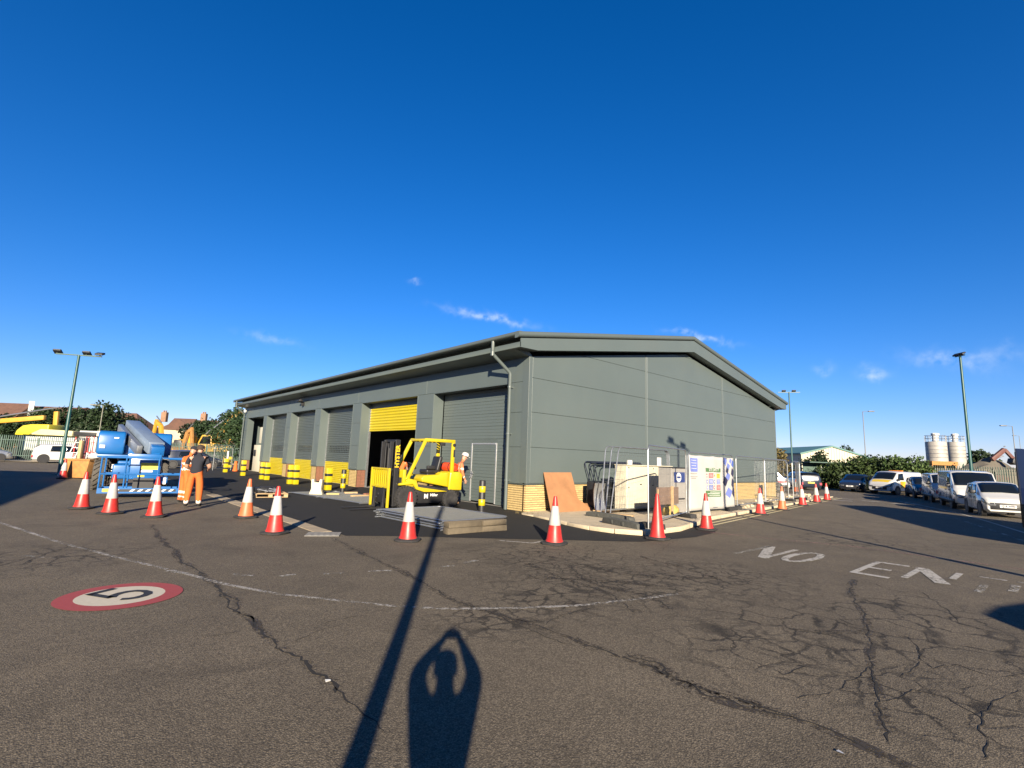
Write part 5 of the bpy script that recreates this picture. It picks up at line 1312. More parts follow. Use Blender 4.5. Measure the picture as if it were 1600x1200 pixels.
van('smaller white van between the large panel van and a dark hatchback', 4.2, 1.8, 1.78, WHTC, (30.6, -6.5), 197, 'FN17', lower=BLK)
hatch('dark blue hatchback parked between the small white van and yellow chequered van', 4.2, 1.8, 1.5, CARB, (35.6, -4.7), 199, 'KX16')
yt, ysec = van('white van with yellow bonnet and orange chequered flank by the hedge', 4.4, 1.84, 1.82, WHTC, (39.6, -2.2), 163, 'LD20')
for i in range(7):
    for j in range(2):
        x0 = -1.95 + i*.42; m_ = (AMB if (i+j) % 2 else LIVY)
        for s in (1, -1):
            q0, q1 = ysec(x0), ysec(x0+.42); za, zb_ = .52+j*.27, .79+j*.27
            if x0 > .6 and j == 0: continue
            g = MB(); g.add([(x0, s*(q0[2][0]+.007), za), (x0+.42, s*(q1[2][0]+.007), za), (x0+.42, s*(q1[2][0]+.006), zb_), (x0, s*(q0[2][0]+.006), zb_)], [(0,1,2,3)]); o = g.build('chequer_panel', m_, yt, shell=True, smooth=0)
g = MB(); n = 6; vs = []
for i in range(n+1):
    x = 4.4*(.398 + .075*i/n); q = ysec(x); vs += [(x, -q[5][0], q[5][1]+.008), (x, 0, q[6][1]+.008), (x, q[5][0], q[5][1]+.008)]
g.add(vs, [(3*i+k, 3*i+3+k, 3*i+4+k, 3*i+1+k) for i in range(n) for k in (0, 1)]); g.build('bonnet_band', LIVY, yt, shell=True)
b = MB(); b.box((-.3,-.5,1.84),(-.1,.5,1.92)); b.build('light_bar', AMB, yt, bevel=.02)
hatch('black hatchback with white number plate left of the yellow chequered van', 4.2, 1.8, 1.48, CARD, (40.7, .7), 178, 'EA67')
hatch('dark estate car seen from behind near the far cones', 4.5, 1.82, 1.52, CARB, (38.2, 4.4), 38, dark_rear=True)
rt, rsec = van('white works van with dark red swoosh half hidden by the warehouse end', 5.0, 1.98, 2.05, WHTC, (29.4, 5.0), 302, lower=BLK)
for s in (1, -1):
    g = MB(); n = 16; vs = []
    for i in range(n+1):
        x = -2.3 + 4.55*i/n; q = rsec(x); z = .62 + .12*math.sin(i/n*5+2.0); hh = .10 + .22*math.sin(math.pi*min(1, i/n*1.02))
        vs += [(x, s*(q[2][0]+.009), z), (x, s*(q[2][0]+.009), z+hh)]
    g.add(vs, [(2*i, 2*i+2, 2*i+3, 2*i+1) for i in range(n)]); g.build('red_swoosh', CRED, rt, shell=True)
p = A(106, 45.5); hatch('white crossover parked side on before the green palisade fence', 4.45, 1.84, 1.62, WHTC, p, 2)
p = A(-33, 44); hatch('silver car nose just showing at the edge of the green fence', 4.4, 1.8, 1.5, SILV, p, 3)
hatch('black car parked side on behind the two workmen', 4.3, 1.8, 1.5, CARD, (-2.9, 38.6), 350)
# ================================================================== BEYOND THE YARD
def palisade(p, q, H, m, label, cat='fence', sp=.155, rail_m=None):
    p, q = Vector((p[0], p[1], 0)), Vector((q[0], q[1], 0)); v = q-p; L = v.length; n = int(L/sp)
    t = thing('palisade_fence', label, cat, p, math.atan2(v.y, v.x))
    pm = MB(); pr = [(-.034,.012),(-.018,.0),(.018,.0),(.034,.012),(.034,.016),(.018,.004),(-.018,.004),(-.034,.016)]
    pm.prism([(a, c) for a, c in pr], .06, H-.10, 'z')
    pm.add([(-.034,.014,H-.10),(-.018,.002,H-.10),(.018,.002,H-.10),(.034,.014,H-.10),(-.036,.02,H-.02),(0,-.01,H),(.036,.02,H-.02)], [(0,1,4),(1,5,4),(1,2,5),(2,6,5),(2,3,6)])
    pm.build('pale', m, t, shell=True, smooth=0); me = t.children[0].data
    for k in range(1, min(n, 300)):
        o = put('pale', me, t); o.location = (k*sp, random.uniform(-.006,.006), random.uniform(-.012,.012)); o.rotation_euler.y = random.uniform(-.006,.006)
    for z in (.45, H-.45): b = MB(); b.box((0,.02,z-.03),(L,.06,z+.03)); b.build('rail', rail_m or m, t, smooth=0)
    k = 0.0
    while k < L + .1: b = MB(); b.box((k-.05,.06,0),(k+.05,.16,H-.2)); b.build('post', rail_m or m, t, smooth=0); k += 2.75
    return t
palisade(A(-60, 46.5), A(168, 50.5), 2.35, PALI, 'green palisade fence behind the white crossover')
palisade(A(236, 58), A(392, 62), 2.3, PALI, 'green palisade fence beyond the black car and the two workmen')
palisade(A(1437, 51), A(1665, 43), 2.35, PALG, 'weathered pale palisade fence behind the row of white vans', rail_m=PALI)
palisade(A(1452, 60), A(1640, 52), 2.75, PALI, 'taller dark green palisade fence behind the weathered one', sp=.2)
palisade(A(1288, 57), A(1322, 56), 2.4, PALG, 'short palisade fence run between the hall and the hedge')
b = MB()
pts = [A(-80, 43.2), A(100, 45.0), A(300, 52), A(375, 56), A(375, 62), A(168, 50.4), A(-80, 46.3)]
fix_up(sheet('verge_paving', [(p.x, p.y) for p in pts], .05, CONC))
pts = [A(-300, 52), A(168, 53), A(300, 63), A(420, 66), A(500, 170), A(-700, 170)]
fix_up(sheet('plant_yard_ground', [(p.x, p.y) for p in pts], .02, DIRT))
pts = [A(1230, 60), A(1452, 62), A(1700, 52), A(2100, 180), A(1150, 180)]
fix_up(sheet('industrial_ground', [(p.x, p.y) for p in pts], .02, DIRT))

# ------------------------------------------------------------------ foliage
def leaf_mat(name, a, c):
    m = bpy.data.materials.new(name); m.use_nodes = True; t = m.node_tree; N = t.nodes; L = t.links; b = N['Principled BSDF']; b.inputs['Roughness'].default_value = .6
    b.inputs['Specular IOR Level'].default_value = .25
    co = N.new('ShaderNodeTexCoord'); n = N.new('ShaderNodeTexNoise'); n.inputs['Scale'].default_value = .9; n.inputs['Detail'].default_value = 8; n.inputs['Roughness'].default_value = .8; L.new(co.outputs['Object'], n.inputs['Vector'])
    mr = N.new('ShaderNodeMapRange'); mr.inputs[1].default_value = .35; mr.inputs[2].default_value = .65; L.new(n.outputs[0], mr.inputs[0])
    mx = N.new('ShaderNodeMix'); mx.data_type = 'RGBA'; mx.inputs['A'].default_value = (*a, 1); mx.inputs['B'].default_value = (*c, 1); L.new(mr.outputs[0], mx.inputs['Factor'])
    oi = N.new('ShaderNodeObjectInfo'); rr = N.new('ShaderNodeMapRange'); rr.inputs[3].default_value = .65; rr.inputs[4].default_value = 1.6; L.new(oi.outputs['Random'], rr.inputs[0])
    hv = N.new('ShaderNodeHueSaturation'); L.new(rr.outputs[0], hv.inputs['Value']); L.new(mx.outputs['Result'], hv.inputs['Color']); L.new(hv.outputs[0], b.inputs['Base Color'])
    return m
LF1 = leaf_mat('dark_leaves', (.006, .015, .006), (.018, .032, .011)); LF2 = leaf_mat('hedge_leaves', (.012, .026, .008), (.045, .068, .018)); LF3 = leaf_mat('autumn_leaves', (.05, .045, .018), (.11, .085, .03)); BARK = mat('bark', (.07, .055, .04), .9, 0, .3, 5, .4, 20)
def foliage(blobs, n, size, m, parent, name='crown', seed=1):
    """leaf sized faces scattered through clumps: blobs are (x, y, z, rx, ry, rz)"""
    r = np.random.RandomState(seed); vol = np.array([b[3]*b[4]*b[5] for b in blobs])**.7; vol /= vol.sum()
    idx = r.choice(len(blobs), n, p=vol); B = np.array(blobs)[idx]
    d = r.normal(size=(n, 3)); d /= np.linalg.norm(d, axis=1)[:, None]; rad = r.uniform(.35, 1.03, n)**.55
    # ragged sub clumps
    sub = 1 + .22*np.sin(d[:, 0]*7 + idx*1.7)*np.sin(d[:, 1]*6 + idx)*np.sin(d[:, 2]*8 + idx*.6)
    P = B[:, :3] + d*B[:, 3:]*(rad*sub)[:, None]
    a = r.normal(size=(n, 3)) + d*.4; a /= np.linalg.norm(a, axis=1)[:, None]; c = np.cross(a, r.normal(size=(n, 3))); c /= np.linalg.norm(c, axis=1)[:, None]; e = np.cross(a, c)
    s = size*r.uniform(.5, 1.4, n)[:, None]
    V = np.stack([P - c*s*.5, P + e*s*.32 + a*s*.1, P + c*s*.6, P - e*s*.32 + a*s*.1], 1).reshape(-1, 3)
    V[:, 2] = np.maximum(V[:, 2], .02)
    me = bpy.data.meshes.new(name); me.vertices.add(4*n); me.vertices.foreach_set('co', V.ravel()); me.loops.add(4*n); me.loops.foreach_set('vertex_index', np.arange(4*n)); me.polygons.add(n)
    me.polygons.foreach_set('loop_start', np.arange(0, 4*n, 4)); me.polygons.foreach_set('loop_total', np.full(n, 4)); me.materials.append(m); me.update(); me.validate()
    return put(name, me, parent)
def tree(loc, H, Wd, label, m=LF1, n=2600, seed=1, trunk=.35, group=None, size=None, cone=0):
    t = thing('broadleaf_tree' if not cone else 'small_tree', label, 'tree', loc, 0, group); r = random.Random(seed)
    tk = MB(); h0 = H*trunk; tk.tube([(0,0,0),(.05,.03,h0*.5),(.0,.05,h0),(.05,-.05,H*.7)], [H*.028, H*.022, H*.018, H*.006], 8)
    for k in range(6):
        a = r.uniform(0, 6.3); z = h0*r.uniform(.7, 1.3); e = Vector((math.cos(a)*Wd*.33, math.sin(a)*Wd*.33, z + H*.25)); tk.tube([(0,0.04,z), e*.5 + Vector((0,0,z*.55)), e], [H*.012, H*.008, H*.003], 6)
    tk.build('trunk', BARK, t)
    bl_ = []
    for k in range(11):
        a = r.uniform(0, 6.3); f = r.uniform(0, 1); z = H*(trunk*.9 + (1-trunk)*f*.86); rr = (Wd/2)*(1-.55*abs(f-.35)*1.3 if not cone else 1-.8*f)*r.uniform(.35, .75); k_ = Wd*r.uniform(.15, .26)
        bl_.append((math.cos(a)*rr, math.sin(a)*rr, min(z, H-k_*.8), k_, k_, k_*.85))
    bl_.append((0,0,H-Wd*.17,Wd*.18,Wd*.18,Wd*.17)); bl_.append((0,0,H*.55,Wd*.26,Wd*.26,H*.2))
    foliage(bl_, n, size or Wd*.075, m, t, seed=seed); return t
def top_h(p, py): return HT(p, py)
TREES = [(70,78,641,6,'dark evergreen crown directly behind the yellow excavator stick',LF1),(96,80,638,7.5,'dark tree behind the green floodlight pole',LF1),(122,78,641,7.5,'dark tree left of the slim grey lamp post beyond the yard',LF1),
 (148,82,640,6,'dark tree just behind the slim grey lamp post',LF1),(166,76,634,8,'tallest dark tree above the blue lift hood',LF1),(190,84,648,7,'dark tree with a low crown behind the blue boom',LF1),(210,88,656,6,'low dark tree below the long roof end',LF1),
 (20,82,655,7,'low dark bush tree under the excavator boom',LF1),(48,84,652,7,'dark bushy tree between excavator boom and cream cabin',LF1),(-15,82,650,8,'dark tree at the outer edge of the plant yard',LF1),
 (306,86,660,7,'round green tree right of the brown roofed house',LF1),(326,84,657,8,'broad dark tree behind the two workmen',LF1),(345,82,664,6,'lower dark tree beside the yellow loader arm',LF1),(368,64,640,7,'tall dark tree rising beside the warehouse eaves',LF1),(358,70,648,5,'slimmer dark tree next to the far downpipe',LF1),(384,62,650,6,'dark tree half hidden behind the warehouse end',LF1)]
for i, (px, dp, py, wd, lab, m) in enumerate(TREES):
    p = A(px, dp); tree(p, max(3, HT(p, py)*1.06), wd*1.08, lab, m, 4200, size=wd*.05, seed=i+3, trunk=.22, group='trees beyond the plant yard')
for i, (px, dp, py, wd, lab, m, n, tr) in enumerate([(1216,60,700,4.5,'brown tinged tree showing past the warehouse corner',LF3,1500,.3),(1282,58,704,3.6,'small spiky tree in front of the cream hall',LF1,1400,.25),(1264,58,716,3.0,'low bush at the foot of the cream hall',LF2,1000,.1),
   (1323,112,694,5.5,'tree top peeping over the cream hall roof',LF1,900,.35),(1531,95,703,7.5,'dark tree between the silos and the digger arm',LF1,1600,.2),(1512,95,716,5,'low dark tree beside the right silo',LF1,900,.15),(1441,85,722,5,'dark bush left of the silos',LF1,900,.15)]):
    p = A(px, dp); tree(p, HT(p, py), wd, lab, m, n, seed=40+i, trunk=tr, group='trees on the industrial side')
for i, (px, dp, py, wd, lab) in enumerate([(1305,50,722,3.2,'dark lower end of the hedge beside the palisade run'),(1327,50,712,3.6,'second hedge bush, above the black hatchback'),(1350,49,711,3.8,'hedge bush with a bare twig sprouting on top'),(1372,49,712,3.8,'dense hedge bush directly behind the yellow chequered van'),
   (1396,48,714,3.6,'bright green hedge bush right of the chequered van roof'),(1417,47,711,3.4,'pointed bright green hedge bush above the dark blue hatchback'),(1434,47.5,722,2.6,'last low hedge bush touching the weathered fence')]):
    p = A(px, dp); H = HT(p, py); t = thing('hedge_bush', lab, 'hedge bush', p, 0, 'hedge bushes behind the parked cars'); r = random.Random(i+60)
    bl_ = [(r.uniform(-.3,.3)*wd, r.uniform(-.3,.3)*wd, H*f, wd*r.uniform(.25,.36), wd*r.uniform(.25,.36), H*.24) for f in (.18,.3,.42,.55,.66,.76) for _ in (0, 1)]
    foliage(bl_, 2600, .26, LF2, t, 'foliage', seed=80+i)
    tk = MB()
    for k in range(5): a = k*1.3; tk.tube([(0,0,0),(math.cos(a)*.4,math.sin(a)*.4,H*.5),(math.cos(a)*.7,math.sin(a)*.7,H*(.98 if k == 1 else .8))], [.05,.03,.01], 5)
    tk.build('stem', BARK, t)

# ------------------------------------------------------------------ lamp posts
def flood_pole(loc, H, label, heads, base_h=1.5, r=.085, m=GRN, arm=1.15, rz=0.0):
    t = thing('floodlight_pole', label, 'lamp post', loc, rz, 'green floodlight poles')
    b = MB(); b.tube([(0,0,0),(0,0,base_h),(0,0,base_h+.05),(0,0,H)], [r*1.35, r*1.35, r, r*.8], 14); b.lathe([(.2,0),(.2,.03),(0,.03)], 12); b.build('pole', m, t, smooth=50)
    b = MB(); b.bar((-arm,0,H),(arm,0,H),.07,.07); b.build('cross_arm', m, t)
    for x in heads:
        h = bpy.data.objects.new('lamp_head', None); COL.objects.link(h); h.parent = t; h.location = (x, 0, H+.05); h.rotation_euler = (R_(-35) if x < arm*.9 else R_(20), 0, 0)
        b = MB(); b.box((-.2,-.16,.05),(.2,.16,.17)); b.box((-.03,-.03,-.02),(.03,.03,.06)); b.build('housing', BLK, h, bevel=.02); b = MB(); b.box((-.17,-.165,.065),(.17,-.155,.155)); b.build('lens', LENS, h, smooth=0)
    return t
p = G(93, 741); flood_pole(p, HT(p, 555), 'tall green floodlight pole with three lamps beyond the blue lift', (-1.1, .35, 1.05), rz=-.5)
p = A(1518, 41.2); flood_pole(p, HT(p, 556), 'tall thick green floodlight pole behind the white vans', (-.25, 0, .3), arm=.45, rz=.9, r=.11)
p = A(1238, 55); flood_pole(p, HT(p, 613), 'slim green floodlight pole past the warehouse gable', (-.5, .5), arm=1.1, rz=-1.0)
def street_lamp(loc, H, label, side=1, m=LGREY, rz=0.0):
    t = thing('street_lamp', label, 'street lamp', loc, rz, 'grey street lamps'); b = MB(); b.tube([(0,0,0),(0,0,1.2),(0,0,1.25),(0,0,H)], [.10,.10,.065,.05], 10); b.build('column', m, t, smooth=50)
    b = MB(); b.tube([(0,0,H-.02),(side*.5,0,H+.03),(side*.8,0,H+.04)], .03, 6); b.build('bracket', m, t); b = MB(); b.box((min(side*.7,side*1.5),-.15,H-.02),(max(side*.7,side*1.5),.15,H+.12)); b.build('lantern', m, t, bevel=.05); return t
p = A(1354, 72); street_lamp(p, HT(p, 643), 'grey street lamp rising behind the hedge', 1, rz=-.9)
p = A(1590, 70); street_lamp(p, HT(p, 666), 'grey street lamp beside the digger arm', -1, rz=-.9)
p = A(1599, 130); street_lamp(p, HT(p, 681), 'tiny distant street lamp above the grey sign', -1, rz=-.9)
p = A(152, 66); street_lamp(p, HT(p, 634), 'slim grey lamp post among the dark trees', -1, m=PALG, rz=-.5)

# ------------------------------------------------------------------ houses, hall, silos
def house(loc, L, D, eave, ridge, rz, label, chims=(), wins=5, wm=WALLB, vc=None, hip=0.0):
    t = thing('house', label, 'house', loc, rz, 'houses beyond the plant yard')
    b = MB(); b.box((-L/2,-D/2,0),(L/2,D/2,eave)); 
    if not hip: b.prism([(-D/2,eave),(D/2,eave),(0,ridge-.12)], -L/2, -L/2+.2, 'x'); b.prism([(-D/2,eave),(D/2,eave),(0,ridge-.12)], L/2-.2, L/2, 'x')
    b.build('wall', wm, t, smooth=0)
    b = MB(); o_ = .35; h = hip
    vs = [(-L/2-.2,-D/2-o_,eave-.15),(L/2+.2,-D/2-o_,eave-.15),(L/2+.2,D/2+o_,eave-.15),(-L/2-.2,D/2+o_,eave-.15),(-L/2-.2+h,0,ridge),(L/2+.2-h,0,ridge)]
    b.add(vs, [(0,1,5,4),(2,3,4,5),(1,2,5),(3,0,4),(0,3,2,1)]); rf_ = b.build('roof', ROOFT, t, smooth=0)
    for x in chims: b = MB(); b.box((x-.5,-.35,ridge-.8),(x+.5,.35,ridge+1.1)); b.box((x-.3,-.15,ridge+1.1),(x-.1,.05,ridge+1.45)); b.box((x+.1,-.15,ridge+1.1),(x+.3,.05,ridge+1.45)); b.build('chimney', WALLB, rf_, smooth=0)
    for k in range(wins):
        x = -L/2 + (k+.5)*L/wins
        for z in (1.0, eave-1.6):
            b = MB(); b.box((x-.6,-D/2-.05,z),(x+.6,-D/2+.02,z+1.2)); f = b.build('window', WHT, t, smooth=0); b = MB(); b.box((x-.5,-D/2-.06,z+.08),(x+.5,-D/2-.04,z+1.12)); b.build('pane', GLASS, f, smooth=0)
    return t
def line_house(pxa, pxb, dp, pya, D, eave_drop, label, **k):
    a, c = A(pxa, dp), A(pxb, dp); m_ = (a+c)/2; v = c-a; rz_ = math.atan2(v.y, v.x); rdg = HT(m_, pya); return house(m_, v.length, D, rdg-eave_drop, rdg, rz_, label, **k)
line_house(-75, 40, 112, 629, 9, 4.2, 'long brown tiled roof behind the yellow excavator boom', chims=(), wins=8)
line_house(42, 130, 114, 636, 9, 4.2, 'brown tiled terrace roof behind the green floodlight pole', chims=(), wins=6)
line_house(132, 236, 116, 645, 9, 4.4, 'brown tiled roof ending in a hip above the blue boom', wins=7, hip=4.5)
b = MB(); pw = A(39, 111); zz = HT(pw, 645); b.box((-.45,-.3,zz-.6),(.45,.3,HT(pw, 629)+.3)); o = b.build('flue', WHT, None, smooth=0); 
fl2 = thing('white_chimney_stack', 'plain white chimney stack on the long brown roof', 'chimney', pw); b2 = o; o.parent = fl2; o.name = 'stack'
b = MB(); b.box((-.3,-.2,0),(.3,.2,zz-.6)); b.build('lower_stack', WALLB, fl2, smooth=0)
line_house(268, 300, 100, 654, 8, 3.6, 'brown roofed house with two chimneys behind the excavators', chims=(-4.2, 3.6), wins=3)
a = A(276, 96); house(a, 3.2, 5.5, HT(a, 671), HT(a, 656), math.atan2(FWD.y, FWD.x)+R_(28)+R_(90)-R_(90), 'cream gabled house front facing the plant yard', wins=1, wm=RENDW)
line_house(300, 345, 108, 657, 8, 3.0, 'low brown roof right of the two chimney house', wins=3)
line_house(236, 262, 120, 668, 8, 3.0, 'distant low brown roof left of the excavators', wins=2)
# industrial hall
hc = A(1302, 96); ha, hb = A(1253, 96), A(1362, 96); v = hb-ha; rzh = math.atan2(v.y, v.x); HW = v.length
t = thing('industrial_hall', 'cream clad industrial hall with a shallow green edged roof behind the hedge', 'hall', hc, rzh)
ev, rg = HT(hc, 711), HT(hc, 698.5); xl, xr, xp = -HW*.45, HW*.62, 0.0
b = MB(); b.prism([(xl,0),(xr,0),(xr,ev-.8),(xp,rg),(xl,ev)], 0, 30); b.build('wall', mat('hall_cream', (.62,.58,.44), .6, 0, .05, 1), t, smooth=0)
b = MB()
k = xl + .2
while k < xr: 
    zt = ev + (rg-ev)*(k-xl)/(xp-xl) if k < xp else rg + (ev-.8-rg)*(k-xp)/(xr-xp)
    b.box((k,-.05,.2),(k+.12,.0,zt-.05)); k += .5
b.build('cladding_ribs', mat('hall_rib', (.52,.47,.34), .6), t, kind='stuff', smooth=0)
b = MB(); b.prism([(xl-.3,ev-.1),(xp,rg),(xr+.3,ev-.9),(xr+.3,ev-.65),(xp,rg+.28),(xl-.3,ev+.2)], -.25, 30); b.build('roof', mat('hall_roof', (.10,.22,.20), .5), t, smooth=0)
# silos
for i, (px, pw_, yt_, yb_, lab) in enumerate([(1466, 17, 690.5, 722, 'rust stained cream silo with a railed top, the left one of the pair'), (1497, 14.5, 691, 722, 'cream silo beside the green floodlight pole, right one of the pair')]):
    dp = 92 + 3*i; p = A(px, dp); R_s = pw_*dp/FPX/1.28; zt = HT(p, yt_); zb = HT(p, yb_)
    t = thing('storage_silo', lab, 'silo', p, 0, 'pair of storage silos')
    b = MB(); b.lathe([(R_s*.3,zb-3.0),(R_s,zb),(R_s,zb+.1),(R_s,zt-.1),(R_s*.97,zt),(0,zt+.12)], 36); b.build('tank', mat('silo_skin', (.42,.40,.36), .55, 0, .2, .5, dirt=.5), t, smooth=40)
    b = MB()
    for z in np.linspace(zb+.8, zt-.8, 4): b.lathe([(R_s,z-.04),(R_s+.03,z),(R_s,z+.04)], 36)
    b.build('seam', GALV, t, kind='stuff')
    b = MB(); b.lathe([(R_s*.32,zt+.1),(R_s*.32,zt+1.1),(R_s*.40,zt+1.15),(R_s*.40,zt+1.55),(0,zt+1.6)], 18); b.box((-R_s*.5,-.2,zt+1.35),(R_s*.4,.2,zt+1.6)); b.build('filter_unit', WHT, t, smooth=40)
    b = MB()
    for k in range(14):
        a = 2*math.pi*k/14; b.tube([(R_s*math.cos(a),R_s*math.sin(a),zt),(R_s*math.cos(a),R_s*math.sin(a),zt+1.1)], .035, 5)
    for z in (.6, 1.1):
        ps = [(R_s*math.cos(2*math.pi*k/28), R_s*math.sin(2*math.pi*k/28), zt+z) for k in range(29)]; b.tube(ps, .035, 5)
    b.build('guard_rail', GALV, t, smooth=0)
    b = MB()
    for a in (.8, 2.4, 4.0, 5.5): b.tube([(R_s*.85*math.cos(a),R_s*.85*math.sin(a),0),(R_s*.85*math.cos(a),R_s*.85*math.sin(a),zb)], .14, 6)
    b.build('leg', PALI, t)
    b = MB(); b.bar((R_s*.75,-R_s*.8,zb-2),(R_s*.75,-R_s*.8,zt),.4,.05,(1,0,0)); b.build('ladder', GALV, t)
p = A(1468, 88); b = MB(); z0 = HT(p, 727); b.box((-2.4,-1.5,z0),(2.0,1.5,HT(p, 721))); 
t = thing('orange_hopper', 'orange hopper trough under the stained silo', 'hopper', p, math.atan2(RGT.y, RGT.x)); o = b.build('trough', RUST, t, smooth=0)
b = MB(); [b.box((x-.1,-1.3,0),(x+.1,1.3,z0)) for x in (-2.2, 0, 1.8)]; b.build('leg', RUST, t)
b = MB(); hs2 = [(-1,0),(-.75,.35),(-.5,.75),(-.2,.95),(.15,.8),(.4,1.0),(.7,.45),(1,0)]
p = A(1548, 80); t = thing('spoil_heap', 'brown heap of spoil behind the dark green fence', 'spoil heap', p, math.atan2(RGT.y, RGT.x)); zt = HT(p, 720)
nx_, ny_ = 26, 14; vs = []
for j in range(ny_+1):
    for i in range(nx_+1):
        u, v_ = i/nx_*2-1, j/ny_*2-1; h = max(0, (1-u*u)**.8*(1-v_*v_)) ; vs.append((u*6.5, v_*4, h*zt*(1 + .35*mnoise.noise(Vector((u*3, v_*3, 2)))) - .05))
b = MB(); b.add(vs, [(j*(nx_+1)+i, j*(nx_+1)+i+1, (j+1)*(nx_+1)+i+1, (j+1)*(nx_+1)+i) for j in range(ny_) for i in range(nx_)]); b.build('heap', mat('spoil', (.13,.115,.09), .95, 0, .3, .5), t, shell=True)

# ------------------------------------------------------------------ plant machines
def excavator(loc, rz, label, m=DIGY, s=1.0, boom=((.4,.3,1.9),(2.6,.3,4.4),(5.0,.3,3.6)), stick=((4.8,.3,3.8),(5.2,.3,1.2)), cab=True):
    t = thing('excavator', label, 'excavator', loc, rz, 'yellow plant machines'); t.scale = (s, s, s)
    for y in (-1.15, 1.15):
        b = MB(); b.prism([(-1.9,.35),(-1.6,.05),(1.6,.05),(1.9,.35),(1.6,.85),(-1.6,.85)], y-.3, y+.3); b.build('track', BLK, t, bevel=.05)
    b = MB(); b.box((-.9,-.9,.5),(.9,.9,1.1)); b.build('undercarriage', BLK, t)
    b = MB(); b.prism([(-2.2,1.1),(1.2,1.1),(1.2,1.6),(.2,2.0),(-1.4,2.15),(-2.2,1.9)], -1.3, 1.3); b.build('engine_housing', m, t, bevel=.12, seg=3)
    if cab:
        b = MB(); b.prism([(.1,1.1),(1.5,1.1),(1.6,1.9),(1.2,2.85),(.2,2.85)], .35, 1.3); c = b.build('cab', m, t, bevel=.06); b = MB(); b.prism([(.25,1.9),(1.42,1.9),(1.1,2.7),(.3,2.7)], 1.29, 1.32); b.prism([(.25,1.9),(1.42,1.9),(1.1,2.7),(.3,2.7)], .33, .36); b.build('cab_window', GLASS, c, smooth=0)
    b = MB(); [b.bar(p_, q_, .45, .62 if k == 0 else .5) for k, (p_, q_) in enumerate(zip(boom[:-1], boom[1:]))]; b.build('boom', m, t, bevel=.04)
    b = MB(); b.bar(stick[0], stick[1], .36, .46); b.build('stick', m, t, bevel=.04)
    b = MB(); b.tube([boom[0], Vector(boom[1])*.7 + Vector(boom[0])*.3 + Vector((.4,0,-.5))], .09, 8); b.tube([Vector(boom[1])+Vector((0,0,.45)), Vector(stick[0])+Vector((.2,0,.5))], .08, 8); b.build('hydraulic_ram', GALV, t)
    e = Vector(stick[1]); b = MB(); b.prism([(e.x-.5,e.z+.2),(e.x+.2,e.z+.25),(e.x+.35,e.z-.5),(e.x-.2,e.z-.8),(e.x-.75,e.z-.5)], e.y-.5, e.y+.5); b.build('bucket', BLK, t, bevel=.05)
    return t
rg_ = math.atan2(RGT.y, RGT.x)
pm = A(-62, 56); za, zb = HT(A(5, 56), 664), HT(A(76, 56), 655); k1 = (A(5, 56)-pm).length; k2 = (A(84, 56)-pm).length
excavator(pm, rg_, 'yellow excavator with a long level boom reaching past the green fence', boom=((.6,.2,2.2),(k1*.6,.2,za+.3),(k2-1.6,.2,zb+.15)), stick=((k2-.4,.2,HT(A(84,56),643)),(k2-.2,.2,HT(A(82,56),676))))
p = A(62, 54); t = thing('yellow_loader', 'bright yellow rounded loader bonnet behind the green fence', 'loader', p, rg_)
zt, zb = HT(p, 664), HT(p, 681); b = MB(); b.prism([(-1.9,zb),(-1.75,zb+.5),(-1.2,zt-.15),(-.4,zt),(1.55,zt+.05),(1.55,zb)], -1.0, 1.0); b.build('bonnet', mat('loader_yellow', (.62,.55,.03), .35, 0, .05, 2, coat=.3), t, bevel=.1, seg=3)
b = MB(); b.box((-1.5,-.9,.7),(1.5,.9,zb)); b.build('chassis', BLK, t, bevel=.05)
for sx in (-1.2, 1.2):
    for sy in (.95, -.95): wheel(t, (sx, sy, .6), .6, .4, YELP)
p = A(88, 53); t = thing('crane_boom_truck', 'cream coloured crane boom lying level behind the green fence', 'mobile crane', p, rg_)
zt, zb = HT(p, 672), HT(p, 681); b = MB(); b.prism([(-2.6,zb+.05),(-1.4,zt+.05),(1.9,zt-.05),(1.9,zb)], -.5, .5); b.build('boom', mat('crane_cream', (.60,.54,.30), .45, 0, .06, 2), t, bevel=.04)
b = MB(); b.box((1.9,-.35,zb+.08),(4.2,.35,zt-.12)); b.build('boom_tip', BLK, t, bevel=.03); b = MB(); b.box((4.4,-.5,zb+.1),(5.3,.5,zt+.05)); b.build('counter_box', CREAM, t, bevel=.03)
b = MB(); b.box((-2.4,-1.1,.9),(3.5,1.1,zb-.15)); b.build('deck', WHT, t, bevel=.04)
for sx in (-1.8, 0, 2.6):
    for sy in (1.0, -1.0): wheel(t, (sx, sy, .5), .5, .35, WHT)
p = A(147, 54); t = thing('site_cabin', 'small white cabin top showing above the red and white barriers', 'cabin', p, rg_); b = MB(); b.box((-.9,-1,0),(.9,1,HT(p, 674))); b.build('box', WHT, t, bevel=.03); b = MB(); b.box((-.5,-1.02,1.2),(.5,-.99,2.0)); b.build('window', GLASS, t, smooth=0)
p = A(0, 48.5); t = thing('white_cab', 'white lorry cab end at the outer edge behind the fence', 'lorry', p, rg_); b = MB(); b.box((-1.9,-1.1,.6),(-.55,.2,HT(p, 653))); b.build('cab', WHT, t, bevel=.06); b = MB(); b.box((-1.7,-1.12,1.7),(-.75,-1.09,2.5)); b.build('cab_window', GLASS, t, smooth=0)
for sx in (-1.3,): wheel(t, (sx, -1.0, .5), .5, .35, WHT); wheel(t, (sx, .1, .5), .5, .35, WHT)
excavator(A(259, 66), rg_+2.6, 'yellow excavator folded up left of the two chimney house', s=.9, boom=((.4,.3,1.9),(1.6,.3,5.0),(3.2,.3,5.6)), stick=((3.0,.3,5.9),(3.6,.3,2.6)), m=DIGY)
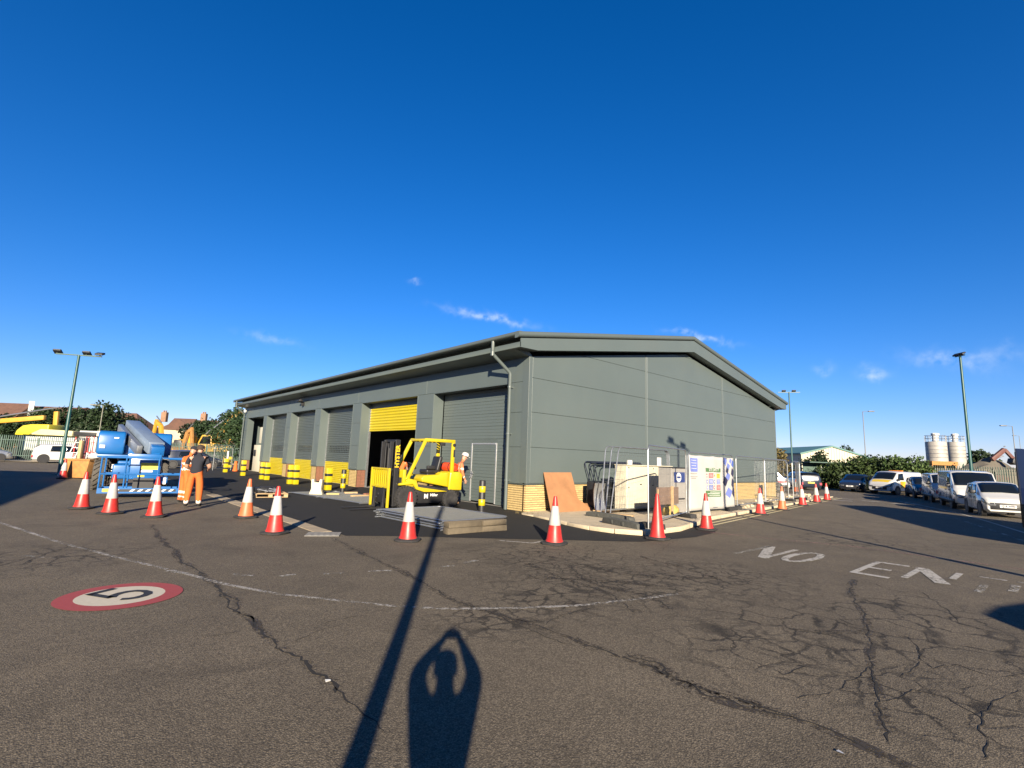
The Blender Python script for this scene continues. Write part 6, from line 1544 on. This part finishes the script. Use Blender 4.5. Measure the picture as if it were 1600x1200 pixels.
excavator(A(280, 64), rg_-.5, 'rusty yellow excavator with its boom folded before the cream gable', s=.85, boom=((.4,.3,1.9),(1.2,.3,4.3),(2.2,.3,4.7)), stick=((2.0,.3,5.0),(2.9,.3,1.4)), m=RUST)
excavator(A(341, 66), rg_+R_(185), 'yellow excavator with a raised angular boom beside the downpipe tree', s=1.2, boom=((.4,.3,1.9),(-1.6,.3,5.2),(-2.2,.3,5.6)), stick=((1.2,.3,2.4),(4.0,.3,2.0)))
p = A(299, 64); b = MB(); t = thing('yellow_stick_arm', 'upright yellow machine arm standing behind the black car', 'machine arm', p, rg_); zt = HT(p, 676); b.prism([(-.45,0),(.3,0),(.45,zt*.8),(.2,zt),(-.2,zt),(-.35,zt*.7)], -.3, .3); b.build('arm', DIGY, t, bevel=.05)
p = A(362, 63); b = MB(); t = thing('yellow_dipper_arm', 'short yellow dipper arm right beside the warehouse downpipe', 'machine arm', p, rg_); zt = HT(p, 678); b.prism([(-.9,0),(-.3,0),(.35,zt*.9),(.3,zt),(-.1,zt),(-.6,zt*.5)], -.3, .3); b.build('arm', DIGY, t, bevel=.05)
pd = A(1552, 78); k = 78/FPX*1.36
zj, ze, zs = HT(A(1569, 78), 702), HT(A(1578, 78), 718), HT(A(1552, 78), 712)
excavator(pd, rg_, 'distant digger with a red brown arm raised above the spoil heap', m=mat('faded_red', (.13,.05,.04), .6, 0, .2, 2), s=1.0, boom=((.2,.2,zs-.6),(17*k,.2,zj)), stick=((17*k,.2,zj),(27*k,.2,ze)))
# dark bus shelter style bin store near the far cars
p = A(1284, 52); t = thing('dark_shelter', 'dark open shelter with a white notice behind the estate car', 'shelter', p, rg_); H_ = HT(p, 722)
b = MB(); b.box((-1.9,.0,0),(1.4,.08,H_)); b.box((-1.9,-1.2,H_-.1),(1.4,.1,H_)); b.build('shell', PALI, t, smooth=0); b = MB(); b.box((1.3,-1.2,0),(1.4,0,H_)); b.build('side_panel', GLASS, t, smooth=0); b = MB(); b.box((-.3,-.03,H_-.7),(.3,-.005,H_-.45)); b.build('notice', TAPEW, t, smooth=0)

# ------------------------------------------------------------------ near left clutter
def gate_barrier(a, c, H, label, m1, m2):
    v = c-a; L = v.length; t = thing('striped_gate_barrier', label, 'barrier', a, math.atan2(v.y, v.x), 'red and white barriers by the orange skip')
    b = MB(); b.tube([(0,0,0),(0,0,H),(L,0,H),(L,0,0)], .03, 6); b.tube([(0,0,.3),(L,0,.3)], .03, 6); b.tube([(0,0,H*.55),(L,0,H*.55)], .03, 6); b.build('frame', m1, t)
    n = int(L/.14)
    for i in range(1, n):
        for j in range(2):
            b = MB(); b.box((i*L/n-.022,-.012,.3 if j == 0 else H*.55),(i*L/n+.022,.012,H*.55 if j == 0 else H)); b.build('bar', m2 if (i+j) % 2 else m1, t, smooth=0)
    return t
gate_barrier(A(117, 30), A(136, 31), HT(A(117, 30), 683), 'red and white barred barrier nearest the floodlight pole', PRED, TAPEW)
gate_barrier(A(134, 33), A(153, 33), HT(A(134, 33), 682), 'red and white barred barrier beside the blue lift hood', PRED, TAPEW)
p = A(111, 27.5); t = thing('white_ladder', 'white step ladder leaning among the red and white barriers', 'ladder', p, rg_); zt = HT(p, 687)
b = MB()
for s in (-.2, .2): b.bar((s-.25,0,0),(s+.2,.3,zt),.05,.04)
b.build('stile', TAPEW, t)
for k in range(7): f = (k+.5)/7; b = MB(); b.bar((-.2-.25+.45*f, .3*f, zt*f),(.2-.25+.45*f, .3*f, zt*f),.04,.03); b.build('rung', TAPEW, t)
p = G(130, 748); t = thing('orange_skip', 'rusty orange skip bin behind the tractor tyre', 'skip', (p.x, p.y+.5, 0), rg_); b = MB(); b.prism([(-.55,.04),(.5,.04),(.62,.95),(-.62,.95)], -.5, .5); b.build('bin', RUST, t, bevel=.02); b = MB(); b.box((-.66,-.54,.9),(.66,.54,.98)); b.build('rim_rail', RUST, t)
b = MB(); b.box((-.40,-.1,.95),(-.24,.1,1.9)); o = b.build('timber_stub', WOOD, None, bevel=.01); o.location = (p.x, p.y+.5, 0); o.rotation_euler.z = rg_; tag(o, 'pale timber post sticking up out of the orange skip', 'timber post')
for i, (dx_, dy_, lab) in enumerate([(.55,.3,'white rubble sack slumped on the orange skip edge'),(1.15,.9,'white rubble sack beside the tractor tyre top')]):
    b = MB(); b.lathe([(0,0),(.38,.02),(.45,.12),(.36,.26),(.15,.34),(0,.35)], 14); o = b.build('rubble_sack', WHT, None, smooth=60); o.location = Vector((p.x, p.y+.5, .98)) + RGT*dx_ + FWD*dy_*.3
    if i: 
        o.location.z = 0; o.scale = (1, 1, 3.2)
    for v in o.data.vertices: v.co += Vector((mnoise.noise(v.co*6), mnoise.noise(v.co*6+Vector((3,1,2))), mnoise.noise(v.co*6+Vector((7,7,1)))))*.09
    tag(o, lab, 'sack')
# galvanised fence panel standing behind the black car
a, c = A(336, 41), A(352, 42); v = c-a; o = mesh_panel(v.length+.8, 2.0, .022, GALV, (.1,.3)); o.location = a; o.rotation_euler.z = math.atan2(v.y, v.x); tag(o, 'galvanised mesh panel standing beside the black car near the end bay', 'site fence')
b = MB(); b.lathe([(.2,0),(.2,.05),(.14,.3),(.1,.75),(.1,.8),(0,.8)], 14); p = A(371, 41); o = b.build('orange_barrel_cone', HIVO, None, smooth=50); o.location = p; tag(o, 'stubby orange marker post at the far warehouse corner', 'marker post')
b = MB(); p = A(357, 45); b.box((-.06,-.06,0),(.06,.06,1.55)); o = b.build('white_marker_post', TAPEW, None, bevel=.01); o.location = p; tag(o, 'white square post beyond the far downpipe', 'marker post')
# ================================================================== PEOPLE
def skin_mesh(J, E, Rd, root):
    bm = bmesh.new(); ly = bm.verts.layers.skin.verify(); V = {}
    for k, p in J.items():
        v = bm.verts.new(p); r = Rd[k]; v[ly].radius = r if isinstance(r, tuple) else (r, r); v[ly].use_root = (k == root); V[k] = v
    for a, c in E: bm.edges.new((V[a], V[c]))
    me = bpy.data.meshes.new('tmp_skin'); bm.to_mesh(me); bm.free()
    o = bpy.data.objects.new('tmp_skin', me); COL.objects.link(o)
    sk = o.modifiers.new('skin', 'SKIN'); sk.use_smooth_shade = True; sk.branch_smoothing = .6
    ss = o.modifiers.new('sub', 'SUBSURF'); ss.levels = 2; ss.render_levels = 2
    dg = bpy.context.evaluated_depsgraph_get(); ev = o.evaluated_get(dg); out = bpy.data.meshes.new_from_object(ev)
    bpy.data.objects.remove(o); bpy.data.meshes.remove(me)
    return out
def person(label, loc, rz, pose, outfit, mats, H=1.78, hat=None, hair=True, extra=None):
    """pose: joint overrides in body axes (x forward, y left, z up) for a 1.78 m figure"""
    s = H/1.78
    J = dict(pelvis=(0,0,.95), waist=(0,0,1.08), chest=(0,0,1.30), neck=(0,0,1.47), head0=(.01,0,1.565), head=(.025,0,1.65), head1=(.015,0,1.735),
             lsh=(0,.185,1.42), lel=(.0,.24,1.14), lwr=(.06,.25,.88), rsh=(0,-.185,1.42), rel=(.0,-.24,1.14), rwr=(.06,-.25,.88),
             lhip=(0,.10,.92), lkn=(.02,.11,.50), lan=(-.02,.11,.10), lto=(.15,.13,.045), lhe=(-.07,.11,.05), rhip=(0,-.10,.92), rkn=(.02,-.11,.50), ran=(-.02,-.11,.10), rto=(.15,-.13,.045), rhe=(-.07,-.11,.05))
    J.update(pose); J = {k: Vector(v) for k, v in J.items()}
    Rd = dict(pelvis=(.165,.125), waist=(.15,.115), chest=(.175,.125), neck=.058, head0=.072, head=(.08,.10), head1=(.06,.072), lsh=.078, lel=.052, lwr=.033, rsh=.078, rel=.052, rwr=.033,
              lhip=.10, lkn=.072, lan=.050, lto=.040, lhe=.045, rhip=.10, rkn=.072, ran=.050, rto=.040, rhe=.045)
    E = [('pelvis','waist'),('waist','chest'),('chest','neck'),('neck','head0'),('head0','head'),('head','head1'),('pelvis','lhip'),('lhip','lkn'),('lkn','lan'),('lan','lto'),('lan','lhe'),('pelvis','rhip'),('rhip','rkn'),('rkn','ran'),('ran','rto'),('ran','rhe'),
         ('chest','lsh'),('lsh','lel'),('lel','lwr'),('chest','rsh'),('rsh','rel'),('rel','rwr')]
    if outfit.get('baggy'):
        Rd.update(chest=(.19,.14), waist=(.172,.132), pelvis=(.18,.14), lhip=.115, rhip=.115, lsh=.088, rsh=.088, lel=.062, rel=.062)
        for k in ('lkn','rkn'): Rd[k] = .100
        for k in ('lan','ran'): Rd[k] = .080
    if outfit.get('coat'): Rd.update(chest=(.175,.14), waist=(.175,.14), pelvis=(.18,.14), lsh=.09, rsh=.09, lel=.075, rel=.075, lwr=.044, rwr=.044)
    for sd, sg in (('l', 1), ('r', -1)):
        w_ = J[sd+'wr']; d = (w_ - J[sd+'el']).normalized(); n = Vector((0, sg, 0)); n = (n - d*n.dot(d)).normalized(); up = d.cross(n)
        pm = w_ + d*.075; J[sd+'pm'] = pm; Rd[sd+'pm'] = (.040, .022); E.append((sd+'wr', sd+'pm'))
        curl = outfit.get('curl', .5)
        for i, (off, L) in enumerate([(-.030,.062),(-.010,.074),(.010,.070),(.029,.055)]):
            b0 = pm + up*off + d*.02; b1 = b0 + d*L*.55 - n*L*.15*curl*2; b2 = b1 + d*L*.35 - n*L*.5*curl*2
            for nm, q, r in (('a', b0, .0105), ('b', b1, .0095), ('c', b2, .008)): J[f'{sd}f{i}{nm}'] = q; Rd[f'{sd}f{i}{nm}'] = r
            E += [(sd+'pm', f'{sd}f{i}a'), (f'{sd}f{i}a', f'{sd}f{i}b'), (f'{sd}f{i}b', f'{sd}f{i}c')]
        t0 = w_ + d*.03 - up*.03; t1 = t0 + d*.035 - up*.028; t2 = t1 + d*.03 - up*.008
        for nm, q, r in (('a', t0, .013), ('b', t1, .011), ('c', t2, .009)): J[f'{sd}t{nm}'] = q; Rd[f'{sd}t{nm}'] = r
        E += [(sd+'wr', f'{sd}ta'), (f'{sd}ta', f'{sd}tb'), (f'{sd}tb', f'{sd}tc')]
    J = {k: v*s for k, v in J.items()}
    Rd = {k: (tuple(q*s for q in v) if isinstance(v, tuple) else v*s) for k, v in Rd.items()}
    me = skin_mesh(J, E, Rd, 'pelvis')
    me.materials.clear(); [me.materials.append(q) for q in mats]
    bones = dict(torso=[('pelvis','waist'),('waist','chest'),('chest','neck')], head=[('neck','head0'),('head0','head'),('head','head1')], thigh=[('lhip','lkn'),('rhip','rkn'),('pelvis','lhip'),('pelvis','rhip')], shin=[('lkn','lan'),('rkn','ran')],
                 foot=[('lan','lto'),('ran','rto'),('lan','lhe'),('ran','rhe')], uarm=[('lsh','lel'),('rsh','rel'),('chest','lsh'),('chest','rsh')], farm=[('lel','lwr'),('rel','rwr')], hand=[('lwr','lpm'),('rwr','rpm'),('lpm','lf1c'),('rpm','rf1c'),('lwr','ltc'),('rwr','rtc')])
    flat = [(nm, J[a], J[c]) for nm, L in bones.items() for a, c in L]
    idx = []
    for pl in me.polygons:
        p = Vector(pl.center); best = None
        for nm, a, c in flat:
            ab = c-a; t_ = max(0, min(1, (p-a).dot(ab)/max(1e-9, ab.length_squared))); dd = (p - a - ab*t_).length
            dd -= {'torso': .09, 'head': .05, 'thigh': .05}.get(nm, .03)
            if best is None or dd < best[0]: best = (dd, nm, t_, p.z/s)
        idx.append(outfit['f'](best[1], best[2], best[3]))
    me.polygons.foreach_set('material_index', idx); me.polygons.foreach_set('use_smooth', [True]*len(idx)); me.name = 'person'
    o = put('person', me); o.location = loc; o.rotation_euler.z = rz; tag(o, label, 'person')
    hd, h1 = J['head'], J['head1']; up = (h1 - J['head0']).normalized(); fw = Vector((up.z, 0, -up.x)).normalized() if 'face' not in pose else Vector(pose['face'])
    fw = Vector(outfit.get('look', (1, 0, 0))); fw = (fw - up*fw.dot(up)).normalized(); lf = up.cross(fw)
    M_ = Matrix((fw, lf, up)).transposed().to_4x4(); M_.translation = hd + up*.012*s
    b = MB(); b.prism([(.085,-.015),(.122,-.035),(.088,-.045)], -.014, .014, 'y', M_); b.build('nose', mats[0], o, bevel=.004)
    for sg in (1, -1): b = MB(); b.lathe([(0,-.012),(.024,-.012),(.032,0),(.024,.012),(0,.012)], 10, M=M_ @ Matrix.Translation((.0, sg*.088, -.02)) @ Matrix.Rotation(R_(90), 4, 'X')); b.build('ear', mats[0], o)
    for sg in (1, -1): b = MB(); b.lathe([(0,-.01),(.012,-.006),(.014,0),(.012,.006),(0,.01)], 8, M=M_ @ Matrix.Translation((.088, sg*.034, .005)) @ Matrix.Rotation(R_(90), 4, 'Y')); b.build('eye', HAIR, o)
    b = MB(); b.box((.086,-.026,-.078),(.094,.026,-.068), M_); b.build('mouth', CRED, o)
    if hair:
        b = MB(); pr = [(.099,-.05),(.106,.0),(.104,.05),(.088,.085),(.055,.108),(0,.118)]; b.lathe(pr, 18, M=M_ @ Matrix.Translation((-.022,0,0)) @ Matrix.Diagonal((1.06,.96,1,1))); b.build('hair', HAIR, o, smooth=60)
    if hat == 'helmet':
        b = MB(); b.lathe([(.135,.035),(.138,.045),(.118,.05),(.122,.09),(.108,.14),(.07,.17),(0,.18)], 22, M=M_ @ Matrix.Diagonal((1.12,1,1,1))); b.box((.10,-.07,.035),(.185,.07,.045), M_); b.build('hard_hat', WHT, o, smooth=50)
    if hat == 'cap':
        b = MB(); b.lathe([(.112,.015),(.116,.05),(.10,.10),(.06,.125),(0,.13)], 20, M=M_ @ Matrix.Diagonal((1.08,1,1,1))); b.prism([(.09,-.075),(.19,-.05),(.205,0),(.19,.05),(.09,.075)], .02, .032, 'z', M_); b.build('cap', NAVY, o, smooth=50)
    return o
def fit_tee(part, t, z):
    if part == 'head' : return 0
    if part == 'hand' or part == 'farm': return 0
    if part == 'uarm': return 1 if t < .72 else 0
    if part == 'torso': return 1 if z > .96 else 2
    if part == 'foot': return 4
    if part == 'shin': return 3 if (.08 < t < .22) or (.80 < t <= 1.1) else (4 if z < .09 else 2)
    return 2
def fit_hiv(part, t, z):
    if part == 'head': return 0
    if part == 'hand': return 0
    if part == 'foot': return 4
    if part == 'torso': return 3 if (1.02 < z < 1.08) or (1.20 < z < 1.26) else 1
    if part in ('uarm', 'farm'): return 3 if (.55 < t < .72) else 1
    if part == 'shin': return 3 if (.30 < t < .45) or (.62 < t < .76) else 2
    return 2
M_tee = [SKIN, NAVY, HIVO, HIVB, BOOT]; M_hiv = [SKIN, HIVO, HIVO, HIVB, BOOT]
HIVP = mat('hi_vis_faded', (.62, .18, .07), .8, 0, .14, 8); TANB = mat('tan_boot', (.35, .20, .11), .8, 0, .15, 10)
q = G(300, 793)
person('workman in black t-shirt and orange trousers seen from behind', (q.x, q.y, .005), R_(66), dict(chest=(.03,0,1.30), neck=(.06,.0,1.47), head0=(.085,-.01,1.56), head=(.115,-.02,1.64), head1=(.125,-.02,1.72),
       lsh=(.02,.215,1.40), lel=(.06,.29,1.13), lwr=(.27,.17,1.05), rsh=(.02,-.215,1.40), rel=(.03,-.32,1.14), rwr=(.26,-.24,1.06), lkn=(.02,.14,.50), lan=(-.02,.16,.10), lto=(.13,.20,.045), lhe=(-.07,.16,.05), rkn=(.02,-.13,.50), ran=(-.02,-.15,.10), rto=(.13,-.18,.045), rhe=(-.07,-.15,.05)),
       dict(f=fit_tee, baggy=True, look=(.9,-.5,-.3)), M_tee, 1.83)
q2 = G(286.5, 789)
person('workman in full orange hi-vis and black cap beside the lift basket', (q2.x+.02, q2.y+.35, .005), R_(20), dict(chest=(.03,0,1.30), neck=(.07,0,1.46), head0=(.11,-.01,1.54), head=(.15,-.01,1.61), head1=(.165,-.01,1.69), lsh=(.02,.205,1.40), lel=(.05,.27,1.13), lwr=(.27,.15,1.03), rsh=(.02,-.205,1.40), rel=(.04,-.27,1.13), rwr=(.28,-.14,1.05)),
       dict(f=fit_hiv, baggy=True, look=(.9,0,-.4)), M_hiv, 1.80, hat='cap', hair=False)
q3 = G(711.5, 789)
person('workman in orange hi-vis and white hard hat leaning over behind the forklift', (q3.x, q3.y, .005), R_(338), dict(pelvis=(-.05,0,.95), waist=(-.01,0,1.07), chest=(.10,0,1.29), neck=(.17,0,1.44), head0=(.21,0,1.52), head=(.245,0,1.60), head1=(.26,0,1.68), lsh=(.09,.20,1.38), lel=(.14,.24,1.10), lwr=(.28,.2,.87), rsh=(.09,-.20,1.38), rel=(.12,-.25,1.10), rwr=(.22,-.23,.85),
       lhip=(-.05,.1,.92), rhip=(-.05,-.1,.92), lkn=(.06,.10,.50), rkn=(-.06,-.1,.50), ran=(-.16,-.1,.1), rto=(.0,-.11,.045), rhe=(-.21,-.1,.05)),
       dict(f=lambda p, t, z: (5 if p == 'shin' and t > .5 and t < .85 else 3 if p == 'shin' and .38 < t <= .5 else fit_hiv(p, t, z)), baggy=True, look=(.9,0,-.45)), [SKIN, HIVP, HIVO, HIVB, TANB, NAVY], 1.92, hat='helmet', hair=False)
p = A(629, 23.0)
person('workman in orange vest standing in the gloom inside the open bay', (p.x, p.y, .013), R_(230), {}, dict(f=lambda p_, t, z: (1 if p_ == 'torso' else fit_tee(p_, t, z))), [SKIN, HIVO, NAVY, HIVB, BOOT], 1.74)
# the photographer, whose shadow falls on the road in front of the lens
fwd_az = math.atan2(FWD.y, FWD.x)
pp = CAM - FWD*.40 - RGT*.012
person('person in dark clothes holding a phone up with both hands', (pp.x, pp.y, .005), fwd_az, dict(head0=(-.0,0,1.53), head=(.01,0,1.61), head1=(.0,0,1.69), neck=(-.01,0,1.45), chest=(-.02,0,1.28), lsh=(-.01,.19,1.42), lel=(.11,.235,1.54), lwr=(.27,.085,1.72), rsh=(-.01,-.19,1.42), rel=(.11,-.235,1.54), rwr=(.27,-.105,1.72)),
       dict(f=lambda p_, t, z: 0 if p_ in ('head', 'hand') else (4 if p_ == 'foot' else (1 if p_ in ('torso', 'uarm', 'farm') else 2)), curl=.15, coat=True), [SKIN, NAVY, NAVY, HIVB, BOOT], 1.74)
b = MB(); b.box((-.004,-.078,-.037),(.004,.078,.037)); o = b.build('phone', BLK, None, bevel=.003); o.location = CAM - FWD*.045; o.rotation_euler.z = fwd_az; tag(o, 'black phone held level in both raised hands', 'phone')

# ================================================================== THINGS BESIDE AND BEHIND THE VIEW THAT THROW THEIR SHADE INTO IT
flood_pole((-13.28, -13.54, 0), 6.3, 'green floodlight pole standing behind the photographer', (-.3, .3), arm=.5, rz=R_(-40), r=.074)
flood_pole((-.65, -14.1, 0), 8.25, 'green floodlight pole beside the road, its lamps shading the gable', (-.5, .35), arm=.8, rz=R_(-36), r=.075)
t = thing('workshop', 'long low grey workshop whose shade falls across the yard by the lift', 'workshop', (-19.6, 15.3, 0), R_(-6.5))
b = MB(); b.box((-14,-21.3,0),(0,0,4.7)); b.build('wall', GREY, t, smooth=0)
b = MB(); b.prism([(-14.3,4.7),(.15,4.7),(.15,4.95),(-7,6.0),(-14.3,4.95)], -21.5, .2); b.build('roof', GREYD, t, smooth=0)
for k in range(3):
    b = MB(); b.box((.0,-18.5+k*6,0),(.03,-14.5+k*6,3.6)); b.build('roller_door', YEL if k % 2 else SHUT, t, smooth=0)
t = thing('box_trailer', 'white box trailer parked beside the road, shading the parking bays', 'trailer', (10.9, -14.0, 0), R_(29.5))
b = MB(); b.box((-11.5,-2.5,.85),(0,0,4.05)); b.build('box_body', WHT, t, bevel=.03)
b = MB(); b.box((-11.3,-2.2,.65),(-.2,-.3,.85)); b.box((-10,-2.3,.3),(-4,-.2,.7)); b.build('chassis', BLK, t)
for x in (-1.4, -2.6, -3.8):
    for y in (-.25, -2.25): wheel(t, (x, y, .5), .5, .34, WHT)
b = MB(); b.box((0.0,-2.4,.95),(.02,-1.27,3.95)); b.build('door_leaf', WHT, t, bevel=.005, seg=1); b = MB(); b.box((0.0,-1.23,.95),(.02,-.1,3.95)); b.build('door_leaf', WHT, t, bevel=.005, seg=1)
van('white van parked behind the road sign, its roof shading the cracked asphalt', 4.9, 1.9, 2.0, WHTC, (-5.55, -17.35), 160, 'BD18', lower=BLK)
p = G(1605, 825); t = thing('site_sign', 'tall grey and blue site sign on dark posts at the edge of view', 'sign', (p.x, p.y, 0), math.atan2(RGT.y, RGT.x) + .12)
b = MB(); b.box((-.12,-.03,.80),(1.9,.03,2.72)); b.build('board', mat('sign_grey', (.34,.35,.42), .35, 0, .05, 2), t, bevel=.008, seg=1)
b = MB(); b.box((-.10,-.034,.82),(1.88,-.031,1.35)); b.build('blue_panel', mat('sign_dull_blue', (.16,.20,.36), .35, 0, .05, 2), t, smooth=0)
b = MB(); b.box((.10,-.036,.62),(1.7,-.01,.78)); b.build('white_strip', TAPEW, t, smooth=0)
for x in (0.0, 1.75): b = MB(); b.box((x-.045,.03,0),(x+.045,.12,2.6)); b.build('post', BLK, t, bevel=.008, seg=1)
